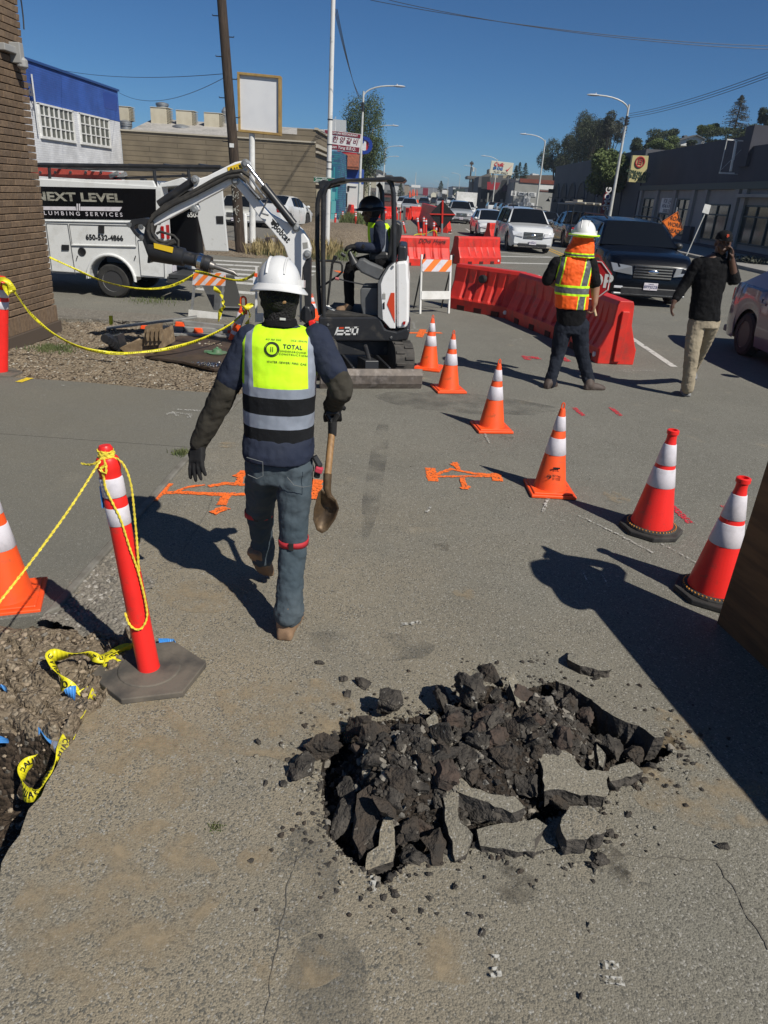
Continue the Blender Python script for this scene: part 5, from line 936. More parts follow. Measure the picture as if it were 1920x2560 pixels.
# hill
b = MB(); b.grid(20, 320, 60, 30, 500, 60, lambda x, y: -.5+sm(24, 60, x)*sm(30, 90, y)*(8.5+1.5*nz(x, y, .03))*sm(420, 160, y)); struct(b.build('hill', mat('hill_scrub', (.06, .06, .03), .95, c2=(.1, .085, .05), ns=.3), smooth=True))
# ================= SITE FURNITURE =================
def cone(k, bx, by, tx, ty, kind, label, H=None, col=None):
    c = G(k, bx, by); tp = P(k, tx, ty, c.y); H = H or tp.z; t = thing('traffic_cone', c, label, 'traffic cone', 'orange cones lined up along the work zone', rz=random.uniform(-.3, .3))
    if kind == 'black':
        col = M_red; rb, rt = .135, .033
        b = MB(); w_ = .19; pts = [(w_*math.cos(a)*1.08, w_*math.sin(a)*1.08, 0) for a in [PI/8+PI/4*i for i in range(8)]]; b.prism([(p[0], p[1], .0) for p in pts], (0, 0, .035)); b.lathe([(.165, .03), (.16, .05), (.14, .055)], 24); b.build('base', M_rub, t, bev=.008)
        b = MB(); [b.box((.155*math.cos(a), .155*math.sin(a), .0535), (.006, .006, .006), rz=a) for a in [2*PI*i/44 for i in range(44)]]; b.build('base_studs', mat('stud_orange', (.7, .3, .05), .5), t)
        prof = [(rb, .04), (rb, .06), (rt, H-.075), (.03, H-.06), (.03, H-.03), (.037, H-.026), (.037, H-.004), (.032, H), (.024, H), (.024, H-.04), (0, H-.04)]
        bands = [(.47, .645), (.68, .87)]
    else:
        col = M_or; rb, rt = .115, .02
        b = MB(); w_ = .165; b.box((0, 0, .014), (w_*2, w_*2, .024)); b.box((0, 0, .03), (w_*1.75, w_*1.75, .014)); b.build('base', M_or, t, bev=.012, seg=3)
        prof = [(rb+.008, .03), (rb, .05), (rt, H-.055), (.016, H-.045), (0, H-.045)]; bands = [(.44, .62), (.7, .85)]
        b = MB(); b.tube([(.011*math.cos(a), 0, H-.03+.025*math.sin(a)) for a in [2*PI*i/12 for i in range(12)]], .0045, 6, closed=True); b.build('pull_ring', col, t, smooth=True)
    b = MB(); b.lathe(prof, 36); b.build('cone_body', col, t, smooth=True, ang=50)
    def rad_(z): return rb+(rt-rb)*(z-.055)/(H-.12 if kind == 'black' else H-.105)
    for z0, z1 in bands: z0 *= H; z1 *= H; b = MB(); b.lathe([(rad_(z0)+.0005, z0), (rad_(z0)+.0022, z0+.002), (rad_(z1)+.0022, z1-.002), (rad_(z1)+.0005, z1)], 36); b.build('reflective_band', M_refl, t, smooth=True, ang=60)
    return t
cone('h', 185, 1092, 196, 742, 'o', 'orange cone nearest the excavator blade'); cone('h', 312, 1232, 318, 840, 'o', 'orange cone second from the excavator, just in front of its blade end')
c3 = cone('D', 1061, 926, 1069, 774, 'o', 'orange cone in the middle of the line, right of the two by the excavator'); c4 = cone('D', 1186, 1060, 1196, 867, 'o', 'orange cone with a small black printed logo above its base')
cone('D', 1404, 1145, 1437, 927, 'black', 'red cone with a black base and two wide white bands, fully visible'); cone('D', 1535, 1285, 1602, 1031, 'black', 'red cone with a black base partly hidden by the plywood sheet')
b = MB(); m_ = Matrix.Rotation(-.15, 4, 'X')
for tx, sz, z_, xx in [('TOTAL', .02, .152, .012), ('UNDERGROUND', .008, .137, .012), ('CONSTRUCTION', .008, .127, .012), ('415 350 3363', .008, .19, 0), ('O', .045, .145, -.045)]: b.text(tx, sz, Matrix.Translation((xx, -(.118-.095*(z_)/.6)-.0035, z_)) @ Matrix.Rotation(PI/2, 4, 'X') @ m_, ext=.0006, bold=.01)
b.box((0, -.098, .215), (.05, .003, .012)); lo = b.build('printed_logo', M_ink, c4); c4.rotation_euler.z = .05
# left foreground cone and the one behind the excavator
t = cone('l', 62, 1245, 10, 350, 'o', 'orange cone at the left edge of the picture on the sidewalk corner', H=.68); t.rotation_euler.z = .35
cone('g', 150, 1440, 125, 1195, 'o', 'small striped cone seen behind the excavator boom foot')
# delineator posts
def post(base, top, label, r_=.05, base_r=.2, knob=True, mats=(M_red, M_refl), grp='orange delineator posts', n_b=2, bands=None, hexa=True, name='delineator_post'):
    v = top-base; H = v.length; q = v.to_track_quat('Z', 'Y').to_matrix().to_4x4(); t = thing(name, base, label, 'delineator', grp)
    b = MB(); s = H
    prof = [(r_*1.12, .03), (r_*1.08, .05), (r_*1.02, H*.55), (r_, H*.7)]
    for zb_ in (.7, .74, .79, .8, .86, .9): prof.append((r_*(1.05 if zb_ in (.74, .79) else .96), H*zb_))
    if knob: prof += [(r_*1.03, H*.91), (r_*1.02, H*.945), (r_*.9, H*.955), (r_*.55, H*.958), (r_*.5, H*.972), (r_*.62, H*.977), (r_*.66, H*.988), (r_*.5, H), (0, H)]
    else: prof += [(r_*.9, H*.94), (0, H*.95)]
    b.lathe(prof, 24 if hexa else 12, M=q); b.build('post_body', mats[0], t, smooth=True, ang=40)
    for z0, z1 in (bands or ((.69, .765), (.805, .88))): b = MB(); b.lathe([(r_*1.03, H*z0), (r_*1.06, H*z0+.002), (r_*1.06, H*z1-.002), (r_*1.03, H*z1)], 24 if hexa else 12, M=q); b.build('reflective_band', mats[1], t, smooth=True, ang=60)
    if base_r:
        b = MB(); n = 6 if hexa else 10; pts = [(base_r*1.12*math.cos(a), base_r*math.sin(a), 0) for a in [2*PI*i/n+.35 for i in range(n)]]; b.prism(pts, (0, 0, .028)); b.lathe([(base_r*.62, .026), (base_r*.6, .034), (0, .036)], 24); b.build('rubber_base', mat('dusty_rubber', (.05, .047, .042), .85, c2=(.14, .12, .095), ns=5, nr=(.35, .6), b=.3, bs=60), t, bev=.006)
    return t
bb = G('D', 324, 1455); bt = P('D', 226, 962, bb.y+.02); bt.z += .0
bigpost = post(bb, bt, 'red delineator post wound with yellow rope in the left foreground', .042, .215, grp=None)
# scuffs, blue tape scrap
b = MB(); v = (bt-bb).normalized(); s_ = V(-.044, -.01, 0); b.box(bb+(bt-bb)*.8+s_, (.006, .02, .09)); b.build('blue_tape_scrap', M_blue, bigpost, w=True)
# rope
def rope(b, pts, r=.0052, tw=.02):
    q = [Vector(p) for p in pts]; out = []; 
    for i in range(len(q)-1):
        p0, p1, p2, p3 = q[max(i-1, 0)], q[i], q[i+1], q[min(i+2, len(q)-1)]; n = max(2, int((p2-p1).length/.012))
        for j in range(n):
            t_ = j/n; out.append(.5*((2*p1)+(-p0+p2)*t_+(2*p0-5*p1+4*p2-p3)*t_*t_+(-p0+3*p1-3*p2+p3)*t_**3))
    out.append(q[-1])
    for k in range(2):
        hel = []; up = None; L_ = 0
        for i, p in enumerate(out):
            tn = (out[min(i+1, len(out)-1)]-out[max(i-1, 0)]).normalized(); u = tn.orthogonal() if up is None else (up-tn*up.dot(tn)); u.normalize(); up = u; bn = tn.cross(u)
            if i: L_ += (p-out[i-1]).length
            a = L_/tw*2*PI*.5+k*PI; hel.append(p+(u*math.cos(a)+bn*math.sin(a))*r*.5)
        b.tube(hel, r*.62, 5)
b = MB(); H_ = (bt-bb).length; ax = (bt-bb).normalized(); side = V(1, 0, 0); front = V(0, -1, 0); neck = bb+ax*H_*.962
def onp(z, ang, rr=.047): return bb+ax*(H_*z)+V(math.sin(ang), -math.cos(ang), 0)*rr
coil = []
for i in range(60): a = i*.62; coil.append(neck+ax*(-.012+.0006*i)+V(math.cos(a), math.sin(a), 0)*(.026+.003*math.sin(i*1.7)))
rope(b, coil)
rope(b, [neck+V(-.01, -.03, 0), neck+V(.004, -.04, -.03), onp(.93, -.2, .05), onp(.9, -.1, .048), onp(.85, -.15), onp(.78, .25), onp(.72, .55), onp(.6, .8, .05), onp(.5, 1.05, .054), onp(.38, 1.1, .06), onp(.3, 1.0, .06), onp(.255, .5, .055), onp(.25, 0, .052), onp(.27, -.5, .052), onp(.31, -.9, .05)])
rope(b, [neck+V(.02, -.01, 0), neck+V(.06, -.01, -.02), onp(.86, 1.5, .075), onp(.7, 1.45, .065), onp(.6, 1.3, .06), onp(.5, 1.1, .056)])
rope(b, [neck+V(0, -.03, 0), neck+V(-.03, -.04, -.02), onp(.93, -1.2, .07), onp(.925, -1.5, .1)])
rope(b, [neck+V(.0, -.03, .0), neck+V(.012, -.045, -.02), neck+V(-.01, -.05, -.04), neck+V(.015, -.055, -.05), neck+V(.01, -.04, -.015)])
o = b.build('yellow_rope', M_rope, smooth=True); tag(o, 'yellow rope coiled round the neck of the red post and looped down its side', 'rope')
b = MB(); e_ = P('l', -60, 1330, 2.05); rope(b, [neck+V(-.01, -.04, -.01), neck+(e_-neck)*.33+V(0, 0, -.01), neck+(e_-neck)*.66+V(0, 0, -.012), e_]); o = b.build('yellow_rope', M_rope, smooth=True); tag(o, 'taut yellow rope running from the red post out of the left edge', 'rope')
# left edge post
pb = G('r', 5, 612); post(pb, P('b', 12, 806, pb.y), 'red post by the brick shop with caution tape knotted on top', .062, .2, grp=None)
# tied channelizer with loop handle
pb = G('b', 1500, 1235); pt = P('b', 1578, 1010, pb.y); t = post(pb, pt, 'orange looper post with caution tape tied below its loop handle', .05, .2, knob=False, mats=(M_or, M_refl), grp=None, bands=((.1, .35), (.55, .85)))
b = MB(); hx_ = pt; rr_ = .045; pth = [hx_+V(-.035, 0, -.08)]+[hx_+V(-.035*math.cos(a), 0, .1+.04*math.sin(a)) for a in [PI*i/8 for i in range(9)]]+[hx_+V(.035, 0, -.08)]; b.tube(pth, .014, 8); b.build('loop_handle', M_or, t, w=True, smooth=True)
# orange posts in the distance
for k, bx, by, tx, ty, lb in [('c', 850, 1262, 858, 1140, 'orange post left of three by the weeds, leaning'), ('c', 905, 1233, 912, 1125, 'orange post middle of three by the weeds'), ('c', 1010, 1258, 1012, 1128, 'orange post right of three by the weeds'), ('c', 1100, 1320, 1103, 1275, 'short orange post just behind the operator'),
    ('d', 166, 1342, 148, 1172, 'leaning post left of the far post cluster'), ('d', 178, 1380, 178, 1275, 'short white topped post in the far cluster'), ('d', 203, 1337, 205, 1170, 'thin upright post behind the far cluster'), ('d', 223, 1380, 224, 1188, 'tallest post of the far cluster'), ('d', 291, 1374, 292, 1214, 'post right of the far cluster, taller of the pair'), ('d', 311, 1370, 312, 1266, 'post right of the far cluster, shorter of the pair'),
    ('d', 50, 1330, 22, 1215, 'tilted far post near the fence panel'), ('d', 75, 1180, 76, 1100, 'small far post one'), ('c', 1240, 1200, 1242, 1120, 'far post just right of the operator'), ('c', 1330, 1200, 1332, 1120, 'far post next to the dark panel'), ('c', 1352, 1200, 1356, 1100, 'far post between the dark panel and the white box')]:
    q = G(k, bx, by); post(q, P(k, tx, ty, q.y), lb.replace('small far post one', 'tiny far post before the white box'), .055, .16 if 'c' == k else 0, knob=False, mats=(M_barr, M_refl), hexa=False, grp='orange posts down the closed lane')
# red water barriers
def barrier(a, c, h, label, w0=.3, wt=.12, grp='red plastic water barriers'):
    a, c = Vector((a.x, a.y, 0)), Vector((c.x, c.y, 0)); L = (c-a).length; mid = (a+c)/2; t = thing('water_barrier', mid, label, 'barrier', grp, rz=math.atan2((c-a).y, (c-a).x))
    prof = [(w0, 0), (w0, h*.24), (w0*.9, h*.3), (w0*.52, h*.62), (wt, h*.93), (wt*.8, h), (-wt*.8, h), (-wt, h*.93), (-w0*.52, h*.62), (-w0*.9, h*.3), (-w0, h*.24), (-w0, 0)]
    N = 40; rings = []
    for i in range(N+1):
        x = -L/2+L*i/N; e = min(1, (L/2-abs(x))/.02+.93); r_ = []
        gi = 1 if 3 < i < N-3 and (i % 6) in (2, 3) else 0
        for (y, z) in prof:
            yy = y*e
            if gi and .28*h < z < .8*h: yy *= .82
            r_.append((x, yy, z))
        rings.append(r_)
    b = MB(); b.loft(rings); b.box((L/2+.02, 0, h*.45), (.06, .1, h*.8)); o = b.build('barrier_body', M_barr, t, bev=.008, seg=2)
    b = MB(); [b.box((x, s*(w0*.985), .045), (.17, .03, .09)) for x in (-L*.27, 0, L*.27) for s in (-1, 1)]; b.build('fork_slot', mat('slot_dark', (.06, .008, .006), .8), t)
    b = MB(); b.lathe([(.035, 0), (.035, .02), (.0, .022)], 12, M=Matrix.Translation((L*.42, -w0-.0, h*.13)) @ Matrix.Rotation(PI/2, 4, 'X')); b.build('drain_plug', M_refl, t)
    return t
B1a, B1b = G('h', 322, 703), G('h', 735, 780); off = V(.12, .28, 0)
tb = barrier(B1a+off, B1b+off, .8, 'red water barrier with a black round cap, left one of the near curve', .27)
b = MB(); q = P('h', 500, 512, B1a.y+.02); L_ = 0; dd = (B1b-B1a).normalized(); nn = V(dd.y, -dd.x, 0); q = B1a+off+dd*.68+nn*.1; q.z = .6; b.lathe([(.075, 0), (.075, .09), (.06, .1), (0, .1)], 20, M=Matrix.Translation(q) @ nn.to_track_quat('Z', 'Y').to_matrix().to_4x4()); o = b.build('fill_cap', M_black, tb)
mi = Matrix.Translation(tb.location) @ Matrix.Rotation(tb.rotation_euler.z, 4, 'Z'); mi = mi.inverted()
for v_ in o.data.vertices: v_.co = mi @ v_.co
B2b = G('h', 1130, 945); barrier(G('h', 742, 785)+V(.1, .27, 0), B2b+V(.1, .24, 0), .8, 'middle red water barrier of the near curve, partly behind the flagger', .27)
E1, E2 = G('h', 1285, 1068), G('h', 1508, 1068); em = (E1+E2)/2; st = G('h', 1120, 950)+V(.16, .2, 0); dirv = (em-st).normalized(); barrier(st+dirv*.05, em+V(0, .03, 0), .83, 'red water barrier whose end faces the camera, right of the flagger', .27)
barrier(G('h', 352, 418)+V(.0, .3, 0), G('h', 600, 412)+V(.1, .2, 0), .82, 'red water barrier standing alone before the white cars', .27)
barrier(G('h', 490, 250)+V(.6, .2, 0), G('h', 550, 250)+V(.8, .2, 0), .8, 'small far red barrier behind the lone barrier, before the hatchback', .27)
tg = barrier(G('h', -60, 424)+V(0, .3, 0), G('h', 298, 430)+V(0, .3, 0), .82, 'red water barrier with black graffiti scrawl behind the barricade', .27)
b = MB(); m_ = frame((0, -.145, .69), (1, 0, 0), (0, .12, 1)); [b.text(s_, .17, m_ @ Matrix.Translation((x_, 0, .006)), ext=.001, bold=.004, shear=.4) for s_, x_ in (('DOva', .05), ('Hyana', .55))]; b.build('graffiti', M_ink, tg)
barrier(G('g', 1010, 940)+V(-.5, .2, 0), G('g', 1075, 940)+V(-.45, .2, 0), .8, 'end of a red barrier just behind the excavator seat', .27)
for x0, y0, x1, y1, lb in [(886, 1160, 985, 1178, 'far red barrier in front of the white siding shop'), (1195, 1190, 1315, 1190, 'far red barrier behind the operator'), (1395, 1195, 1425, 1198, 'far red barrier end before the white box')]: barrier(G('c', x0, y0), G('c', x1, y1), .9, lb, .27)
for i, (x0, y0, x1, y1, Yo) in enumerate([(85, 1205, 185, 1208, 0), (190, 1215, 258, 1262, 0), (258, 1262, 325, 1312, 0)]): barrier(G('d', x0, y0), G('d', x1, y1), 1.3 if i else 1, ['far barrier row below the white box', 'long dark red far barrier run, farther piece', 'long dark red far barrier run, piece by the black diamond'][i], .27)
barrier(G('d', 372, 1320), G('d', 405, 1318), 1.0, 'short red barrier end right of the black diamond post', .27)
# black diamond sign seen from behind
q = G('d', 362, 1330); Y0 = q.y; t = thing('diamond_sign', q, 'large black diamond sign seen from behind with red cross braces', 'road sign')
pts = [P('d', 368, 1040, Y0), P('d', 478, 1165, Y0), P('d', 362, 1300, Y0), P('d', 255, 1160, Y0)]; b = MB(); b.prism(pts, (0, .04, 0)); b.build('panel', mat('black_cloth', (.008, .008, .009), .8), t, w=True)
b = MB(); b.tube([P('d', 368, 1040, Y0-.03), P('d', 362, 1325, Y0-.03)], .05, 6); b.tube([P('d', 258, 1160, Y0-.03), P('d', 474, 1164, Y0-.03)], .035, 6); b.build('brace', M_barr, t, w=True); b = MB(); b.tube([P('d', 363, 1240, Y0-.08), P('d', 361, 1325, Y0-.08)], .06, 6); b.build('mast', M_galv, t, w=True)
q = G('d', 133, 1140); t = thing('white_site_box', q, 'white rectangular box panel above the far red barriers', 'site box'); b = MB(); p_, q_ = P('d', 88, 1066, q.y), P('d', 181, 1142, q.y); b.box(((p_.x+q_.x)/2, q.y+.5, (p_.z+q_.z)/2), (q_.x-p_.x, 1, p_.z-q_.z)); b.build('box', M_white, t, w=True); b = MB(); b.box(((p_.x+q_.x)/2, q.y+.5, p_.z+.04), (q_.x-p_.x+.1, 1.1, .08)); [b.box((x_, q.y, (p_.z)/2), (.1, .1, p_.z)) for x_ in (p_.x, q_.x)]; b.build('frame', M_galv, t, w=True)
for i, (x, y, w_) in enumerate([(88, 1000, 20), (117, 990, 26), (148, 990, 14)]):
    Y0 = 95+6*i; t = thing('safety_flag', P('d', x, y+40, Y0), 'orange flag on the far barrier line, '+['left', 'middle', 'right'][i]+' of three', 'flag'); b = MB(); b.prism([P('d', x-w_*.3, y-42, Y0), P('d', x+w_*.2, y-46, Y0), P('d', x+w_*.5, y+5, Y0), P('d', x-w_*.1, y+22, Y0), P('d', x-w_*.5, y+5, Y0)], (0, .05, 0)); b.build('cloth', M_or, t, w=True); b = MB(); b.tube([P('d', x, y-46, Y0), P('d', x, y+80, Y0)], .03, 5); b.build('stick', M_galv, t, w=True)
q = P('d', 95, 1070, 92); t = thing('tarp_cone', q, 'dark tent shaped tarp with an orange front among the flags', 'tarp'); b = MB(); b.prism([P('d', 62, 1065, 92), P('d', 108, 1010, 92), P('d', 150, 1035, 92), P('d', 160, 1065, 92)], (0, 2, 0)); b.build('tarp', M_gyw, t, w=True); b = MB(); b.prism([P('d', 115, 1062, 91.9), P('d', 118, 1035, 91.9), P('d', 158, 1035, 91.9), P('d', 162, 1062, 91.9)], (0, .05, 0)); b.build('front_panel', M_or, t, w=True)
q = G('c', 1385, 1230); t = thing('fence_panel', q, 'tall grey panel edge standing among the orange posts', 'panel'); b = MB(); b.prism([P('c', 1372, 1235, q.y), P('c', 1392, 1235, q.y), P('c', 1396, 1098, q.y), P('c', 1378, 1090, q.y)], (0, .5, 0)); b.build('panel', M_grey, t, w=True); b = MB(); b.box((q.x, q.y+.2, .03), (.5, .9, .06)); b.build('foot', M_galv, t, w=True)
b = MB(); q1, q2 = G('c', 820, 1245), G('c', 1120, 1262); b.tube([q1+V(0, 0, .1), q2+V(0, 0, .1)], .1, 6); tag(b.build('timber_beam', M_handle), 'long rusty timber beam lying before the weeds', 'beam')
# A-frame barricades
def stripes(b, M, W_, H_, n=4, lean=.6, z=.004, x0=0):
    s = W_/n
    for i in range(-1, n+1):
        pl = [(-W_/2+x0+i*s, -H_/2), (-W_/2+x0+i*s+s*.5, -H_/2), (-W_/2+x0+i*s+s*.5+H_*lean, H_/2), (-W_/2+x0+i*s+H_*lean, H_/2)]
        # clip in x
        def clip(pl, xl, sg):
            out = []
            for j in range(len(pl)):
                a, c = pl[j], pl[(j+1) % len(pl)]; ia, ic = sg*(a[0]-xl) <= 0, sg*(c[0]-xl) <= 0
                if ia: out.append(a)
                if ia != ic: u = (xl-a[0])/(c[0]-a[0]); out.append((xl, a[1]+u*(c[1]-a[1])))
            return out
        pl = clip(clip(pl, W_/2, 1), -W_/2, -1)
        if len(pl) > 2: b.add([M @ Vector((p[0], p[1], z)) for p in pl], [tuple(range(len(pl)))])
a1, a2 = G('h', 130, 738), G('h', 315, 735); t = thing('folding_barricade', (a1+a2)/2, 'white folding barricade with orange diagonal stripes beside the excavator', 'barricade')
dx = (a2-a1); dx.z = 0; W_ = dx.length; Mx = frame(a1, dx, (0, .12, 1)); H_ = 1.0
b = MB(); b.box((0, H_/2, 0), (.035, H_, .03), M=Mx); b.box((W_, H_/2, 0), (.035, H_, .03), M=Mx); bk = a1+V(-.12, .62, 0); b.build('frame', M_white, t, w=True, bev=.003)
b = MB(); b.tube([a1+V(0, .12, 1.0), bk], .018, 4); b.tube([a2+V(0, .12, 1.0), a2+V(-.12, .62, 0)], .018, 4); b.build('rear_leg', M_blackm, t, w=True)
b = MB(); b.box((W_/2, H_*.82, .02), (W_, .2, .018), M=Mx); pb_ = b.build('board', M_refl, t, w=True)
b = MB(); b.box((W_/2, H_*.32, .02), (W_, .14, .018), M=Mx); b.build('lower_board', M_white, t, w=True)
b = MB(); stripes(b, Mx @ Matrix.Translation((W_/2, H_*.82, .03)), W_, .2, 2, 1.0, x0=.03); b.build('stripe', mat('stripe_orange', (.85, .2, .03), .5), t, w=True)
# left barricade (tape tied on top)
a1, a2 = G('b', 1222, 1090), G('b', 1408, 1118); Yb_ = a1.y; t = thing('folding_barricade', a1, 'left barricade with orange and white stripes under the breaker tip', 'barricade')
def bx(pts, Y, m_, nm, th=.02, par=None, k='b'): b = MB(); b.prism([P(k, x, y, Y) for x, y in pts], (0, th, 0)); return b.build(nm, m_, par, w=True)
Y0 = a1.y+.15
bx([(1252, 780), (1462, 788), (1458, 868), (1246, 860)], Y0, M_refl, 'board', par=t); b = MB(); p_, q_ = P('b', 1357, 824, Y0-.004), P('b', 1462, 824, Y0-.004); m_ = frame(p_, q_-p_, (0, 0, 1)); stripes(b, m_, .565*(q_-p_).length/.283, P('b', 1300, 782, Y0).z-P('b', 1300, 862, Y0).z, 3, 1.1, .002); b.build('stripe', mat('stripe_orange', (0, 0, 0)), t, w=True)
bx([(1222, 1022), (1437, 1045), (1430, 1095), (1220, 1068)], Y0-.02, M_white, 'lower_board', par=t); bx([(1250, 862), (1266, 862), (1248, 1030), (1234, 1030)], Y0, M_galv, 'leg', .03, par=t); bx([(1440, 868), (1452, 868), (1422, 1120), (1412, 1118)], Y0, M_galv, 'leg', .03, par=t); bx([(1236, 1068), (1246, 1068), (1240, 1120), (1230, 1120)], Y0, M_galv, 'leg', .03, par=t)
t = thing('folded_sign_back', G('b', 1470, 1040), 'grey back of a folding sign leaning behind the left barricade', 'sign'); bx([(1310, 865), (1440, 870), (1440, 1030), (1385, 1025)], Y0+.25, M_grey, 'panel', par=t); bx([(1462, 800), (1515, 800), (1580, 1035), (1440, 1032)], Y0+.3, mat('sign_back', (.1, .1, .095), .5, .3), 'rear_panel', par=t); bx([(1440, 1000), (1575, 1005), (1575, 1012), (1440, 1008)], Y0+.27, M_galv, 'cross_bar', par=t)
# second barricade half hidden behind the worker's helmet
t = thing('folding_barricade', G('f', 1040, 1200), 'barricade post and white board half hidden behind the white hard hat', 'barricade'); Y1 = 9.3; bx([(1002, 850), (1015, 850), (1015, 1260), (1000, 1260)], Y1, M_white, 'leg', .03, t, 'f'); bx([(995, 898), (1015, 898), (1015, 965), (995, 965)], Y1-.03, M_or, 'stripe', .02, t, 'f'); bx([(1330, 1000), (1345, 1000), (1345, 1260), (1330, 1260)], Y1, M_galv, 'leg', .03, t, 'f'); bx([(1000, 1195), (1060, 1195), (1060, 1260), (1000, 1260)], Y1-.04, M_white, 'lower_board', .02, t, 'f')
# rails lying on the dirt
for i, (x0, y0, z0, x1, y1, z1, w_, h_, lb) in enumerate([(690, 1142, .05, 1278, 1068, .22, .12, .025, 'long grey metal plank propped over the bucket'), (1050, 1175, .05, 1510, 1195, .05, .12, .04, 'lowest of the aluminium rails on the dirt'), (1050, 1142, .09, 1510, 1160, .09, .07, .07, 'middle aluminium rail with orange ends on the dirt'), (1180, 1105, .16, 1500, 1140, .14, .06, .06, 'upper aluminium tube over the two lower rails')]):
    a_, c_ = G('b', x0, y0, z0), G('b', x1, y1, z1); d = c_-a_; b = MB(); M_ = frame((a_+c_)/2, d, (-d.y, d.x, 0)); b.box((0, 0, 0), (d.length, w_, h_), M=M_); o = b.build('metal_rail', mat('dull_alu', (.36, .36, .34), .5, .4, c2=(.25, .25, .23), ns=6), bev=.006); tag(o, lb, 'rail', 'metal rails lying on the dirt')
for i, (x, y, z_) in enumerate([(1165, 1115, .2), (1285, 1155, .1), (940, 1138, .02), (1505, 1158, .1), (180, 0, 0)][:4]): c = G('b', x, y, z_); b = MB(); b.box(c, (.13, .05, .06), rz=.1, tap=.8); tag(b.build('orange_clamp', M_or, bev=.008), ['orange clamp on the upper aluminium tube', 'orange clamp on the middle rail', 'orange clamp under the grey plank left end', 'orange clamp at the right end of the rails'][i], 'clamp')
b = MB(); c = G('b', 1150, 1150, .1); b.tube([c+V(.12*math.cos(a)-.02, -.03, .07*math.sin(a)+.01) for a in [PI*.9+i*.28 for i in range(15)]], .008, 6); tag(b.build('hose_loop', M_black, smooth=True), 'thin black cable looped over the rails', 'cable')
# steel plate
pl = [G('b', *p) for p in [(935, 1345), (1060, 1250), (1220, 1190), (1560, 1215), (1640, 1330), (1480, 1440), (1390, 1432), (1180, 1380)]]; b = MB(); b.prism([p+V(0, 0, .045) for p in pl], (0, 0, -.03)); tag(b.build('steel_plate', mat('rusty_plate', (.06, .045, .037), .6, .3, c2=(.13, .085, .055), ns=2.5, c3=(.03, .025, .022), ns3=5), bev=.004), 'rusty steel road plate lying on the dirt', 'steel plate')
c = G('b', 1408, 1305, .045); t = thing('pipe_clamp', c, 'small green metal fitting on the steel plate', 'fitting'); b = MB(); b.lathe([(.11, 0), (.12, .012), (.06, .02), (.05, .05), (.03, .06), (0, .06)], 16); b.box((-.1, .02, .012), (.12, .06, .02)); mg = mat('green_enamel', (.08, .2, .1), .5, c2=(.12, .16, .1), ns=15); b.build('body', mg, t, smooth=True, ang=30); b = MB(); b.ell((0, 0, .065), (.02, .02, .015), 10, 6); b.build('knob', mg, t)
c = G('b', 1365, 1385, .05); rn = random.Random(2); t = thing('chain', c, 'pile of shiny steel chain on the edge of the plate', 'chain')
for i in range(46): p = V(rn.gauss(0, .09), rn.gauss(0, .045), .008+rn.uniform(0, .025)); b = MB(); M_ = Matrix.Translation(p) @ Matrix.Rotation(rn.uniform(0, 6), 4, 'Z') @ Matrix.Rotation(rn.uniform(-1, 1), 4, 'X'); b.tube([(.019*math.cos(a), .011*math.sin(a), 0) for a in [2*PI*j/8 for j in range(8)]], .004, 5, M=M_, closed=True); b.build('chain_link', M_chrome, t, smooth=True)
# spare bucket on the dirt
Y0 = 8.35; t = thing('excavator_bucket', G('b', 900, 1350), 'rusty excavator bucket lying on the dirt teeth up', 'bucket'); M_bkt = mat('bucket_rust', (.2, .14, .08), .75, c2=(.13, .09, .055), ns=6, c3=(.28, .21, .13), ns3=14, b=.2, bs=30)
bx([(775, 1270), (1000, 1180), (1035, 1180), (1020, 1290), (900, 1358), (850, 1358), (810, 1300)], Y0-.02, M_bkt, 'side_plate', .03, t); b = MB()
cs_ = [(1000, 1180), (1020, 1290), (900, 1358), (850, 1358), (810, 1300), (775, 1270)]; A_ = [P('b', *p, Y0+.01) for p in cs_]; B_ = [p+V(.06, .5, .03) for p in A_]; b.add(A_+B_, [(i, i+1, i+7, i+6) for i in range(5)]); b.build('shell', M_bkt, t, w=True); bx([(775, 1270), (1000, 1180), (1035, 1180), (1020, 1290), (900, 1350), (820, 1300)], Y0+.5, M_bkt, 'side_plate', .03, t)
bx([(935, 1170), (940, 1130), (1048, 1110), (1040, 1250), (935, 1255)], Y0-.06, M_bkt, 'front_plate', .04, t)
for i in range(4): x_ = 952+28*i; bx([(x_, 1225), (x_-6, 1195), (x_, 1150-2*i), (x_+10, 1150-2*i), (x_+14, 1195), (x_+10, 1225)], Y0-.1, M_bkt, 'tooth', .05, t)
b = MB(); 
for i in range(9): a = i/8; c = P('b', 690+60*math.sin(a*3), 1205+90*a, Y0+.05+.02*i); b.lathe([(.05, -.05), (.05, .05)], 12, ax='Y', M=Matrix.Translation(c))
b.build('hitch', M_blackm, t, w=True, smooth=True, ang=40); bx([(680, 1205), (760, 1190), (785, 1280), (760, 1325), (720, 1290)], Y0+.1, M_blackm, 'hitch_plate', .2, t)
c = G('c', 365, 1440); t = thing('rubber_bucket', c, 'dark upturned bucket on the verge by the sign pole', 'bucket'); b = MB(); b.lathe([(.28, 0), (.27, .02), (.2, .38), (.17, .42), (0, .43)], 20); b.build('shell', mat('brown_plastic', (.06, .045, .04), .5), t, smooth=True, ang=40); b = MB(); b.tube([(.2*math.cos(a), -.28, .2+.15*math.sin(a)) for a in [PI*i/10 for i in range(11)]], .008, 5); b.build('handle', M_blackm, t)
b = MB(); b.ell(G('c', 700, 1435)+V(0, 0, .07), (.32, .1, .07)); tag(b.build('sandbag', mat('red_bag', (.5, .03, .03), .6, b=.4, bs=20), smooth=True), 'red and white bag lying at the foot of the white pole', 'bag')
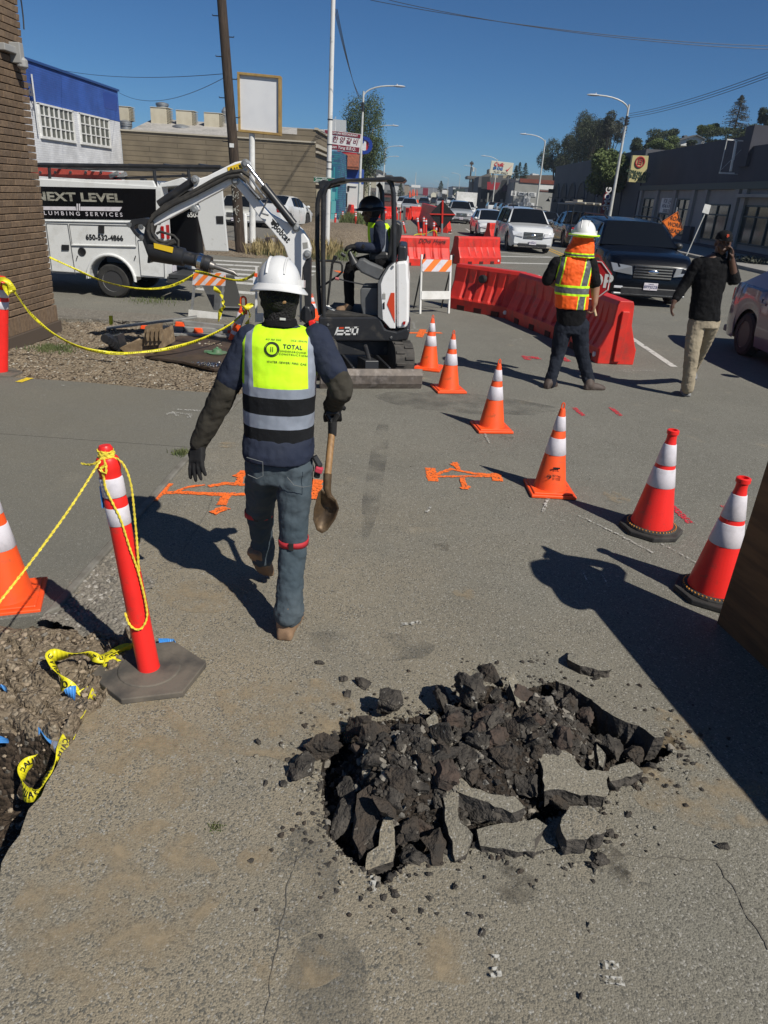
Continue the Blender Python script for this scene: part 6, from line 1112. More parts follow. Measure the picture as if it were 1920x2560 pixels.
# caution tape
def tape(name, label, pts, w_=.06, tw=0, seed=1, letters=True, m=None):
    q = [Vector(p) for p in pts]; out = []
    for i in range(len(q)-1):
        p0, p1, p2, p3 = q[max(i-1, 0)], q[i], q[i+1], q[min(i+2, len(q)-1)]; n = 14
        for j in range(n): t_ = j/n; out.append(.5*((2*p1)+(-p0+p2)*t_+(2*p0-5*p1+4*p2-p3)*t_*t_+(-p0+3*p1-3*p2+p3)*t_**3))
    out.append(q[-1]); b = MB(); r = random.Random(seed); vs = []; N = len(out)
    for i, p in enumerate(out):
        a = tw*math.sin(i*.11+seed)+.3*math.sin(i*.05); tn = (out[min(i+1, N-1)]-out[max(i-1, 0)]).normalized(); up = V(0, 0, 1); up = (up-tn*up.dot(tn)); 
        if up.length < .1: up = tn.orthogonal()
        up.normalize(); s = tn.cross(up); d = up*math.cos(a)+s*math.sin(a); ww = w_*(.55+.45*abs(math.cos(i*.07+seed)))/2; vs += [p+d*ww, p+s*.004*math.sin(i*2.1), p-d*ww]
    b.add(vs, [(3*i, 3*i+1, 3*i+4, 3*i+3) for i in range(N-1)]+[(3*i+1, 3*i+2, 3*i+5, 3*i+4) for i in range(N-1)])
    o = b.build(name, m or M_yel, smooth=True); md = o.modifiers.new('s', 'SOLIDIFY'); md.thickness = .0012
    if letters:
        b = MB(); L_ = 0; word = 'CAUTION  CAUTION  '; k = 0; nxt = .1; sz = w_*.62
        for i in range(1, N):
            L_ += (out[i]-out[i-1]).length
            if L_ > nxt:
                d = (vs[3*i]-vs[3*i+2]).normalized(); tn = (out[i]-out[i-1]).normalized()
                if tn.x < 0: tn = -tn
                ch = word[k % len(word)]; k += 1; nxt += sz*.75
                if ch != ' ':
                    sc_ = (vs[3*i]-vs[3*i+2]).length/w_; m0 = frame(out[i], tn, d)
                    for sg in (1, -1): b.text(ch, sz*max(.4, sc_), m0 @ Matrix.Translation((0, 0, sg*.004)), ext=.0008, bold=.02)
        if b.v: b.build('lettering', M_ink, o)
    return tag(o, label, 'caution tape', 'yellow caution tape')
lp_ = P('b', 15, 835, pb.y) if 0 else P('b', 15, 828, 7.06)
tape('caution_tape', 'long yellow caution tape sagging from the left red post to the looper post', [lp_, P('b', 90, 900, 7.3), P('b', 200, 1050, 7.6), P('b', 350, 1180, 7.75), P('b', 520, 1265, 7.85), P('b', 720, 1303, 7.95), P('b', 900, 1298, 8.05), P('b', 1100, 1272, 8.25), P('b', 1300, 1215, 8.6), P('b', 1480, 1125, 9.0), P('b', 1590, 1030, 9.4)], .04, .5, 2)
tape('caution_tape', 'upper yellow caution tape crossing in front of the white truck', [P('b', 320, 682, 9.7), P('b', 480, 755, 9.75), P('b', 640, 828, 9.8), P('b', 800, 872, 9.8), P('b', 950, 887, 9.85), P('b', 1080, 875, 9.9), P('b', 1180, 840, 9.9), P('b', 1255, 795, 9.95)], .036, .6, 4)
tape('caution_tape', 'yellow caution tape along the left barricade top', [P('b', 1262, 772, 9.9), P('b', 1340, 790, 9.75), P('b', 1420, 812, 9.7), P('b', 1530, 832, 9.7), P('b', 1600, 820, 9.65), P('b', 1662, 780, 9.5)], .045, .5, 5)
tape('caution_tape', 'twisted yellow tape hanging between the legs of the left barricade', [P('b', 1385, 880, 10), P('b', 1430, 920, 10.1), P('b', 1440, 950, 10), P('b', 1450, 1000, 10), P('b', 1430, 1030, 10), P('b', 1415, 1100, 10)], .06, 1.2, 6, letters=False)
tape('caution_tape', 'knot of yellow tape tied round the orange looper post', [P('b', 1548, 985, 9.35), P('b', 1590, 1010, 9.3), P('b', 1640, 985, 9.35), P('b', 1600, 1000, 9.33), P('b', 1620, 1060, 9.35), P('b', 1600, 1120, 9.35)], .06, 1.5, 8, letters=False)
tape('caution_tape', 'bunched yellow tape knotted on the left edge red post', [P('b', -20, 850, 7.0), P('b', 20, 825, 6.98), P('b', 60, 850, 6.98), P('b', 80, 900, 7.0), P('b', 60, 915, 7.0), P('b', 30, 850, 6.97)], .08, 1.5, 9, letters=False)
tape('caution_tape', 'short yellow tape strip hanging in the dirt lot', [P('b', 718, 1060, 9.2), P('b', 720, 1120, 9.2)], .05, .3, 9, letters=False)
def gz(k, x, y, z=.06): return G(k, x, y, z)
tape('caution_tape', 'crumpled yellow and green caution tape on the clay heap', [gz('l', 985, 1600, .02), gz('l', 870, 1640, .03), gz('l', 740, 1680, .05), gz('l', 650, 1640, .08), gz('l', 500, 1650, .09), gz('l', 370, 1665, .09), gz('l', 430, 1790, .06), gz('l', 520, 1920, .01), gz('l', 560, 1965, -.01), gz('l', 640, 1900, .0), gz('l', 715, 1820, .0)], .065, 1.1, 12)
tape('caution_tape', 'second strand of tape lying towards the rubber base', [gz('l', 980, 1600, .03), gz('l', 800, 1650, .05), gz('l', 770, 1740, .03), gz('l', 870, 1680, .03)], .05, 1.3, 3, letters=False)
tape('caution_tape', 'caution tape loop hanging down into the trench edge', [gz('m', 720, 655, .0), gz('m', 640, 790, .0), gz('m', 590, 890, .0), gz('m', 500, 1000, .0), gz('m', 470, 1100, -.01), gz('m', 400, 1220, -.02), gz('m', 330, 1340, -.05), gz('m', 280, 1420, -.08), gz('m', 200, 1440, -.1), gz('m', 165, 1340, -.12), gz('m', 175, 1240, -.12), gz('m', 270, 1160, -.11), gz('m', 330, 1050, -.08), gz('m', 440, 1040, -.05), gz('m', 540, 1040, -.01)], .05, .9, 21)
for i, pts in enumerate([[(205, 960), (330, 1010), (440, 1060), (400, 1100)], [(330, 935), (420, 970), (480, 1040)], [(0, 1010), (30, 1060)], [(0, 630), (30, 660)], [(485, 690), (560, 690)], [(1180, 330), (1250, 315), (1310, 325)]]):
    tape('blue_tape', ['crumpled blue tape under the trench tape loop', 'blue tape strand beside the trench tape', 'blue scrap at the left edge, lower', 'blue scrap at the left edge, upper', 'blue scrap by the clay tape corner', 'blue scrap behind the red post base'][i], [gz('m', x, y, -.02 if i < 3 else .04 if i < 5 else .012) for x, y in pts], .06, 1.0, 30+i, letters=False, m=M_blue)
tape('caution_tape', 'yellow rope line drooping between the far post cluster', [P('d', 90, 1370, 34), P('d', 140, 1335, 35), P('d', 220, 1330, 36), P('d', 300, 1300, 37), P('d', 330, 1375, 37)], .05, .2, 3, letters=False)
# plywood sheet at the right edge
A_ = G('D', 1556, 1345); d_ = (G('D', 1659, 1440)-A_); d_.z = 0; d_.normalize(); Wp, Hp = 2.3, 1.16; lean = V(.02, .0, 0); b = MB(); q0, q1 = A_, A_+d_*Wp; up = V(0, 0, Hp)+lean*.9; nrm = V(d_.y, -d_.x, 0)
b.prism([q0, q1, q1+up, q0+up], (d_.y*.02, -d_.x*.02, 0)); plyo = tag(b.build('plywood_sheet', M_ply), 'brown plywood sheet standing on edge at the right side', 'plywood sheet')
# ================= VEHICLES =================
M_tyre = mat('tyre', (.02, .02, .02), .85, c2=(.035, .034, .032), ns=9)
M_rim = mat('alloy', (.5, .5, .5), .35, .35)
def pw(x, pts):
    for (a, u), (c, v) in zip(pts[:-1], pts[1:]):
        if a <= x <= c: t = (x-a)/(c-a+1e-9); return u+(v-u)*t
    return pts[0][1] if x < pts[0][0] else pts[-1][1]
def wheel(parent, x, y, r, w_, sgn, spokes=6, rim=None, steel=False):
    b = MB(); M_ = Matrix.Translation((x, y, r))
    b.lathe([(r*.62, -w_/2), (r*.9, -w_/2), (r, -w_*.36), (r, w_*.36), (r*.9, w_/2), (r*.62, w_/2)], 32, ax='Y', M=M_, cap=False); wh = b.build('wheel', M_tyre, parent, smooth=True, ang=40)
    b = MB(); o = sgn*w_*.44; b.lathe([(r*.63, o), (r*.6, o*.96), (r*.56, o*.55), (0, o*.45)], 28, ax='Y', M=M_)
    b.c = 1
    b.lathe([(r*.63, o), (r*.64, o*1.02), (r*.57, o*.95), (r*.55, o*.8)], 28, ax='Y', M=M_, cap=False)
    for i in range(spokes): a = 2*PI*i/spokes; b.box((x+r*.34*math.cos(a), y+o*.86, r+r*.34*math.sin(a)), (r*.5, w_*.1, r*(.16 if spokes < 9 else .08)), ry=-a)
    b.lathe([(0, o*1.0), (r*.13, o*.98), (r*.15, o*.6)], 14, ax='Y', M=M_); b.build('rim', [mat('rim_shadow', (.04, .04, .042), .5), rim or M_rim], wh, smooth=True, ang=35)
def car(name, label, cat, loc, hd, L, W, H, hood=.62, cowl=.33, rf=.16, rr=-.36, rb=-.47, paint=None, tail=None, seats=0, lower=None, wr=.33, plate=None, grille='bars', grp=None, detail=True, rails=False, blk=False, spokes=6, headl=None, trunkz=None, wheelbase=.29):
    """x forward; cowl, rf(roof front), rr(roof rear), rb(rear glass base) as fractions of L"""
    t = thing(name, (loc[0], loc[1], 0), label, cat, grp, rz=math.atan2(hd[1], hd[0]))
    xf, xb = L/2, -L/2; zh = hood*H; xc = cowl*L; belt = zh+.05; xr0, xr1, xrb = rf*L, rr*L, rb*L; tz = (trunkz or hood+.06)*H; wx = wheelbase*L; ar = wr*1.22
    top = [(xb, tz*.72), (xb+.06, tz*.97), (xb+.2, tz), (xrb, tz+.01), (xc, zh+.03), (xf-.45, zh-.06), (xf-.14, zh-.13), (xf, zh*.72)]
    X_ = sorted(set([xb, xb+.03, xb+.08, xb+.16]+[xf, xf-.03, xf-.08, xf-.16]+[xb+.16+(L-.32)*i/40 for i in range(41)]+[s*wx+ar*math.cos(PI*j/14) for s in (-1, 1) for j in range(15)]))
    def hw(x): e = max(0, (abs(x)-(L/2-.55))/.55); return W/2*(1-.16*e**2.2)
    def bot(x):
        z = .24*H/1.7 if abs(x) < L/2-.1 else .3*H/1.7
        for s in (-1, 1):
            d = abs(x-s*wx)
            if d < ar: z = max(z, wr+math.sqrt(max(0, ar*ar-d*d))*.98)
        return z
    rings = []
    for x in X_:
        w_ = hw(x); zt = pw(x, top); zb_ = min(bot(x), zt-.1); rows = [(w_*.96, zb_), (w_, zb_+(zt-zb_)*.25), (w_*1.0, zb_+(zt-zb_)*.5), (w_*.975, zb_+(zt-zb_)*.86), (w_*.93, zt-.025), (w_*.8, zt), (w_*.4, zt+.015), (0, zt+.02)]
        rings.append([(x, y, z) for y, z in rows]+[(x, -y, z) for y, z in rows[-2::-1]])
    b = MB(); n = len(rings[0]); vs = [q for r_ in rings for q in r_]; fs = []; 
    for i in range(len(rings)-1):
        for j in range(n-1): fs.append((i*n+j, (i+1)*n+j, (i+1)*n+j+1, i*n+j+1))
    fs += [tuple(range(n)), tuple(range((len(rings)-1)*n+n-1, (len(rings)-1)*n-1, -1))]
    b.add(vs, [f[::-1] for f in fs]); body = b.build('body', paint, t, smooth=True, ang=38)
    b = MB(); b.box((0, 0, .33*H/1.7+.05), (L*.9, W*.8, .3)); [b.box((s*wx, 0, wr+.08), (ar*2, W*.86, ar*1.3)) for s in (-1, 1)]; b.build('underbody', M_ink, t)
    # greenhouse
    G_ = [xrb+(xr1-xrb)*i/4 for i in range(4)]+[xr1+(xr0-xr1)*i/12 for i in range(12)]+[xr0+(xc-xr0)*i/5 for i in range(6)]
    def zr(x): return pw(x, [(xrb, belt), (xr1, H*.985), ((xr0+xr1)/2, H), (xr0, H*.965), (xc, belt-.02)])
    rg = []
    for x in G_:
        z = max(zr(x), belt); k = (z-belt)/(H-belt); wb = hw(x)*.94; wt = W/2*.7; wz = wb+(wt-wb)*k
        rows = [(wb, belt-.05), (wz+.02*k, belt+(z-belt)*.88), (wz-.05, z-.01), (wz*.5, z+.012*k), (0, z+.018*k)]; rg.append([(x, y, q) for y, q in rows]+[(x, -y, q) for y, q in rows[-2::-1]])
    sets = {}
    n = len(rg[0]); vs = [q for r_ in rg for q in r_]
    for i in range(len(rg)-1):
        xm = (G_[i]+G_[i+1])/2
        for j in range(n-1):
            side = j in (0, n-2); shoulder = j in (1, n-3)
            if side: key = 'side_window' if xr1+.02*L < xm < xr0+.5*(xc-xr0) else ('pillar')
            elif shoulder: key = 'roof'
            else: key = 'windshield' if xm > xr0 else ('rear_window' if xm < xr1 else 'roof')
            sets.setdefault(key, []).append((i*n+j, i*n+j+1, (i+1)*n+j+1, (i+1)*n+j))
    gz_ = {}
    for key, f in sets.items(): b = MB(); b.add(vs, f); gz_[key] = b.build(key, M_glass if 'wind' in key else paint, t, smooth=True, ang=50)
    if detail:
        b = MB()
        for s in (-1, 1):
            for xx in (xr0-.03*L-.0, (xr0+xr1)/2+.02*L, xr1+.12*L):
                if xx < xr1+.03*L: continue
                wb, wt = hw(xx)*.94, W/2*.74; b.prism([(xx-.03, s*(wb+.012), belt-.03), (xx+.03, s*(wb+.012), belt-.03), (xx+.0, s*(wt+.03), H*.93), (xx-.05, s*(wt+.03), H*.93)], (0, -s*.03, 0))
        b.build('window_pillar', M_black, t)
        b = MB()
        for s in (-1, 1): b.ell((xc-.12*L*.5, s*(W/2+.06), belt+.03), (.09, .1, .075), 12, 8)
        b.build('side_mirror', paint if not blk else M_black, t, smooth=True)
        b = MB()
        for s in (-1, 1):
            for xx in (.03*L, -.2*L): b.box((xx, s*(W/2*.985), zh*.86), (.17, .03, .035))
        b.build('door_handle', M_chrome if blk else paint, t, bev=.006)
        b = MB()
        for s in (-1, 1):
            for xx in (.22*L, (xr0+xr1)/2+.02*L, -.21*L): b.box((xx, s*W/2*.985, zh*.62), (.008, .02, zh*.62))
        b.build('door_seam', M_ink, t)
        # front
        xg = xf; b = MB(); b.box((xg-.03, 0, zh*.62), (.08, W*.44, zh*.24), ry=-.06); gr = b.build('grille', M_ink, t, bev=.02)
        b = MB(); nb = 5 if grille == 'bars' else 1
        for i in range(nb): b.box((xg+.017+.002*i*0, 0, zh*(.54+.2*i/max(1, nb-1))), (.03, W*.43, .022))
        b.ell((xg+.04, 0, zh*.64), (.02, .12, .045), 16, 6); b.build('grille_bar', M_chrome, gr, smooth=True, ang=30)
        for s in (-1, 1):
            b = MB(); b.prism([(xg-.0, s*W*.23, zh*.57), (xg-.015, s*W*.45, zh*.62), (xg-.14, s*W*.475, zh*.77), (xg-.0, s*W*.25, zh*.73)], (.045, 0, 0)); b.build('headlight', headl or M_ltgl, t, bev=.01)
            b = MB(); b.box((xg+.0, s*W*.36, zh*.34), (.05, W*.1, .05)); b.build('fog_light', M_ltgl, t, bev=.01)
            b = MB(); b.box((xb+.035, s*W*.36, tz*.78), (.09, W*.13, tz*.2)); b.build('tail_light', M_redl, t, bev=.02)
        b = MB(); b.box((xg+.0, 0, zh*.27), (.06, W*.66, zh*.16)); b.build('front_intake', M_black, t, bev=.02)
        b = MB(); b.box((xg-.05, 0, .25*H/1.7), (.16, W*.82, .05)); b.box((xb+.03, 0, .32*H/1.7), (.14, W*.86, .1)); b.build('bumper_trim', lower or M_grey, t, bev=.02)
        for xx, sg in ((xg+.045, 1), (xb-.01, -1)):
            b = MB(); b.box((xx, 0, zh*.38 if sg > 0 else tz*.6), (.015, .3, .15)); pl_ = b.build('license_plate', M_refl, t, bev=.004)
            if sg > 0: b = MB(); m_ = frame((xx+.009, 0, zh*.38-.01), (0, 1, 0), (0, 0, 1)); b.text(plate or '8ABC123', .085, m_, ext=.001, bold=.01); b.text('California', .03, m_ @ Matrix.Translation((0, .06, 0)), ext=.001); b.build('lettering', mat('plate_blue', (.02, .03, .12), .5), pl_)
    if rails: b = MB(); [b.tube([(xr1+.1, s*W*.33, H), (xr1+.3, s*W*.34, H+.05), (xr0-.3, s*W*.34, H+.045), (xr0-.1, s*W*.33, H-.02)], .02, 6) for s in (-1, 1)]; b.build('roof_rail', M_black, t, smooth=True)
    for sx in (-1, 1):
        for sy in (-1, 1): wheel(t, sx*wx, sy*(W/2-.12), wr, .2, sy, spokes)
    return t
def paint(n, c, c2=None, r=.25): return mat('car_paint_'+n, c, r, c2=c2, ns=2, coat=.8)
P_wh = paint('white', (.62, .63, .63), (.58, .59, .59)); P_bk = mat('car_paint_midnight', (.002, .0025, .0045), .22, coat=.15, spec=.3); P_sil = paint('silver', (.3, .32, .34)); P_blu = paint('blue_grey', (.09, .12, .16)); P_lav = paint('lilac', (.16, .14, .17), (.14, .125, .155)); P_drk = paint('dark', (.02, .022, .025))
car('suv', 'dark blue black SUV waiting in the lane beside the flagger', 'SUV', (5.05, 18.55), (.03, -1), 4.55, 1.9, 1.72, hood=.655, cowl=.22, rf=.09, rr=-.44, rb=-.485, paint=P_bk, plate='8PPJ0Z8', blk=True, wr=.36, rails=True, spokes=5, lower=M_galv, headl=mat('led_lens', (.3, .32, .34), .1, .4), trunkz=.68)
car('suv', 'white SUV with a beige bumper in the queue, tallest of the white cars', 'SUV', (4.62, 33.6), (.07, -1), 4.5, 1.84, 1.7, hood=.63, cowl=.24, rf=.13, rr=-.45, rb=-.485, paint=P_wh, plate='7TBR821', wr=.36, rails=True, lower=mat('beige_bumper', (.36, .33, .28), .5), trunkz=.66, blk=True)
car('hatchback', 'white hatchback behind the lone red barrier', 'car', (4.05, 43.9), (.06, -1), 4.1, 1.66, 1.4, hood=.6, cowl=.34, rf=.12, rr=-.25, rb=-.47, paint=P_wh, plate='6KXH202', wr=.3, grille='one', trunkz=.72)
car('suv', 'silver blue SUV right of the black diamond sign', 'SUV', (3.4, 63), (.03, -1), 4.3, 1.85, 1.65, hood=.63, cowl=.26, rf=.13, rr=-.42, rb=-.48, paint=P_sil, plate='8DGF456', wr=.34, trunkz=.66)
car('sedan', 'pale lilac car at the right edge, only its rear half visible', 'car', (5.88, 9.95), (.02, -1), 4.3, 1.66, 1.42, hood=.66, cowl=.3, rf=.12, rr=-.24, rb=-.42, paint=P_lav, wr=.31, spokes=14, trunkz=.72)
tk = car('pickup', 'dark pickup with a pipe rack on its roof, behind the dark SUV', 'pickup', (8.05, 39.2), (-.03, 1), 5.0, 1.85, 1.62, hood=.66, cowl=.2, rf=.11, rr=-.1, rb=-.16, paint=P_drk, wr=.37, trunkz=.66, blk=True)
b = MB(); [b.tube([(-2.3, y, 1.95), (1.6, y, 1.95)], .03, 6) for y in (-.75, .75)]; [b.tube([(x, -.75, 1.95), (x, .75, 1.95)], .025, 6) for x in (-2.2, -1.4, -.6, .3, 1.2)]; [b.tube([(x, y, 1.0), (x, y, 1.95)], .025, 6) for x in (-2.1, -.9) for y in (-.75, .75)]; b.build('rack', M_blackm, tk); b = MB(); [b.tube([(-2.4, y, 2.02), (1.9, y, 2.02)], .045, 8) for y in (-.4, -.1, .3)]; b.box((-.4, .2, 2.1), (.9, .25, .12)); b.build('pipes', M_beige, tk)
car('sedan', 'blue grey car ahead of the dark pickup', 'car', (8.4, 52), (0, 1), 4.2, 1.75, 1.4, paint=P_blu, wr=.31); car('sedan', 'silver car right of the blue grey one, farther away', 'car', (9.2, 60), (0, 1), 4.2, 1.75, 1.4, paint=P_sil, wr=.31)
car('sedan', 'old white sedan parked nose out behind the wooden pole', 'car', (-9.0, 38.75), (.12, -1), 4.1, 1.72, 1.36, hood=.6, cowl=.2, rf=.08, rr=-.2, rb=-.32, paint=paint('old_white', (.5, .5, .46), (.42, .42, .39), .4), wr=.3, plate='8MYL520', lower=M_chrome)
car('hatchback', 'white electric car parked facing the brown wall', 'car', (-6.75, 38.7), (.22, 1), 4.2, 1.8, 1.48, hood=.62, cowl=.3, rf=.1, rr=-.16, rb=-.44, paint=P_wh, wr=.34, trunkz=.74, spokes=5)
vt = car('box_van', 'white utility truck far down the lane left of the hatchback', 'van', (4.9, 80), (.0, -1), 4.6, 1.9, 1.6, paint=P_wh, wr=.36, plate='5C1')
b = MB(); b.box((-1.0, 0, 1.75), (2.6, 2.1, 1.3)); b.build('utility_box', M_white, vt, bev=.03)
rn = random.Random(5); proto = []
for i, (x, y, hd, pc, lb) in enumerate([(-.9, 84, -1, P_sil, 'distant silver car parked in the closed lane'), (-1.9, 100, -1, P_wh, 'distant white car left of the street end'), (.9, 122, -1, P_drk, 'small dark car under the canopy edge in the far lane'), (-2.1, 132, -1, P_wh, 'tiny white car farther down the left side')]):
    car('distant_car', lb, 'car', (x, y), (0, hd), 4.3, 1.8, 1.5, paint=pc, detail=False, grp='distant cars down the street')
src = {n: car('distant_car', 'small distant car, '+n+', parked at the right kerb beyond the smog shop', 'car', (12.0, 100+7*i), (0, 1), 4.3, 1.8, 1.5, paint=p_, detail=False, grp='distant cars down the street') for i, (n, p_) in enumerate([('white', P_wh), ('dark', P_drk), ('silver', P_sil)])}
for i in range(26):
    n = ['white', 'dark', 'silver', 'dark', 'white'][i % 5]; c_ = copy_tree(src[n]); sd = [12.0, 8.2, 4.0, -2.3][i % 4]; c_.location = (sd+rn.uniform(-.3, .3), 128+9*i, 0); c_['label'] = 'tiny '+n+' car in the distant traffic queue about %d metres down the street' % (128+9*i)
# ---- service truck on the side street ----
YT = 12.5; TW = 1.75; t = thing('service_truck', (-6.5, YT+.9, 0), 'white plumbing service truck with a black lettered panel and open rear doors', 'truck')
wc = P('b', 725, 838, YT); wr_ = wc.z; p0 = P('b', 1050, 228, YT); p1 = P('b', 1075, 820, YT); xr_ = (p0.x+p1.x)/2; zb_ = p1.z; zt_ = p0.z; xl = -8.7; ra = .385
arch = [(wc.x+ra*math.cos(a), wc.z+.02+ra*math.sin(a)) for a in [PI*j/16 for j in range(17)]]
pr_ = [(xl, zb_), (xl, zt_), (xr_, zt_), (xr_, zb_), (arch[0][0], zb_)]+arch+[(arch[-1][0], zb_)]
b = MB(); b.prism([(x, YT, z) for x, z in pr_], (0, .34, 0)); b.prism([(x, YT+TW-.34, z) for x, z in pr_], (0, .34, 0)); b.box(((xl+xr_)/2-.2, YT+TW/2, zt_-.04), (xr_-xl-.5, TW-.7, .06)); b.box((xl+.03, YT+TW/2, (zb_+zt_)/2), (.05, TW-.7, zt_-zb_)); b.build('body', M_whitem, t, w=True, bev=.012)
b = MB(); b.box(((xl+xr_)/2, YT+TW/2, zb_+.03), (xr_-xl-.1, TW-.75, .05)); b.box((xr_-1.6, YT+TW/2, (zb_+zt_)/2), (.04, TW-.7, zt_-zb_-.1)); b.build('cargo_floor', M_ink, t, w=True)
b = MB(); b.tube([(x, YT-.012, z) for x, z in [(arch[0][0]+.02, zb_+.01)]+[(wc.x+(ra+.025)*math.cos(a), wc.z+.02+(ra+.025)*math.sin(a)) for a in [PI*j/16 for j in range(17)]]+[(arch[-1][0]-.02, zb_+.01)]], .025, 8); b.build('wheel_arch', M_whitem, t, w=True, smooth=True)
def tp(pts, m_, nm, y=-.004, th=.004): b = MB(); b.prism([P('b', x, z, YT)+V(0, y, 0) for x, z in pts], (0, th, 0)); return b.build(nm, m_, t, w=True)
M_gb = mat('gloss_black_panel', (.006, .006, .007), .18, coat=.3)
tp([(-300, 210), (1010, 240), (1012, 442), (-300, 425)], M_gb, 'black_panel', -.005)
def tt(txt, k0, k1, sz, m_, nm, sx=1, bold=.02, sp=1, mat_=None):
    p_, q_ = P('b', *k0, YT)+V(0, -.009, 0), P('b', *k1, YT)+V(0, -.009, 0); b = MB(); M_ = frame((p_+q_)/2, q_-p_, V(0, 0, 1)); b.text(txt, 1, Matrix.Identity(4), ext=0, bold=bold, sp=sp)
    xs = [v[0] for v in b.v]; w_ = max(xs)-min(xs); cx = (max(xs)+min(xs))/2; L_ = (q_-p_).length; b.v = [tuple(M_ @ Vector(((v[0]-cx)*L_/w_, v[1]*sz, .0))) for v in b.v]; return b.build(nm, m_, t, w=True)
M_let = mat('metallic_letter', (.55, .53, .44), .3, .4, c2=(.25, .24, .2), ns=30, stretch=(.2, .2, 1))
tt('NEXT LEVEL', (225, 288), (795, 302), .175, M_let, 'lettering_large', bold=.035); tt('PLUMBING SERVICES', (255, 395), (795, 408), .085, M_refl, 'lettering_small', bold=.01, sp=1.6)
tp([(60, 350), (490, 354), (495, 378), (60, 372)], M_refl, 'silver_stripe', -.01); tp([(523, 354), (792, 356), (775, 384), (523, 380)], M_refl, 'silver_stripe', -.01); tp([(498, 335), (506, 335), (506, 380), (498, 380)], M_refl, 'silver_stripe', -.01); tp([(512, 335), (520, 335), (520, 380), (512, 380)], M_refl, 'silver_stripe', -.01)
tt('650-532-4866', (557, 552), (800, 560), .115, M_ink, 'phone_number', bold=.03)
for pts in [[(300, 462), (440, 466), (490, 790), (340, 782)], [(450, 468), (878, 478), (884, 612), (470, 602)], [(895, 570), (1060, 575), (1068, 812), (915, 800)]]:
    q = [P('b', x, z, YT)+V(0, -.006, 0) for x, z in pts]; b = MB(); b.tube(q, .006, 4, closed=True); b.build('door_seam', M_grey, t, w=True)
b = MB(); q = P('b', 470, 602, YT); q2 = P('b', 884, 612, YT); b.tube([q+V(0, -.012, 0), q2+V(0, -.012, 0)], .014, 6); q = P('b', 290, 445, YT); q2 = P('b', 1045, 460, YT); b.tube([q+V(0, -.008, 0), q2+V(0, -.008, 0)], .012, 6); b.build('drip_rail', M_whitem, t, w=True)
for x0, y0, x1, y1 in [(641, 474, 677, 526), (402, 600, 449, 636)]: tp([(x0, y0), (x1, y0+2), (x1, y1), (x0, y1)], M_black, 'latch', -.018, .016)
b = MB(); q = P('b', 533, 645, YT); b.lathe([(.066, 0), (.066, .012), (.055, .016), (.05, .004), (0, .002)], 24, M=Matrix.Translation(q+V(0, -.002, 0)) @ Matrix.Rotation(PI/2, 4, 'X')); b.build('fuel_filler', M_black, t, w=True, smooth=True, ang=30)
b = MB(); [b.tube([P('b', x+6, 672, YT)+V(0, -.02, 0), P('b', x, 694, YT)+V(0, -.02, 0)], .008, 6) for x in (500, 876)]; b.build('pull', M_ink, t, w=True)
w0 = V(wc.x-t.location.x, YT+.14-t.location.y, 0); wheel(t, w0.x, w0.y, wr_, .2, -1, 8); wheel(t, w0.x, w0.y+TW-.3, wr_, .2, 1, 8); wheel(t, w0.x-3.3, w0.y, wr_, .2, -1, 8)
b = MB(); q = P('b', 1055, 520, YT); b.box((q.x-.0, YT-.012, q.z), (.05, .02, .19)); b.box((xr_+.012, YT+.17, q.z), (.02, .12, .22)); b.build('tail_light', M_redl, t, w=True, bev=.005)
b = MB(); b.box((xr_+.28, YT+.5, .42), (.5, 1.0, .09)); b.box((xr_+.1, YT+.6, .36), (.2, 1.2, .1)); b.build('step_bumper', mat('diamond_black', (.04, .042, .045), .5, b=.4, bs=60), t, w=True, bev=.01)
b = MB(); b.box((xr_+.015, YT+.4, .52), (.012, .2, .1)); pl_ = b.build('license_plate', M_refl, t, w=True)
Yd = YT+.15
b = MB(); b.prism([P('b', 1075, 250, Yd+1.0), P('b', 1290, 250, Yd+1.0), P('b', 1318, 680, Yd+1.0), P('b', 1100, 640, Yd+1.0)], (0, .05, 0)); b.build('rear_door', M_gb, t, w=True)
b = MB(); p_, q_ = P('b', 1215, 408, Yd+.98), P('b', 1340, 414, Yd+.98); b.text('650-532', .11, frame((p_+q_)/2, q_-p_, V(0, 0, 1)), ext=.001, bold=.02); b.build('lettering', M_white, t, w=True)
b = MB(); b.prism([P('b', 1290, 300, Yd+.2), P('b', 1440, 250, Yd+.2), P('b', 1478, 645, Yd+.2), P('b', 1330, 640, Yd+.2), P('b', 1280, 420, Yd+.2)], (0, .06, 0)); d_ = b.build('open_door', mat('scuffed_white', (.6, .61, .6), .45, c2=(.42, .42, .4), ns=9, nr=(.62, .75)), t, w=True, bev=.01)
b = MB(); b.prism([P('b', *q, Yd+.19) for q in [(1400, 415), (1446, 415), (1448, 465), (1404, 464)]], (0, .03, 0)); b.build('latch', M_black, t, w=True)
b = MB(); b.prism([P('b', *q, YT+.02) for q in [(1010, 235), (1040, 205), (1180, 165), (1232, 190), (1190, 215), (1050, 228)]], (0, TW-.05, 0)); b.prism([P('b', *q, YT+.02) for q in [(-200, 215), (-200, 165), (990, 185), (1010, 228)]], (0, TW-.05, 0)); b.build('roof', M_whitem, t, w=True, bev=.01)
b = MB()
for dy in (.1, TW-.1):
    b.tube([P('b', -300, 90, YT)+V(0, dy, .03), P('b', 1420, 112, YT)+V(0, dy, .03)], .035, 8); b.tube([P('b', 985, 120, YT)+V(0, dy, 0), P('b', 998, 235, YT)+V(0, dy, 0)], .028, 8); b.tube([P('b', 1208, 110, YT)+V(0, dy, 0), P('b', 1214, 185, YT)+V(0, dy, 0)], .025, 8); b.tube([P('b', 300, 100, YT)+V(0, dy, 0), P('b', 305, 190, YT)+V(0, dy, 0)], .025, 8)
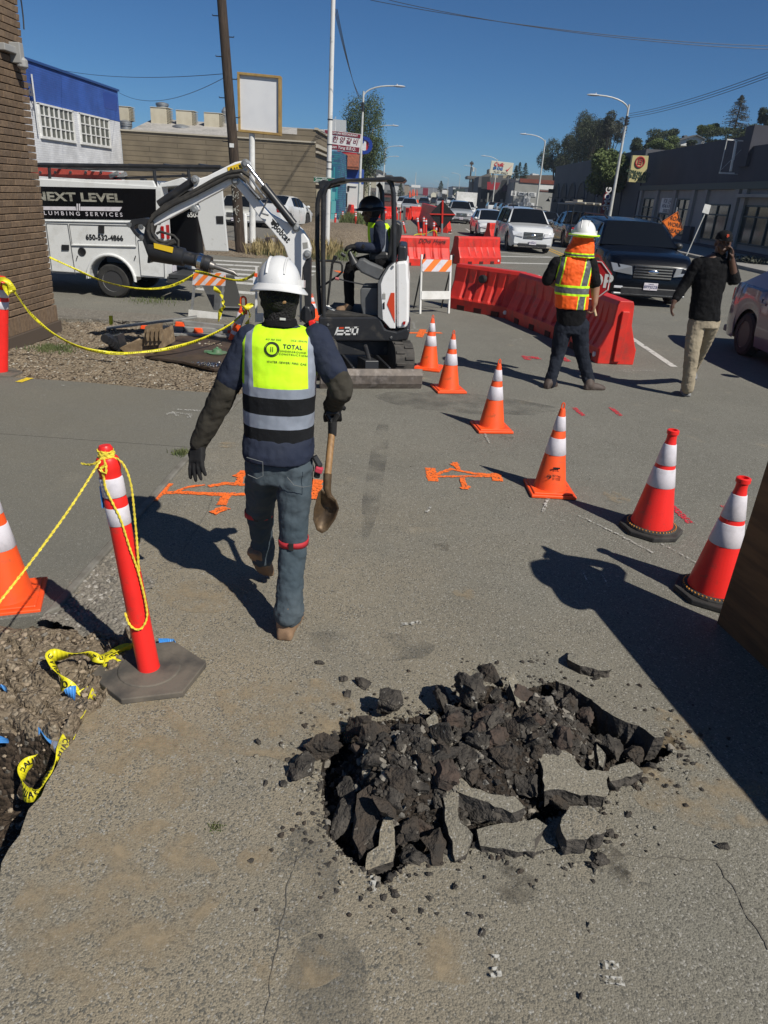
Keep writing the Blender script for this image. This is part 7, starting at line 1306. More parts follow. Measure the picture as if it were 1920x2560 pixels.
for i in range(7): q = P('b', -100+230*i, 100, YT); b.tube([q+V(0, .1, .04), q+V(0, TW-.1, .04)], .022, 6)
b.tube([P('b', 640, 170, YT)+V(0, .3, 0), P('b', 1200, 150, YT)+V(0, .3, 0)], .02, 6); b.build('roof_rack', M_blackm, t, w=True, smooth=True, ang=40)
b = MB(); [b.box(P('b', x, 200, YT)+V(0, .12, 0), (.1, .1, .13)) for x in (915, 560)]; b.build('rack_clamp', M_blackm, t, w=True, bev=.02)
# cab, hidden beyond the brick shop
b = MB(); cx0 = xl-.1; b.prism([(cx0, YT+.05, zb_), (cx0, YT+.05, 1.75), (cx0-.9, YT+.05, 1.75), (cx0-1.3, YT+.05, 1.15), (cx0-2.2, YT+.05, 1.05), (cx0-2.3, YT+.05, zb_)], (0, TW-.1, 0)); b.build('cab', M_whitem, t, w=True, bev=.05); b = MB(); b.prism([(cx0-.12, YT+.04, 1.2), (cx0-.12, YT+.04, 1.65), (cx0-.85, YT+.04, 1.65), (cx0-1.15, YT+.04, 1.2)], (0, .01, 0)); b.build('cab_window', M_glass, t, w=True)
t = thing('ladder', P('b', 400, 135, YT), 'red fibreglass ladder lying on the truck roof rack', 'ladder'); M_lad = mat('ladder_red', (.38, .06, .045), .55, c2=(.28, .05, .04), ns=8)
for dy in (.25, .6): b = MB(); p_, q_ = P('b', -260, 138, YT)+V(0, dy, .02), P('b', 690, 132, YT)+V(0, dy, .02); b.box((p_+q_)/2, ((q_-p_).length, .04, .13)); b.build('rail', M_lad, t, w=True, bev=.006)
for i in range(9): b = MB(); q = P('b', -180+100*i, 138, YT); b.tube([q+V(0, .2, .02), q+V(0, .65, .02)], .022, 8); b.build('rung', M_steel, t, w=True, smooth=True)
b = MB(); [b.box(P('b', 700, 145, YT)+V(0, dy, 0), (.16, .05, .06), ry=-.4) for dy in (.25, .6)]; b.build('ladder_foot', M_galv, t, w=True)

# ================= MINI EXCAVATOR =================
YE = 8.12; EC = V(-.6, 8.55, 0); ex = thing('mini_excavator', EC, 'white and black mini excavator with a breaker on its arm, cab facing left', 'excavator')
M_ew = mat('excavator_white', (.8, .8, .79), .35, c2=(.72, .72, .7), ns=4, nr=(.55, .8), coat=.3, c3=(.4, .37, .32), ns3=9, nr3=(.62, .78)); M_eb = mat('excavator_black', (.02, .021, .024), .42, c2=(.05, .048, .045), ns=7, nr=(.55, .8), c3=(.12, .105, .085), ns3=5, nr3=(.58, .8))
def gp(pts, y, th, m_, nm, k='g', par=ex, bev=.006): b = MB(); b.prism([P(k, x, z, y) for x, z in pts], (0, th, 0)); return b.build(nm, m_, par, w=True, bev=bev)
HW = .9
gp([(212, 1420), (800, 1418), (850, 1535), (960, 1560), (1075, 1525), (1085, 1560), (1065, 1640), (960, 1655), (300, 1655), (215, 1590)], YE, HW, M_eb, 'lower_frame', bev=.02)
gp([(955, 897), (1058, 885), (1068, 930), (1070, 1040), (1078, 1100), (1075, 1470), (1050, 1525), (960, 1530)], YE-.012, HW+.02, M_ew, 'rear_cover', bev=.025)
gp([(938, 905), (947, 903), (947, 1532), (895, 1530), (825, 1450), (806, 1110), (830, 1040), (885, 950)], YE-.015, HW+.03, M_ew, 'side_cover', bev=.012)
gp([(780, 1420), (780, 1090), (862, 950), (938, 893), (945, 903), (885, 948), (828, 1040), (804, 1112), (822, 1448), (815, 1450)], YE-.01, HW, M_grey, 'cover_edge')
gp([(905, 1190), (940, 1190), (943, 1477), (868, 1300)], YE-.02, .004, mat('decal_red', (.6, .06, .02), .4), 'decal', bev=0); gp([(1023, 1463), (1045, 1463), (1042, 1492), (1017, 1494)], YE-.028, .01, M_redl, 'side_reflector', bev=0); gp([(828, 1290), (845, 1275), (846, 1345), (829, 1345)], YE-.02, .004, M_ink, 'side_latch', bev=0)
gp([(825, 1198), (853, 1198), (853, 1250), (825, 1250)], YE-.019, .003, M_pg, 'warning_label', bev=0)
b = MB(); b.lathe([(.014, 0), (.012, .01), (0, .01)], 12, M=Matrix.Translation(P('g', 922, 942, YE-.02)) @ Matrix.Rotation(PI/2, 4, 'X')); [b.lathe([(.016, 0), (.012, .01), (0, .01)], 8, M=Matrix.Translation(P('g', x, z, YE)) @ Matrix.Rotation(PI/2, 4, 'X')) for x, z in ((305, 1495), (908, 1615))]; b.build('bolt', M_steel, ex, w=True)
p_, q_ = P('g', 368, 1558, YE-.004), P('g', 600, 1556, YE-.004); b = MB(); 
def gl(pts, y=YE-.005): b.prism([P('g', x, z, y) for x, z in pts], (0, .004, 0))
gl([(392, 1518), (408, 1518), (385, 1594), (366, 1594)]); gl([(385, 1575), (450, 1575), (445, 1594), (372, 1594)]); gl([(400, 1545), (458, 1545), (454, 1560), (395, 1560)])
gl([(468, 1516), (532, 1516), (528, 1530), (464, 1530)]); gl([(515, 1516), (532, 1516), (524, 1560), (507, 1560)]); gl([(460, 1546), (520, 1546), (516, 1562), (456, 1562)]); gl([(460, 1546), (476, 1546), (468, 1594), (450, 1594)]); gl([(455, 1578), (518, 1578), (514, 1594), (450, 1594)])
gl([(542, 1514), (600, 1512), (597, 1527), (538, 1530)]); gl([(540, 1514), (556, 1514), (542, 1592), (525, 1592)]); gl([(584, 1512), (600, 1512), (586, 1592), (570, 1592)]); gl([(530, 1576), (588, 1576), (585, 1592), (526, 1592)])
b.build('lettering', M_white, ex, w=True); gp([(416, 1518), (456, 1518), (452, 1534), (410, 1534)], YE-.005, .004, mat('decal_red', (0, 0, 0)), 'lettering_accent', bev=0)
gp([(280, 1382), (700, 1410), (760, 1420), (225, 1422), (270, 1400)], YE+.01, HW-.03, M_rub, 'floor_mat'); gp([(612, 1160), (625, 1146), (782, 1142), (790, 1420), (640, 1405), (615, 1300)], YE+.12, .5, M_grey, 'seat_base', bev=.02)
for y_ in (YE+.05, YE+.66): gp([(560, 930), (600, 870), (645, 865), (700, 900), (836, 955), (805, 1072), (760, 1065), (620, 1000)], y_, .14, M_grey, 'console', bev=.02)
gp([(905, 540), (960, 507), (1000, 535), (1004, 640), (985, 720), (955, 880), (885, 900), (862, 880), (890, 700)], YE+.25, .38, M_black, 'seat_back', bev=.03); gp([(700, 800), (880, 800), (900, 880), (690, 900)], YE+.25, .38, M_black, 'seat_cushion', bev=.03)
gp([(975, 735), (1052, 745), (1060, 885), (965, 888)], YE+.04, HW-.1, M_eb, 'rear_console', bev=.02)
b = MB()
def gt(pts, y, r, n=10, k='g', bb=None): (bb or b).tube([P(k, x, z, y) for x, z in pts], r, n)
gt([(560, 915), (530, 850), (510, 800)], YE+.13, [.055, .035, .02]); gt([(470, 840), (430, 815)], YE+.2, .02); b.build('joystick', M_black, ex, w=True, smooth=True)
b = MB(); gt([(300, 1310), (318, 1150), (345, 915), (370, 860), (380, 840)], YE+.3, [.012, .013, .014, .022, .022]); gt([(222, 882), (330, 885), (425, 903), (440, 930), (440, 990), (400, 1030), (228, 1140)], YE+.5, .012); b.build('travel_lever', M_black, ex, w=True, smooth=True)
b = MB(); gt([(392, 1055), (500, 1082), (650, 1112)], YE+.02, [.007]*3); b.build('blade_lever', M_blackm, ex, w=True); b = MB(); gt([(375, 1053), (410, 1060)], YE+.02, .016); b.build('lever_grip', mat('faded_red', (.4, .12, .12), .5), ex, w=True, smooth=True)
b = MB(); gt([(285, 1320), (375, 1370)], YE+.25, .02); gt([(300, 1310), (350, 1360)], YE+.35, .015); b.build('foot_pedal', M_galv, ex, w=True)
b = MB(); rp = .026
gt([(268, 1425), (262, 1200), (258, 700), (262, 260), (285, 190), (330, 145), (400, 122), (470, 112)], YE+.03, rp, 12); gt([(935, 890), (935, 600), (930, 240), (912, 150), (880, 112)], YE+.03, rp, 12)
gt([(232, 1400), (215, 1150), (202, 700), (205, 340), (225, 240), (260, 195), (330, 170), (420, 150)], YE+HW-.05, rp*1.05, 12); gt([(830, 880), (826, 480), (820, 240), (805, 180), (780, 150)], YE+HW-.05, rp*1.05, 12)
b.build('canopy_post', M_blackm, ex, w=True, smooth=True)
gp([(330, 140), (430, 105), (900, 82), (1000, 80), (1040, 92), (1048, 112), (1020, 135), (940, 132), (880, 118), (430, 128), (350, 150)], YE-.03, HW+.06, M_blackm, 'canopy_roof', bev=.012)
gp([(208, 135), (262, 112), (335, 125), (345, 165), (275, 200), (235, 200)], YE+.3, .2, M_blackm, 'work_light')
# boom, arm, breaker in one vertical plane
YM = 8.5
gp([(835, 200), (875, 190), (905, 225), (1000, 325), (1075, 420), (1110, 455), (1230, 520), (1300, 535), (1345, 575), (1395, 650), (1412, 720), (1405, 780), (1375, 800), (1350, 860), (1340, 1000), (1290, 1000), (1250, 800), (1215, 700), (1120, 580), (1030, 480), (930, 340), (850, 245)], YM-.06, .12, M_ew, 'boom', 'f', bev=.01)
gp([(900, 65), (935, 55), (960, 85), (955, 120), (900, 170), (835, 235), (740, 290), (600, 365), (480, 430), (370, 490), (290, 530), (230, 560), (225, 500), (250, 450), (360, 400), (520, 320), (545, 260), (540, 210), (555, 180), (585, 195), (640, 180), (760, 120), (850, 75)], YM-.05, .1, M_ew, 'arm', 'f', bev=.01)
gp([(530, 400), (575, 395), (580, 430), (555, 448), (530, 430)], YM-.05, .1, M_ew, 'arm_lug', 'f', bev=.01)
b = MB()
for x, z in [(930, 85), (558, 205), (855, 215), (1305, 560), (1388, 757), (552, 426)]: b.lathe([(.045, 0), (.045, .01), (.03, .014), (.022, .03), (0, .03)], 18, M=Matrix.Translation(P('f', x, z, YM-.06)) @ Matrix.Rotation(PI/2, 4, 'X'))
b.build('pin', M_galv, ex, w=True, smooth=True, ang=30)
gp([(793, 115), (888, 80), (912, 125), (800, 142)], YM-.055, .003, mat('label_yellow', (.75, .5, .02), .5), 'warning_label', 'f', bev=0)
b = MB(); [b.prism([P('f', x, z, YM-.057) for x, z in pts], (0, .001, 0)) for pts in [[(812, 132), (822, 112), (835, 130)], [(842, 128), (846, 110), (855, 126)], [(878, 95), (890, 95), (898, 118), (884, 120)], [(858, 122), (866, 108), (874, 120)]]]; b.build('label_marks', M_ink, ex, w=True)
gp([(1352, 672), (1388, 668), (1392, 712), (1356, 720)], YM-.062, .001, M_pg, 'warning_label', 'f', bev=0)
m_d = P('f', 1246, 652, YM)-P('f', 1152, 545, YM); c_ = P('f', 1200, 600, YM-.063); b = MB(); m_ = frame(c_, m_d, V(m_d.z*-1, 0, m_d.x)); b.text('Bobcat', .1, m_, ext=.001, bold=.025, sx=.8)
if m_.col[2].y > 0: pass
b.build('lettering', M_ink, ex, w=True)
b = MB(); [b.prism([P('f', x, z, YM-.063) for x, z in pts], (0, .002, 0)) for pts in [[(1118, 520), (1130, 510), (1128, 492), (1142, 505), (1158, 525), (1163, 522), (1160, 545), (1150, 552), (1138, 540), (1128, 545), (1120, 535)], [(1125, 552), (1134, 556), (1130, 566), (1122, 562)], [(1140, 556), (1148, 562), (1144, 572)]]]; b.build('emblem', M_ink, ex, w=True)
b = MB(); gt([(945, 100), (1070, 262)], YM-.09, .022, 12, 'f'); b.build('cylinder_rod', M_chrome, ex, w=True, smooth=True); b = MB(); gt([(1062, 250), (1085, 278), (1290, 535)], YM-.09, [.045, .042, .042], 14, 'f'); gt([(290, 388), (545, 215)], YM-.0, .045, 12, 'f'); b.build('hydraulic_cylinder', M_blackm, ex, w=True, smooth=True, ang=40)
b = MB(); cg = [P('f', *p, YM) for p in []]
gt([(215, 520), (260, 470), (400, 385), (560, 310), (700, 235), (800, 185), (880, 175), (930, 215), (985, 290), (1040, 350)], YM-.1, .021, 8, 'f'); gt([(230, 500), (300, 430), (420, 365), (560, 285), (700, 205), (820, 150), (900, 140), (960, 180)], YM-.09, .022, 8, 'f'); gt([(240, 480), (340, 395), (470, 340), (580, 280)], YM-.07, .025, 8, 'f')
gt([(215, 520), (205, 580), (225, 640), (280, 685), (350, 695), (410, 665)], YM-.1, .022, 8, 'f'); gt([(230, 500), (235, 590), (270, 650), (330, 670), (400, 655)], YM-.08, .02, 8, 'f'); gt([(270, 605), (300, 590), (400, 620), (432, 655), (432, 700)], YM-.06, .014, 8, 'f'); b.build('hydraulic_hose', M_rub, ex, w=True, smooth=True)
b = MB(); gt([(960, 180), (1000, 240), (1045, 300), (1080, 340)], YM-.1, .014, 8, 'f'); gt([(1040, 350), (1095, 350), (1060, 420), (1050, 455), (1100, 470)], YM-.1, .01, 8, 'f'); gt([(930, 230), (1000, 310), (1035, 345)], YM-.12, .01, 8, 'f'); gt([(1000, 345), (1060, 300)], YM-.12, .006, 6, 'f'); b.build('steel_line', M_steel, ex, w=True, smooth=True)
gp([(58, 535), (85, 500), (180, 488), (240, 500), (250, 540), (215, 650), (190, 655), (185, 560), (150, 530), (110, 545), (105, 570), (130, 600), (180, 625), (175, 655), (145, 650), (100, 605), (70, 560)], YM-.07, .14, M_eb, 'linkage', 'f')
gp([(185, 560), (250, 640), (255, 680), (245, 780), (215, 825), (200, 822), (205, 770), (165, 660)], YM-.08, .16, M_eb, 'breaker_bracket', 'f')
b = MB(); [b.lathe([(.03, 0), (.028, .015), (0, .016)], 14, M=Matrix.Translation(P('f', x, z, YM-.07)) @ Matrix.Rotation(PI/2, 4, 'X')) for x, z in [(70, 540), (160, 635), (155, 555)]]; b.build('pin', M_steel, ex, w=True, smooth=True, ang=30)
b = MB(); gt([(225, 735), (250, 735), (475, 780), (485, 783), (560, 800), (570, 803), (640, 825)], YM-.02, [.1, .115, .1, .075, .073, .085, .085], 20, 'f'); gt([(635, 824), (672, 836)], YM-.02, [.095, .09], 18, 'f'); b.build('breaker_body', M_eb, ex, w=True, smooth=True, ang=30)
b = MB(); gt([(583, 805), (612, 815)], YM-.02, .088, 20, 'f'); b.build('breaker_band', M_chrome, ex, w=True, smooth=True, ang=30)
b = MB(); gt([(670, 838), (700, 848)], YM-.02, [.05, .04], 12, 'f'); gt([(695, 846), (840, 893), (885, 925)], YM-.02, [.028, .026, .004], 12, 'f'); b.build('chisel', mat('worn_steel', (.2, .19, .18), .45, .7), ex, w=True, smooth=True, ang=40)
gp([(250, 674), (395, 706), (388, 748), (252, 712)], YM-.133, .003, mat('label_yellow', (0, 0, 0)), 'warning_label', 'f', bev=0)
gp([(1350, 800), (1400, 770), (1412, 800), (1408, 1150), (1368, 1150), (1362, 1000)], YM-.05, .1, M_eb, 'swing_cylinder', 'f'); gp([(1335, 1180), (1360, 1140), (1400, 1145), (1420, 1180), (1425, 1260), (1380, 1280), (1330, 1240)], YM-.1, .3, M_eb, 'swing_bracket', 'f', bev=.02); gp([(1395, 1255), (1430, 1245), (1452, 1270), (1440, 1300), (1400, 1290)], YM-.14, .06, M_red, 'hose_cap', 'f', bev=.01)
# undercarriage, turned about 16 degrees
ua = rad(15.8); UM = Matrix.Translation((-.62, 8.5, 0)) @ Matrix.Rotation(ua, 4, 'Z')
M_trk = mat('track_rubber', (.035, .033, .03), .85, c2=(.075, .068, .06), ns=8, b=.4, bs=40)
for s in (-1, 1):
    xx = s*.43; hh = .21; ln = .5; prof = [(ln+hh*math.sin(a), hh-hh*math.cos(a)) for a in [PI*i/10 for i in range(11)]]+[(-ln-hh*math.sin(a), hh+hh*math.cos(a)) for a in [PI*i/10 for i in range(11)]]
    b = MB(); b.prism([(xx-.11, y, z) for y, z in prof], (.22, 0, 0), UM)
    per = []; 
    for i in range(len(prof)):
        a_, c_ = Vector(prof[i]), Vector(prof[(i+1) % len(prof)]); n_ = max(1, round((c_-a_).length/.065)); per += [a_.lerp(c_, j/n_) for j in range(n_)]
    for i, q in enumerate(per):
        nx_ = per[(i+1) % len(per)]-q; ang_ = math.atan2(nx_.y, nx_.x); b.box((xx+(.05 if i % 2 else -.05), q.x, q.y), (.1, .034, .03), rx=ang_, M=UM)
    b.build('track', M_trk, ex, w=True, bev=.004, seg=1)
    b = MB(); [b.lathe([(.09, 0), (.09, .02), (.03, .03), (0, .03)], 14, ax='X', c=(0, 0, 0), M=UM @ Matrix.Translation((xx+s*.11-(.02 if s > 0 else 0), y, .2))) for y in (-.45, 0, .45)]; b.build('track_roller', M_eb, ex, w=True)
b = MB(); b.box((0, 0, .3), (.7, .6, .16), M=UM); b.lathe([(.3, .3), (.3, .46)], 20, M=UM); b.build('undercarriage_frame', M_eb, ex, w=True, bev=.01)
b = MB(); bl = UM @ V(0, -.93, 0); 
prb = [(-.9, .0), (-.955, .0), (-.985, .06), (-.985, .15), (-.96, .215), (-.94, .215), (-.93, .12)]; b.prism([(-.56, y, z) for y, z in prb], (1.12, 0, 0), UM); b.build('blade', mat('worn_blade', (.15, .125, .105), .55, .3, c2=(.07, .06, .055), ns=5, c3=(.22, .19, .17), ns3=13), ex, w=True, bev=.003)
b = MB(); b.box((0, -.72, .2), (.15, .42, .15), M=UM, rx=-.1); b.tube([UM @ V(0, -.55, .38), UM @ V(0, -.82, .26)], .025, 8); [b.box((s*.2, -.6, .17), (.03, .65, .11), M=UM) for s in (-1, 1)]; b.build('blade_arm', M_eb, ex, w=True, bev=.008)
# ================= PEOPLE =================
_cl = bpy.data.textures.new('cl', 'CLOUDS'); _cl.noise_scale = .07; _cl.noise_depth = 3
_fold = bpy.data.textures.new('fold', 'MARBLE'); _fold.noise_scale = .06; _fold.turbulence = 9; _fold.noise_depth = 2; _fold.marble_type = 'SHARP'
_cl2 = bpy.data.textures.new('cl2', 'CLOUDS'); _cl2.noise_scale = .05; _cl2.noise_depth = 2
def fuse(name, b, mats, par, vox=.009, sm=3, disp=0, tex=None, cuts=None, zone=None, w=True):
    """merge the overlapping lofts of b into one continuous skin"""
    o = b.build(name+'_raw', M_ink); r = o.modifiers.new('r', 'REMESH'); r.mode = 'VOXEL'; r.voxel_size = vox
    s = o.modifiers.new('s', 'SMOOTH'); s.iterations = sm; s.factor = .5
    if disp: d = o.modifiers.new('d', 'DISPLACE'); d.texture = tex or _cl; d.strength = disp; d.mid_level = .5; d.texture_coords = 'GLOBAL'
    if disp > .01: d = o.modifiers.new('f', 'DISPLACE'); d.texture = _fold; d.strength = disp*.42; d.mid_level = .5; d.texture_coords = 'GLOBAL'
    me = bpy.data.meshes.new_from_object(o.evaluated_get(bpy.context.evaluated_depsgraph_get())); bpy.data.objects.remove(o)
    bm = bmesh.new(); bm.from_mesh(me)
    for co, no in cuts or []: bmesh.ops.bisect_plane(bm, geom=bm.verts[:]+bm.edges[:]+bm.faces[:], plane_co=co, plane_no=no, dist=1e-5)
    if zone:
        for f in bm.faces: f.material_index = max(0, zone(f.calc_center_median()))
        bmesh.ops.delete(bm, geom=[f for f in bm.faces if zone(f.calc_center_median()) < 0], context='FACES')
    for f in bm.faces: f.smooth = True
    me.materials.clear()
    tree_ = BVHTree.FromBMesh(bm)
    if w and par is not None: bmesh.ops.translate(bm, verts=bm.verts, vec=-par.location)
    bm.to_mesh(me); bm.free()
    for m_ in (mats if isinstance(mats, list) else [mats]): me.materials.append(m_)
    me.name = name; ob = bpy.data.objects.new(name, me); COL.objects.link(ob); ob.parent = par; return ob, tree_
def ring(c, rx, ry, rz=0, n=22, sq=2.4, tx=0):
    out = []
    for i in range(n):
        a = 2*PI*i/n; ca, sa = math.cos(a), math.sin(a); k = (abs(ca)**sq+abs(sa)**sq)**(-1/sq); x, y = rx*ca*k, ry*sa*k
        out.append((c[0]+x*math.cos(rz)-y*math.sin(rz), c[1]+x*math.sin(rz)+y*math.cos(rz), c[2]+tx*x))
    return out
def torso(b, lst, rz=0): b.loft([ring(c, rx, ry, rz) for c, rx, ry in lst])
def limb(b, pts, r, n=14):
    p = [Vector(q) for q in pts]; out = []; rr = []
    for i in range(len(p)-1):
        for j in range(4): u = j/4; out.append(p[i].lerp(p[i+1], u)); rr.append(r[i]+(r[i+1]-r[i])*u)
    out.append(p[-1]); rr.append(r[-1]); out = [out[0]]+[(out[i-1]+out[i]*2+out[i+1])/4 for i in range(1, len(out)-1)]+[out[-1]]
    b.tube(out, rr, n); b.ell(out[0], rr[0]*.98, 12, 8); b.ell(out[-1], rr[-1]*.98, 12, 8)
def hand(b, wrist, dirn, palm_n, curl, s=1, spread=.12, thumb=1, r=.0085):
    """palm with five separate fingers; dirn = towards the fingers, palm_n = out of the palm"""
    d = Vector(dirn).normalized(); n_ = Vector(palm_n); n_ = (n_-d*n_.dot(d)).normalized(); sd = d.cross(n_)
    w0 = Vector(wrist); kn = w0+d*.085*s; b.loft([[w0+sd*(x*.026*s)+n_*(z*.016*s) for x, z in [(1, 1), (0, 1.1), (-1, 1), (-1, -1), (0, -1.1), (1, -1)]], [w0+d*.045*s+sd*(x*.037*s)+n_*(z*.015*s) for x, z in [(1, 1), (0, 1.1), (-1, 1), (-1, -1), (0, -1.1), (1, -1)]], [kn+sd*(x*.039*s)+n_*(z*.011*s) for x, z in [(1, 1), (0, 1.1), (-1, 1), (-1, -1), (0, -1.1), (1, -1)]]])
    for i, L in enumerate((.068, .078, .073, .058)):
        o = (i-1.5)*.0195*s; p = kn+sd*o*-thumb-d*.012*s; dd = (d+sd*(-thumb)*(i-1.5)*spread).normalized(); pts = [p]; c = curl*(1+.1*i)
        for k, f in enumerate((.45, .32, .25)): a = c*(k+.6); v = dd*math.cos(a)+n_*math.sin(a); p = p+v*L*s*f*1.15; pts.append(p)
        b.tube(pts, [r*s*1.08, r*s, r*s*.93, r*s*.8], 8); b.ell(pts[-1], r*s*.82, 8, 6)
    p = w0+d*.022*s+sd*thumb*.03*s; t1 = p+(d*.6+sd*thumb*.75+n_*.3*(1+curl)).normalized()*.036*s; t2 = t1+(d*.9+sd*thumb*.2+n_*.5*(1+curl)).normalized()*.028*s; b.tube([w0+d*.015*s+sd*thumb*.012*s, p, t1, t2], [r*1.5*s, r*1.35*s, r*1.1*s, r*.85*s], 8); b.ell(t2, r*s*.85, 8, 6)
def head(b, c, f, s=1):                      # skull, jaw, nose, ears; c = centre between the ears, f = facing
    f = Vector(f).normalized(); u = V(0, 0, 1); u = (u-f*f.dot(u)).normalized(); M_ = frame(c, u.cross(f)*-1, f); M_ = M_ @ Matrix.Scale(s, 4)
    b.ell((0, -.012, .03), (.074, .094, .092), 20, 14, M_); b.ell((0, .028, -.045), (.052, .056, .062), 16, 10, M_); b.ell((0, .056, -.088), (.026, .022, .02), 12, 8, M_)
    b.tube([(0, .078, .02), (0, .1, -.018), (0, .094, -.03)], [.008, .014, .012], 8, M_); b.ell((0, .084, -.056), (.024, .012, .006), 12, 6, M_); b.ell((0, .081, -.068), (.021, .012, .006), 12, 6, M_); b.ell((0, .08, .03), (.055, .012, .008), 14, 6, M_)
    for x in (-1, 1): b.ell((x*.076, -.004, -.01), (.009, .018, .03), 10, 8, M_); b.ell((x*.045, .055, -.025), (.025, .025, .03), 10, 8, M_)
    return M_
def eyes(par, M_):
    for x in (-1, 1): b = MB(); b.ell((x*.029, .084, .01), (.013, .006, .006), 10, 6, M_); b.build('eye', mat('eye_dark', (.03, .02, .015), .2), par, w=True, smooth=True)
def hardhat(par, c, f, m_, s=1, brim=.03, r=(.112, .135, .125)):
    f = Vector(f).normalized(); u = V(0, 0, 1); u = (u-f*f.dot(u)).normalized(); M_ = frame(c, f.cross(u), f) @ Matrix.Scale(s, 4)
    b = MB(); prof = [math.sin(PI/2*i/9) for i in range(10)]; rings = []
    for t_ in prof: k = math.sqrt(max(0, 1-t_*t_)); rings.append([(r[0]*k*math.cos(a), r[1]*k*math.sin(a)+0*t_, r[2]*t_) for a in [2*PI*j/36 for j in range(36)]])
    b.loft(rings, M_, cap=True)
    br = []
    for dr, dz in ((0, .012), (brim*.5, 0), (brim, -.01), (brim, -.015), (brim*.4, -.008), (-.006, -.004)): br.append([((r[0]+dr)*math.cos(a), (r[1]+dr*(1.0+.6*max(0, math.sin(a))))*math.sin(a), dz-.012*(dr/brim if dr > 0 else 0)*abs(math.cos(a))**2) for a in [2*PI*j/36 for j in range(36)]])
    b.loft(br, M_, cap=False)
    for x in (-.036, .036): b.tube([(x, r[1]*math.cos(a)*.93, r[2]*math.sin(a)*(1.012 if x else 1.03)*math.sqrt(max(.01, 1-(x/r[0])**2))) for a in [.5+.2*i for i in range(12)]], .0055, 6, M_)
    for x in (-1, 1): b.box((x*(r[0]+.004), 0, .018), (.02, .05, .03), M=M_)
    return b.build('hard_hat', m_, par, w=True, smooth=True, ang=45)
def project(tree_, b, dirn, off=.0025, M=None):
    """press lettering onto the cloth along dirn"""
    d = Vector(dirn).normalized(); out = []
    for v in b.v:
        p = Vector(v); h = tree_.ray_cast(p-d*.6, d); out.append(tuple((h[0]-d*off) if h[0] is not None else p))
    b.v = out
def boot(b, heel, toe, ank, r=.046): # leather boot: sole line heel->toe, shaft to ankle
    h, t_, a = Vector(heel), Vector(toe), Vector(ank); f = (t_-h).normalized(); u = V(0, 0, 1); u = (u-f*f.dot(u)).normalized(); L = (t_-h).length; s = f.cross(u); rg = []
    for x, w_, z0, z1 in [(0, .028, 0, .05), (.06, .038, 0, .075), (.3, .036, 0, .085), (.5, .042, 0, .075), (.75, .05, 0, .06), (.92, .042, 0, .045), (1, .02, .004, .03)]:
        c = h+f*L*x; rg.append([c+s*w_*q+u*(z0+(z1-z0)*z) for q, z in [(-1, 0), (-1.05, .45), (-.7, .92), (0, 1.08), (.7, .92), (1.05, .45), (1, 0), (0, 0)]])
    b.loft(rg); limb(b, [h+f*L*.22+u*.05, a], [r, r*1.06])
cl = lambda n, c, c2=None, **k: mat('cloth_'+n, c, .9, c2=c2 or tuple(v*.72 for v in c), ns=k.get('ns', 5), b=.5, bs=k.get('bs', 45), bd=.006, spec=.2)
C_navy = cl('navy', (.018, .024, .045), (.03, .036, .055)); C_olive = cl('olive', (.04, .036, .028), (.055, .05, .04)); C_jean = cl('denim', (.05, .07, .085), (.075, .095, .11), ns=3); C_vblk = cl('vest_black', (.012, .013, .015)); C_lime = mat('hi_vis_lime', (.62, 1.0, .01), .75, c2=(.52, .9, .01), ns=6, b=.3, bs=25); C_silv = mat('reflective_tape', (.27, .3, .36), .45, c2=(.22, .25, .3), ns=8, b=.3, bs=30)
C_glove = cl('glove', (.012, .012, .013), (.03, .03, .03)); C_boot = mat('tan_boot', (.3, .19, .11), .8, c2=(.2, .125, .075), ns=9, b=.5, bs=30); C_brn = mat('brown_boot', (.05, .035, .028), .7, c2=(.08, .06, .05), ns=9); S_skin = mat('skin', (.3, .16, .1), .55, c2=(.25, .13, .08), ns=12); S_dsk = mat('skin_deep', (.1, .05, .03), .5, c2=(.075, .038, .024), ns=12); C_hair = mat('hair_black', (.008, .007, .007), .8, b=1, bs=120, bd=.02)
C_org = mat('hi_vis_orange', (1.0, .13, .005), .75, c2=(.85, .1, .005), ns=5, b=.4, bs=22, bd=.01); C_blk = cl('black', (.007, .007, .008)); C_trs = cl('dark_trousers', (.011, .014, .022), (.018, .022, .032)); C_khk = cl('khaki', (.33, .28, .2), (.28, .235, .17), ns=2)
Jn = lambda x, y, Y=3.05: P('j', x, y, Y); Kn = lambda x, y, Y=3.05: P('k', x, y, Y); u_ = .00049
# ---- the worker walking away, shovel in hand ----
A = thing('person', (-.5, 3.0, 0), 'worker seen from behind in a lime vest and white hard hat, walking with a shovel', 'person')
hipL, hipR = Jn(755, 1880, 3.03), Jn(1030, 1880, 3.0); knL, knR = Kn(722, 640, 3.22), Kn(1012, 850, 2.96); anL, anR = Kn(752, 1010, 3.3), Kn(975, 1470, 2.84)
shL, shR = Jn(640, 790, 3.08), Jn(1215, 790, 3.08); elL, elR = Jn(425, 1230, 3.06), Jn(1435, 1215, 3.02); wrL, wrR = Jn(198, 1690, 3.08), Jn(1348, 1370, 3.2)
tor = [(Jn(895, 1900), 270*u_, .105), (Jn(890, 1700), 295*u_, .115), (Jn(890, 1450), 300*u_, .11), (Jn(895, 1150), 305*u_, .115), (Jn(905, 950, 3.07), 320*u_, .115), (Jn(905, 800, 3.08), 325*u_, .1), (Jn(905, 710, 3.09), 230*u_, .075), (Jn(905, 640, 3.1), 120*u_, .06)]
hc = Jn(893, 400, 3.12)
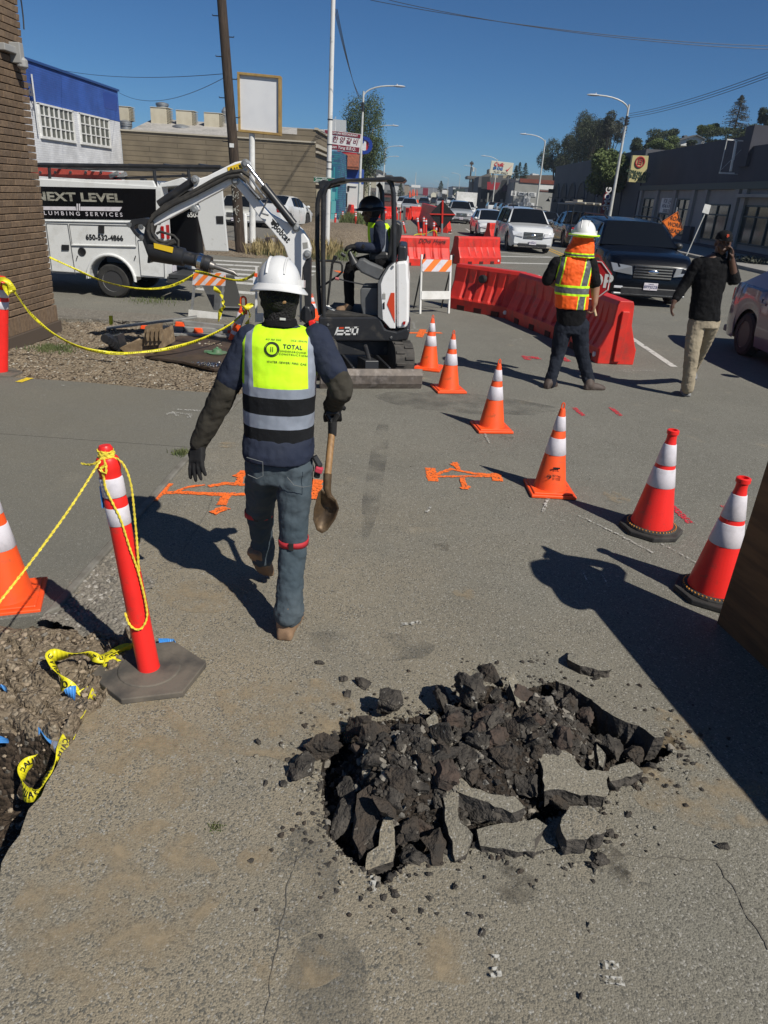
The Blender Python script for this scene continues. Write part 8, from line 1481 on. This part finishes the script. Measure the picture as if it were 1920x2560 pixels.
b = MB(); torso(b, [(c, rx*.86, ry*.85) for c, rx, ry in tor]); limb(b, [shL, elL, wrL], [.05, .042, .028]); limb(b, [shR, elR, wrR], [.05, .042, .028]); limb(b, [hipL, knL, anL], [.07, .05, .035]); limb(b, [hipR, knR, anR], [.07, .05, .035]); limb(b, [Jn(900, 650, 3.1), hc], [.05, .05]); head(b, hc+V(0, .01, 0), (0, 1, -.1), .96)
hand(b, wrL, Jn(160, 1960, 3.0)-wrL, (.35, .8, .1), .2, .9, thumb=-1); hand(b, wrR+V(0, .01, .01), (.05, .3, -1), (-.3, 1, .1), .95, .9, thumb=1); fuse('body', b, S_dsk, A, .0075, 2)
b = MB(); torso(b, [(c+V(0, 0, -.0), rx, ry) for c, rx, ry in tor[1:]]); b.loft([ring(Jn(885, 1810, 3.02), 312*u_, .13), ring(Jn(888, 1735, 3.03), 325*u_, .135), ring(Jn(888, 1600), 318*u_, .125)])
limb(b, [shL, shL.lerp(elL, .78)], [.066, .062]); limb(b, [shR, shR.lerp(elR, .72)], [.066, .06]); fuse('shirt', b, C_navy, A, .008, 3, .012)
b = MB(); b.loft([ring(shL.lerp(elL, .84)+V(0, 0, .0), .0, .0)]*2) if 0 else None; limb(b, [shL.lerp(elL, .7), elL, elL.lerp(wrL, .5), wrL], [.054, .055, .052, .04]); limb(b, [shR.lerp(elR, .62), elR, wrR], [.056, .056, .042]); fuse('sleeve', b, C_olive, A, .008, 2, .016)
b = MB(); torso(b, [(c, rx*1.03+.006, ry*1.04+.008) for c, rx, ry in tor[1:7]]); torso(b, [(Jn(905, 980, 3.07), 335*u_, .13), (Jn(905, 820, 3.08), 352*u_, .12), (Jn(905, 730, 3.085), 310*u_, .1), (Jn(905, 672, 3.09), 200*u_, .078)])
zz_ = lambda y: Jn(890, y).z
zs = [zz_(1700), zz_(1500), zz_(1385), zz_(1240), zz_(1158)]; xa0, xa1, xb0, xb1 = Jn(675, 700).x, Jn(715, 1158).x, Jn(1150, 700).x, Jn(1165, 1158).x; xo0, xo1 = Jn(590, 700).x, Jn(1225, 700).x
def vz(c):
    arm = abs(c.x-Jn(905, 800).x) > (.118 if c.z > zz_(1000) else .2)
    if c.z < zs[0]+.01*math.sin(c.x*9): return -1
    if c.z > zz_(640): return -1
    if c.z < zs[1]: return 0
    if c.z < zs[2]: return 1
    if c.z < zs[3]: return 0
    if c.z < zs[4]: return 1
    t_ = (c.z-zs[4])/(zz_(700)-zs[4])
    if c.x < xo0+.012 or c.x > xo1+.0: return 2
    if c.x < xa1+(xa0-xa1)*t_ or c.x > xb1+(xb0-xb1)*t_: return 1
    return 2
cuts = [((0, 0, z), (0, 0, 1)) for z in zs]+[((xa1, 3, zs[4]), V(zz_(700)-zs[4], 0, -(xa0-xa1))), ((xb1, 3, zs[4]), V(zz_(700)-zs[4], 0, -(xb0-xb1))), ((xo0+.012, 0, 0), (1, 0, 0)), ((xo1, 0, 0), (1, 0, 0))]
vest, vt_ = fuse('vest', b, [C_vblk, C_silv, C_lime], A, .007, 2, .008, cuts=cuts, zone=vz)
def vtxt(txt, x0, x1, y, h, bold=.01, sp=1.1):
    b = MB(); b.text(txt, 1, Matrix.Identity(4), ext=0, bold=bold, sp=sp); xs = [v[0] for v in b.v]; p_, q_ = Jn(x0, y, 2.93), Jn(x1, y, 2.93); W_ = (q_-p_).x/(max(xs)-min(xs)); ys = h*u_/.72
    b.v = [(p_.x+(v[0]-min(xs))*W_, 2.93, p_.z+v[1]*ys) for v in b.v]; project(vt_, b, (0, 1, -.28)); return b.build('lettering', M_ink, vest, w=False)
def vfix(o): 
    for v in o.data.vertices: v.co -= A.location
for a in [('415 350 3363', 755, 892, 778, 17), ('LIC# 1094194', 978, 1112, 788, 17), ('TOTAL', 912, 1078, 845, 36, .035, 1.15), ('UNDERGROUND', 892, 1110, 886, 17, .012, 1.3), ('CONSTRUCTION', 882, 1120, 912, 17, .012, 1.3), ('WATER /SEWER/ FIRE/ GAS', 778, 1115, 980, 20)]: vfix(vtxt(*a))
b = MB(); c_ = Jn(817, 870, 2.93)
for r0, r1 in ((60, 66), (46, 57)):
    n = 40; vs = []
    for i in range(n): a = 2*PI*i/n; vs += [(c_.x+r0*u_*math.cos(a), 2.93, c_.z+r0*u_*math.sin(a)), (c_.x+r1*u_*math.cos(a), 2.93, c_.z+r1*u_*math.sin(a))]
    b.add(vs, [(2*i, 2*i+1, (2*i+3) % (2*n), (2*i+2) % (2*n)) for i in range(n)])
for x, z in ((-8, 0), (8, 0)): b.add([(c_.x+(x+dx)*u_, 2.93, c_.z+(z+dz)*u_) for dx, dz in ((-3, -22), (3, -22), (3, 22), (-3, 22))], [(0, 1, 2, 3)])
project(vt_, b, (0, 1, -.28)); vfix(b.build('emblem', M_ink, vest))
b = MB(); limb(b, [hipL, knL, knL.lerp(anL, .5), anL], [.083, .065, .058, .06]); limb(b, [hipR, knR, knR.lerp(anR, .45), anR+V(0, 0, -.015)], [.083, .064, .062, .07]); torso(b, [(Jn(885, 2000, 3.02), .13, .1), (Jn(888, 1800, 3.03), .138, .112)]); fuse('jeans', b, C_jean, A, .008, 3, .018)
b = MB(); p_ = Kn(880, 150, 2.9); [b.tube([Kn(x, z, 2.88) for x, z in pts], .0016, 4) for pts in [[(610, 150), (750, 190), (752, 310), (700, 335), (620, 300)], [(960, 320), (1020, 390), (1100, 408), (1165, 395), (1185, 180)]]]; pj = b; pkt = b.build('pocket_stitch', mat('stitch', (.16, .17, .17), .9), A, w=True)
gy = G('k', 930, 1740); b = MB(); boot(b, gy+V(0, -.0, 0), gy+V(.02, .27, 0), anR+V(0, 0, .02), .052); boot(b, P('k', 655, 985, 3.2), G('k', 775, 1222)+V(.0, .03, .01), anL, .05); fuse('boot', b, C_boot, A, .008, 2, .008, _cl2)
b = MB(); hand(b, wrL, Jn(160, 1960, 3.0)-wrL, (.35, .8, .1), .2, 1.05, thumb=-1, r=.0105); limb(b, [wrL+V(.01, 0, .03), wrL+V(0, 0, -.03)], [.033, .03]); hand(b, wrR+V(0, .01, .01), (.05, .3, -1), (-.3, 1, .1), .95, 1.05, thumb=1, r=.0105); limb(b, [wrR+V(0, 0, .02), wrR+V(0, 0, -.03)], [.037, .036]); fuse('glove', b, C_glove, A, .0055, 2)
b = MB(); b.ell(hc+V(0, -.002, -.0), (.083, .1, .085)); limb(b, [hc+V(0, 0, -.03), Jn(900, 625, 3.1)], [.08, .062]); fuse('hair', b, C_hair, A, .007, 1, .014, _cl2)
b = MB(); b.loft([ring(Jn(905, 660, 3.09), 150*u_, .08), ring(Jn(903, 610, 3.1), 135*u_, .072)]); fuse('collar', b, C_blk, A, .007, 2)
b = MB(); b.box(Jn(922, 614, 3.03), (.024, .004, .009)); b.build('label_tag', M_white, A, w=True); b = MB(); b.ell(Jn(928, 468, 3.03), (.012, .004, .008)); b.build('strap_badge', M_handle, A, w=True)
hardhat(A, Jn(893, 335, 3.13), (0, 1, -.12), mat('scuffed_helmet', (.72, .72, .71), .3, c2=(.6, .6, .59), ns=5, c3=(.3, .3, .3), ns3=16, nr3=(.7, .76), coat=.2), 1.0, brim=.028, r=(.093, .125, .125))
for (kx, ky, Yk, rr_, tl) in [(718, 625, 3.215, .067, -.0), (1016, 865, 2.955, .066, .03)]:
    c_ = Kn(kx, ky, Yk); b = MB(); rg = [ring(c_+V(0, 0, z_), rr_+.004, rr_+.004, tx=tl) for z_ in (-.014, .014)]; b.loft(rg, cap=False); o = b.build('knee_strap', mat('strap_red', (.42, .02, .03), .7), A, w=True, smooth=True); md = o.modifiers.new('s', 'SOLIDIFY'); md.thickness = .004
    b = MB(); b.box(c_+V(.0, -rr_-.007, 0), (.022, .004, .034)); b.build('buckle', M_black, A, w=True)
b = MB(); b.tube([Jn(1195, 1800, 2.98), Jn(1235, 1870, 2.98), Jn(1215, 1980, 2.98)], [.014, .017, .014], 8); b.build('tool_pouch', M_black, A, w=True); b = MB(); b.box(Jn(1235, 1915, 2.97), (.035, .03, .028), ry=.3); b.build('tape_measure', mat('tool_red', (.5, .05, .08), .4), A, w=True, bev=.006)
# shovel
sv = thing('shovel', Kn(1300, 600, 3.08), 'round point shovel with a wooden shaft and muddy blade held by the walking worker', 'shovel'); YS0, YS1 = 3.16, 3.0
b = MB(); b.tube([Jn(1345, 1600, YS0), Kn(1310, 300, YS1+.02)], .0165, 14); b.build('shaft', M_handle, sv, w=True, smooth=True)
b = MB(); b.tube([Jn(1350, 1620, YS0), Jn(1352, 1500, YS0)], [.02, .022], 12); b.tube([Jn(1352, 1510, YS0), Jn(1305, 1430, YS0)], .012, 8); b.tube([Jn(1352, 1510, YS0), Jn(1400, 1430, YS0)], .012, 8); b.tube([Jn(1300, 1425, YS0), Jn(1405, 1425, YS0)], .013, 8); b.build('d_grip', M_black, sv, w=True, smooth=True)
M_sh = mat('muddy_steel', (.13, .085, .045), .5, .4, c2=(.07, .05, .035), ns=9, c3=(.2, .14, .08), ns3=22); b = MB(); b.tube([Kn(1310, 290, YS1+.02), Kn(1305, 420, YS1), Kn(1320, 480, YS1), Kn(1370, 525, YS1)], [.02, .018, .015, .008], 10)
ol = [(1255, 425), (1230, 450), (1190, 600), (1185, 690), (1215, 780), (1262, 808), (1310, 780), (1380, 680), (1410, 590), (1385, 515)]; ctr = (1300, 590); nn = 6; vs = []
for k_ in range(nn+1):
    f = k_/nn
    for x, y in ol: vs.append(tuple(Kn(ctr[0]+(x-ctr[0])*f, ctr[1]+(y-ctr[1])*f, YS1+.035-.045*f*f)))
m_ = len(ol); b.add(vs, [(k*m_+j, k*m_+(j+1) % m_, (k+1)*m_+(j+1) % m_, (k+1)*m_+j) for k in range(nn) for j in range(m_)]); o = b.build('blade', M_sh, sv, w=True, smooth=True, ang=60); md = o.modifiers.new('s', 'SOLIDIFY'); md.thickness = .003
# ---- operator in the excavator ----
YO = YE+.44; g_ = lambda x, y, d=0: P('g', x, y, YO+d); O = thing('person', V(-.42, YO, .8), 'excavator operator in a lime vest and black hard hat seated under the canopy', 'person')
hp, shn, shf = g_(820, 880), g_(800, 560, -.15), g_(800, 555, .15); oc = g_(712, 425); tO = [(g_(815, 900), .12, .14), (g_(815, 790), .115, .14), (g_(800, 660), .12, .15), (g_(790, 560), .11, .15), (g_(775, 505), .08, .1), (g_(755, 480), .055, .055)]
eln, wn = g_(800, 770, -.2), g_(590, 745, -.24); elf, wf = g_(790, 780, .2), g_(600, 770, .25)
b = MB(); torso(b, [(c, rx*.85, ry*.85) for c, rx, ry in tO]); limb(b, [g_(755, 500), oc], [.05, .05]); head(b, oc, (-1, 0, -.12), .95); [limb(b, [s_, e_, w_], [.045, .04, .027]) for s_, e_, w_ in ((shn, eln, wn), (shf, elf, wf))]
for dy in (-.11, .1): limb(b, [hp+V(0, dy, 0), g_(500, 920, dy), g_(505, 1290, dy)], [.07, .055, .04])
hand(b, wn, (-1, 0, -.1), (0, .3, -1), .35, .95, thumb=-1); hand(b, wf, (-1, 0, -.2), (0, 0, -1), .5, .95); fuse('body', b, S_dsk, O, .008, 2)
b = MB(); torso(b, tO[:5]); [limb(b, [s_, e_, w_], [.062, .058, .045]) for s_, e_, w_ in ((shn, eln, wn), (shf, elf, wf))]; b.loft([ring(g_(757, 505), .068, .066), ring(g_(748, 478), .06, .06)]); fuse('shirt', b, C_navy, O, .009, 2, .012)
b = MB(); torso(b, [(c, rx*1.06+.01, ry*1.02+.004) for c, rx, ry in tO[1:5]]); zv = [g_(0, 745).z, g_(0, 790).z, g_(0, 850).z]
def vz2(c):
    if c.z > g_(0, 470).z: return -1
    if c.z < zv[1]: return 1 if c.z > zv[2]+.02 else 0
    if c.z < zv[0]: return 2
    d_ = abs(c.y-YO)
    if d_ > .115 and c.z < g_(0, 520).z: return 0 if abs(c.x-g_(790, 600).x) < .05 else 1
    return 2
fuse('vest', b, [C_vblk, C_silv, C_lime], O, .009, 2, .006, cuts=[((0, 0, z), (0, 0, 1)) for z in zv], zone=vz2)
b = MB(); [limb(b, [hp+V(0, dy, 0), g_(500, 925, dy), g_(510, 1290, dy)], [.085, .068, .055]) for dy in (-.11, .1)]; fuse('trousers', b, C_blk, O, .01, 2, .012)
for dy in (-.11, .1): b = MB(); q = g_(510, 1375, dy); boot(b, q+V(.02, 0, 0), q+V(-.16, 0, 0), g_(505, 1300, dy), .05); fuse('boot', b, C_boot, O, .009, 2)
b = MB(); hand(b, wn, (-1, 0, -.1), (0, .3, -1), .35, 1.03, thumb=-1, r=.0105); hand(b, wf, (-1, 0, -.2), (0, 0, -1), .5, 1.03, r=.0105); limb(b, [wn+V(.06, 0, 0), wn], [.042, .036]); limb(b, [wf+V(.06, 0, 0), wf], [.042, .036]); fuse('glove', b, C_glove, O, .007, 2)
b = MB(); b.ell(oc+V(.035, 0, .015), (.075, .08, .085)); fuse('hair', b, C_hair, O, .009, 1); hardhat(O, g_(715, 385), (-1, 0, -.1), mat('black_helmet', (.012, .013, .018), .35, coat=.3), 1, brim=.032, r=(.115, .14, .13))
# ---- flagger ----
YF = 8.3; h_ = lambda x, y, d=0: P('h', x, y, YF+d); F = thing('person', V(1.9, YF, 0), 'flagger seen from behind in an orange vest with white hard hat and orange neck shade', 'person')
tF = [(h_(1105, 810), .15, .115), (h_(1110, 700), .17, .13), (h_(1115, 560), .175, .13), (h_(1125, 430), .185, .125), (h_(1135, 370), .15, .1), (h_(1160, 335), .07, .07)]
sl, sr = h_(1015, 410), h_(1235, 415); e1, e2 = h_(955, 520, .02), h_(1268, 560, .03); w1, w2 = h_(1015, 560, .25), h_(1262, 672, -.02); fc = h_(1190, 235); hl, hr = h_(1055, 850), h_(1165, 850); k1, k2 = h_(1020, 1010), h_(1180, 1010, .03); a1_, a2_ = h_(975, 1175, -.1), h_(1225, 1160)
b = MB(); torso(b, [(c, rx*.88, ry*.85) for c, rx, ry in tF]); limb(b, [sl, e1, w1], [.055, .045, .03]); limb(b, [sr, e2, w2], [.058, .05, .032]); limb(b, [h_(1165, 345), fc], [.06, .06]); head(b, fc, (.25, 1, 0)); limb(b, [hl, k1, a1_], [.08, .06, .045]); limb(b, [hr, k2, a2_], [.08, .06, .045]); hand(b, w2, (.0, .1, -1), (-1, .2, 0), .8, 1.0, thumb=1); hand(b, w1, (.6, .8, 0), (0, 0, -1), .4); fuse('body', b, S_skin, F, .008, 2)
b = MB(); torso(b, [(c, rx*1.0, ry*1.0) for c, rx, ry in tF]); limb(b, [sl, sl.lerp(e1, .95)], [.075, .07]); limb(b, [sr, sr.lerp(e2, .85)], [.075, .07]); fuse('shirt', b, C_blk, F, .009, 2, .012)
b = MB(); torso(b, [(c, rx*1.03+.008, ry*1.04+.01) for c, rx, ry in tF[1:5]]); zv2 = [h_(0, 605).z, h_(0, 545).z, h_(0, 610).z]; zb0, zb1, zb2, zb3 = [h_(1100, y).z for y in (612, 598, 560, 545)]; xl0, xl1, xr0, xr1 = h_(1005, 450).x, h_(1042, 450).x, h_(1158, 500).x, h_(1215, 500).x
def vz3(c):
    if c.z > h_(1100, 352).z or c.z < h_(1100, 712).z: return -1
    if zb1 < c.z < zb2: return 1
    if zb0 < c.z < zb3: return 2
    sk = (c.z-zb3)*.1 if c.z > zb3 else 0
    for x0, x1, lo in ((xl0, xl1, 0), (xr0, xr1, 1)):
        x0 += sk; x1 += sk
        if c.z < zb0 and not lo: continue
        if x0+.012 < c.x < x1-.012: return 1
        if x0 < c.x < x1: return 2
    return 0
cuts = [((0, 0, z), (0, 0, 1)) for z in (zb0, zb1, zb2, zb3)]+[((x+dx, 0, zb3), V(1, 0, -.1)) for x in (xl0, xl1, xr0, xr1) for dx in (0, .012, -.012)]
fuse('vest', b, [C_org, mat('tape_dark', (.1, .105, .11), .5), C_lime], F, .008, 2, .014, cuts=cuts, zone=vz3)
b = MB(); limb(b, [hl+V(0, 0, .06), hl, k1, k1.lerp(a1_, .5), a1_+V(0, 0, -.02)], [.1, .098, .078, .07, .068]); limb(b, [hr+V(0, 0, .06), hr, k2, k2.lerp(a2_, .5), a2_+V(0, 0, -.02)], [.1, .098, .078, .07, .068]); torso(b, [(h_(1108, 860), .15, .11), (h_(1108, 790), .152, .115)]); fuse('trousers', b, C_trs, F, .009, 2, .018)
for g1, dx, an in ((G('h', 955, 1228), (.15, .22), a1_), (G('h', 1205, 1232), (.27, .08), a2_)): b = MB(); v_ = V(dx[0], dx[1], 0).normalized()*.27; boot(b, g1+V(-.02, .02, 0), g1+v_+V(-.02, .02, 0), an, .055); fuse('boot', b, C_brn, F, .009, 2)
b = MB(); b.loft([ring(h_(1190, 228), .1, .115, n=24), ring(h_(1180, 280), .12, .125, n=24), ring(h_(1165, 330), .15, .14, n=24), ring(h_(1160, 372), .165, .14, n=24)]); zt1, zt2 = h_(1165, 362).z, h_(1165, 345).z; zc = [h_(1165, 340).z, h_(1165, 349).z, h_(1165, 361).z, h_(1165, 369).z, h_(1165, 240).z]
fuse('neck_shade', b, [C_org, mat('tape_dark', (0, 0, 0)), C_lime], F, .008, 2, .02, cuts=[((0, 0, z), (0, 0, 1)) for z in zc], zone=lambda c: -1 if c.z > h_(1190, 232).z or c.z < h_(1160, 374).z or c.y > YF+.1 else 2 if c.z > zc[4] or zc[1] < c.z < zc[0] or c.z < zc[2] and c.z > zc[3] else 1 if zc[2] < c.z < zc[1] else 0)
hardhat(F, h_(1193, 218), (.25, 1, 0), M_white, 1.05, brim=.04, r=(.115, .135, .13)); b = MB(); b.tube([h_(1193, 226)+V(.158*math.cos(a), .185*math.sin(a), 0) for a in [2*PI*i/30 for i in range(30)]], .008, 6, closed=True); b.build('helmet_trim', C_lime, F, w=True, smooth=True)
sp = thing('stop_paddle', h_(1265, 700), 'red octagonal STOP paddle on a wooden stick held by the flagger', 'stop sign'); Yp = YF+.22; c_ = P('h', 1236, 520, Yp); R8 = .235; n_p = V(-.35, -.93, 0).normalized(); M8 = frame(c_, V(0, 0, 1).cross(n_p), (0, 0, 1))
b = MB(); b.prism([(R8*math.cos(a), R8*math.sin(a), 0) for a in [PI/8+PI/4*i for i in range(8)]], (0, 0, -.012), M8); b.build('panel', mat('stop_red', (.45, .015, .02), .4), sp, w=True); b = MB(); b.tube([(R8*.93*math.cos(a), R8*.93*math.sin(a), .002) for a in [PI/8+PI/4*i for i in range(8)]], .007, 4, M8, closed=True); b.text('STOP', .2, M8 @ Matrix.Translation((0, 0, .001)), ext=.002, bold=.03); b.build('lettering', M_white, sp, w=True)
b = MB(); b.tube([c_+V(0, .01, 0), h_(1255, 690, .0), h_(1270, 752, -.03)], .014, 8); b.build('stick', mat('pale_stick', (.5, .38, .22), .6), sp, w=True, smooth=True)
# ---- man walking with a phone ----
YD = 8.2; i_ = lambda x, y, d=0: P('i', x, y, YD+d); D_ = thing('person', V(3.3, YD, 0), 'man in black shirt, black cap and khaki trousers walking and talking on a phone', 'person')
tD = [(i_(1232, 800), .165, .11), (i_(1240, 700), .155, .11), (i_(1262, 560), .165, .115), (i_(1285, 440), .185, .115), (i_(1305, 385), .14, .09), (i_(1330, 355), .06, .06)]
s1, s2 = i_(1190, 430), i_(1395, 430); e1, e2 = i_(1100, 570, .02), i_(1440, 560, -.06); w1, w2 = i_(1030, 680, -.04), i_(1415, 395, -.1); dc = i_(1358, 290, -.02); hl, hr = i_(1180, 840), i_(1275, 840, .06); k1, k2 = i_(1150, 1010, -.04), i_(1235, 950, .25); a1_, a2_ = i_(1125, 1240, .0), i_(1150, 1130, .75)
fd = (-.1, -1, -.05)
b = MB(); torso(b, [(c, rx*.88, ry*.85) for c, rx, ry in tD]); limb(b, [s1, e1, w1], [.055, .045, .03]); limb(b, [s2, e2, w2], [.055, .045, .03]); limb(b, [i_(1335, 365), dc+V(0, .02, -.02)], [.058, .055]); MH = head(b, dc, fd, 1.0); limb(b, [hl, k1, a1_], [.08, .06, .045]); limb(b, [hr, k2, a2_], [.08, .06, .045]); hand(b, w1, (-.12, .0, -1), (1, -.2, 0), .35, 1.0, thumb=-1); hand(b, w2, (-.15, .0, 1), (-1, .2, 0), .5, 1.0, thumb=1, r=.0095); fuse('body', b, S_dsk, D_, .006, 1); eyes(D_, MH)
b = MB(); torso(b, [(c, rx*1.02, ry*1.02) for c, rx, ry in tD[:5]]); b.loft([ring(i_(1315, 395), .085, .075), ring(i_(1335, 352), .068, .068)]); limb(b, [s1, e1, e1.lerp(w1, .8)], [.075, .06, .042]); limb(b, [s2, e2, e2.lerp(w2, .3)], [.075, .064, .058]); fuse('shirt', b, C_blk, D_, .009, 2, .016)
b = MB(); limb(b, [hl+V(0, 0, .05), hl, k1, k1.lerp(a1_, .5), a1_+V(0, 0, -.03)], [.095, .094, .08, .072, .07]); limb(b, [hr+V(0, 0, .05), hr, k2, a2_], [.095, .094, .08, .068]); torso(b, [(i_(1228, 850), .15, .11), (i_(1232, 780), .155, .105)]); fuse('trousers', b, C_khk, D_, .009, 3, .015)
b = MB(); q = G('i', 1118, 1318); boot(b, q+V(.03, .24, 0), q+V(0, 0, .0), a1_, .045); q2 = a2_+V(0, 0, -.06); boot(b, q2+V(0, .1, .03), q2+V(0, -.15, -.05), a2_, .045); fuse('shoe', b, mat('grey_shoe', (.15, .15, .15), .7, c2=(.28, .28, .28), ns=14), D_, .008, 2)
MC = MH @ Matrix.Translation((0, -.01, .055)); b = MB(); b.loft([[(.082*k*math.cos(a), .102*k*math.sin(a), .075*t_) for a in [2*PI*j/24 for j in range(24)]] for t_, k in [(-.25, 1.0), (0, 1), (.5, .9), (.85, .6), (1.0, .2)]], MC); b.loft([[(.07*math.cos(a), .085+.075*s_*math.sin(a), z_-.01*math.cos(a)**2) for a in [PI*j/10 for j in range(11)]]+[(.07*math.cos(a), .08, z_) for a in [PI-PI*j/10 for j in range(11)]] for s_, z_ in [(1, -.02), (1, -.012)]], MC); cp = b.build('cap', C_blk, D_, w=True, smooth=True, ang=40)
b = MB(); m_ = MC @ Matrix.Translation((0, .104, .028)) @ Matrix.Rotation(PI, 4, 'Z') @ Matrix.Rotation(PI/2-.25, 4, 'X'); b.text('S', .04, m_, ext=.002, bold=.01); b.text('F', .04, m_ @ Matrix.Translation((.008, -.004, 0)), ext=.002, bold=.01); b.build('cap_emblem', mat('emblem_orange', (.75, .08, .02), .6), D_, w=True)
ph = MB(); ph.box(w2+V(-.035, -.0, .055), (.012, .07, .14), ry=-.15); o = ph.build('phone', M_black, bev=.005); tag(o, 'black mobile phone held to the walking man\'s ear', 'phone')
b = MB(); b.ell(w2+V(.035, .02, -.07), (.012, .012, .012)); b.build('cuff_button', C_blk, D_, w=True)
# ---- helper beside the plywood, just outside the frame; his shadow falls on the road ----
hx0 = V(2.12, 2.58, 0); E_ = thing('person', hx0, 'person with a hard hat standing beyond the plywood sheet, seen by the shadow', 'person')
b = MB(); torso(b, [(hx0+V(0, 0, z), rx, ry) for z, rx, ry in ((.85, .16, .11), (1.1, .15, .11), (1.3, .18, .12), (1.42, .14, .09), (1.48, .06, .06))], .8); ec = hx0+V(0, 0, 1.6); head(b, ec, (-.5, .8, -.1)); limb(b, [hx0+V(0, 0, 1.45), ec], [.055, .055]); limb(b, [hx0+V(-.1, -.12, 1.38), hx0+V(-.3, -.05, 1.2), hx0+V(-.3, .28, 1.3)], [.06, .05, .04]); limb(b, [hx0+V(.1, .12, 1.38), hx0+V(.1, .4, 1.25), hx0+V(-.26, .48, 1.25)], [.06, .05, .04]); hand(b, hx0+V(-.26, .48, 1.25), (-.8, .3, -.3), (0, 0, -1), .6); hand(b, hx0+V(-.3, .28, 1.3), (-.2, 1, -.3), (0, 0, -1), .6)
[limb(b, [hx0+V(s*.1, s*.08, .85), hx0+V(s*.11, s*.1, .48), hx0+V(s*.11, s*.1, .08)], [.09, .07, .05]) for s in (-1, 1)]; fuse('body', b, S_skin, E_, .012, 2)
b = MB(); torso(b, [(hx0+V(0, 0, z), rx, ry) for z, rx, ry in ((.8, .18, .13), (1.1, .17, .13), (1.3, .2, .14), (1.42, .16, .11), (1.46, .1, .08))], .8); fuse('vest', b, C_org, E_, .012, 2, .01); b = MB(); [limb(b, [hx0+V(s*.1, s*.08, .85), hx0+V(s*.11, s*.1, .48), hx0+V(s*.11, s*.1, .1)], [.11, .09, .075]) for s in (-1, 1)]; fuse('trousers', b, C_trs, E_, .012, 2); hardhat(E_, ec+V(0, 0, .03), (-.5, .8, -.1), M_white, 1.1, brim=.045)
b = MB(); [boot(b, hx0+V(s*.11, s*.1-.08, 0), hx0+V(s*.11-.08, s*.1+.18, 0), hx0+V(s*.11, s*.1, .12)) for s in (-1, 1)]; fuse('boot', b, C_brn, E_, .01, 2)
# ---- every separate piece of these parts becomes a part of its own ----
SPLIT = {'pilaster', 'pin', 'hydraulic_cylinder', 'fork_slot', 'sleeve', 'boot', 'glove', 'shoe', 'door', 'canopy_post', 'side_mirror', 'door_handle', 'door_seam', 'window_pillar', 'roof_rail', 'rear_leg', 'post', 'blade_arm', 'track_roller', 'travel_lever', 'bolt', 'rack_clamp', 'ladder_foot', 'foot_pedal', 'wheel_arch', 'side_window', 'pull', 'step_peg', 'red_band', 'gable_trim', 'trim', 'roof', 'arm_lug', 'hydraulic_hose', 'steel_line', 'joystick', 'canopy', 'pillar', 'tail_light', 'steel_band'}
def split_loose(o):
    bm = bmesh.new(); bm.from_mesh(o.data); seen = set(); isl = []; bm.faces.ensure_lookup_table()
    for f in bm.faces:
        if f.index in seen: continue
        st = [f]; seen.add(f.index); cur = []
        while st:
            g = st.pop(); cur.append(g.index)
            for v in g.verts:
                for h in v.link_faces:
                    if h.index not in seen: seen.add(h.index); st.append(h)
        isl.append(set(cur))
    bm.free()
    if not 1 < len(isl) <= 14: return
    src = o.data
    for k, s in enumerate(isl):
        me = src.copy(); bm = bmesh.new(); bm.from_mesh(me); bm.faces.ensure_lookup_table(); bmesh.ops.delete(bm, geom=[f for f in bm.faces if f.index not in s], context='FACES'); bm.to_mesh(me); bm.free()
        if k == 0: o.data = me
        else: c = o.copy(); c.data = me; COL.objects.link(c)
for o in list(bpy.data.objects):
    if o.type == 'MESH' and o.parent is not None and o.name.split('.')[0] in SPLIT and not kids(o) and o.data.users == 1: split_loose(o)
# ---- thin summer haze over the whole district ----
b = MB(); b.box((0, 1200, 13), (5200, 3700, 32)); hz = b.build('haze', [], None); tag(hz, kind='stuff')
hm = bpy.data.materials.new('haze'); hm.use_nodes = True; hn = hm.node_tree.nodes; hn.remove(hn['Principled BSDF']); pv = hn.new('ShaderNodeVolumePrincipled'); pv.inputs['Color'].default_value = (.62, .72, .86, 1); pv.inputs['Density'].default_value = .00045; pv.inputs['Anisotropy'].default_value = .2
hm.node_tree.links.new(pv.outputs[0], hn['Material Output'].inputs['Volume']); hz.data.materials.append(hm)
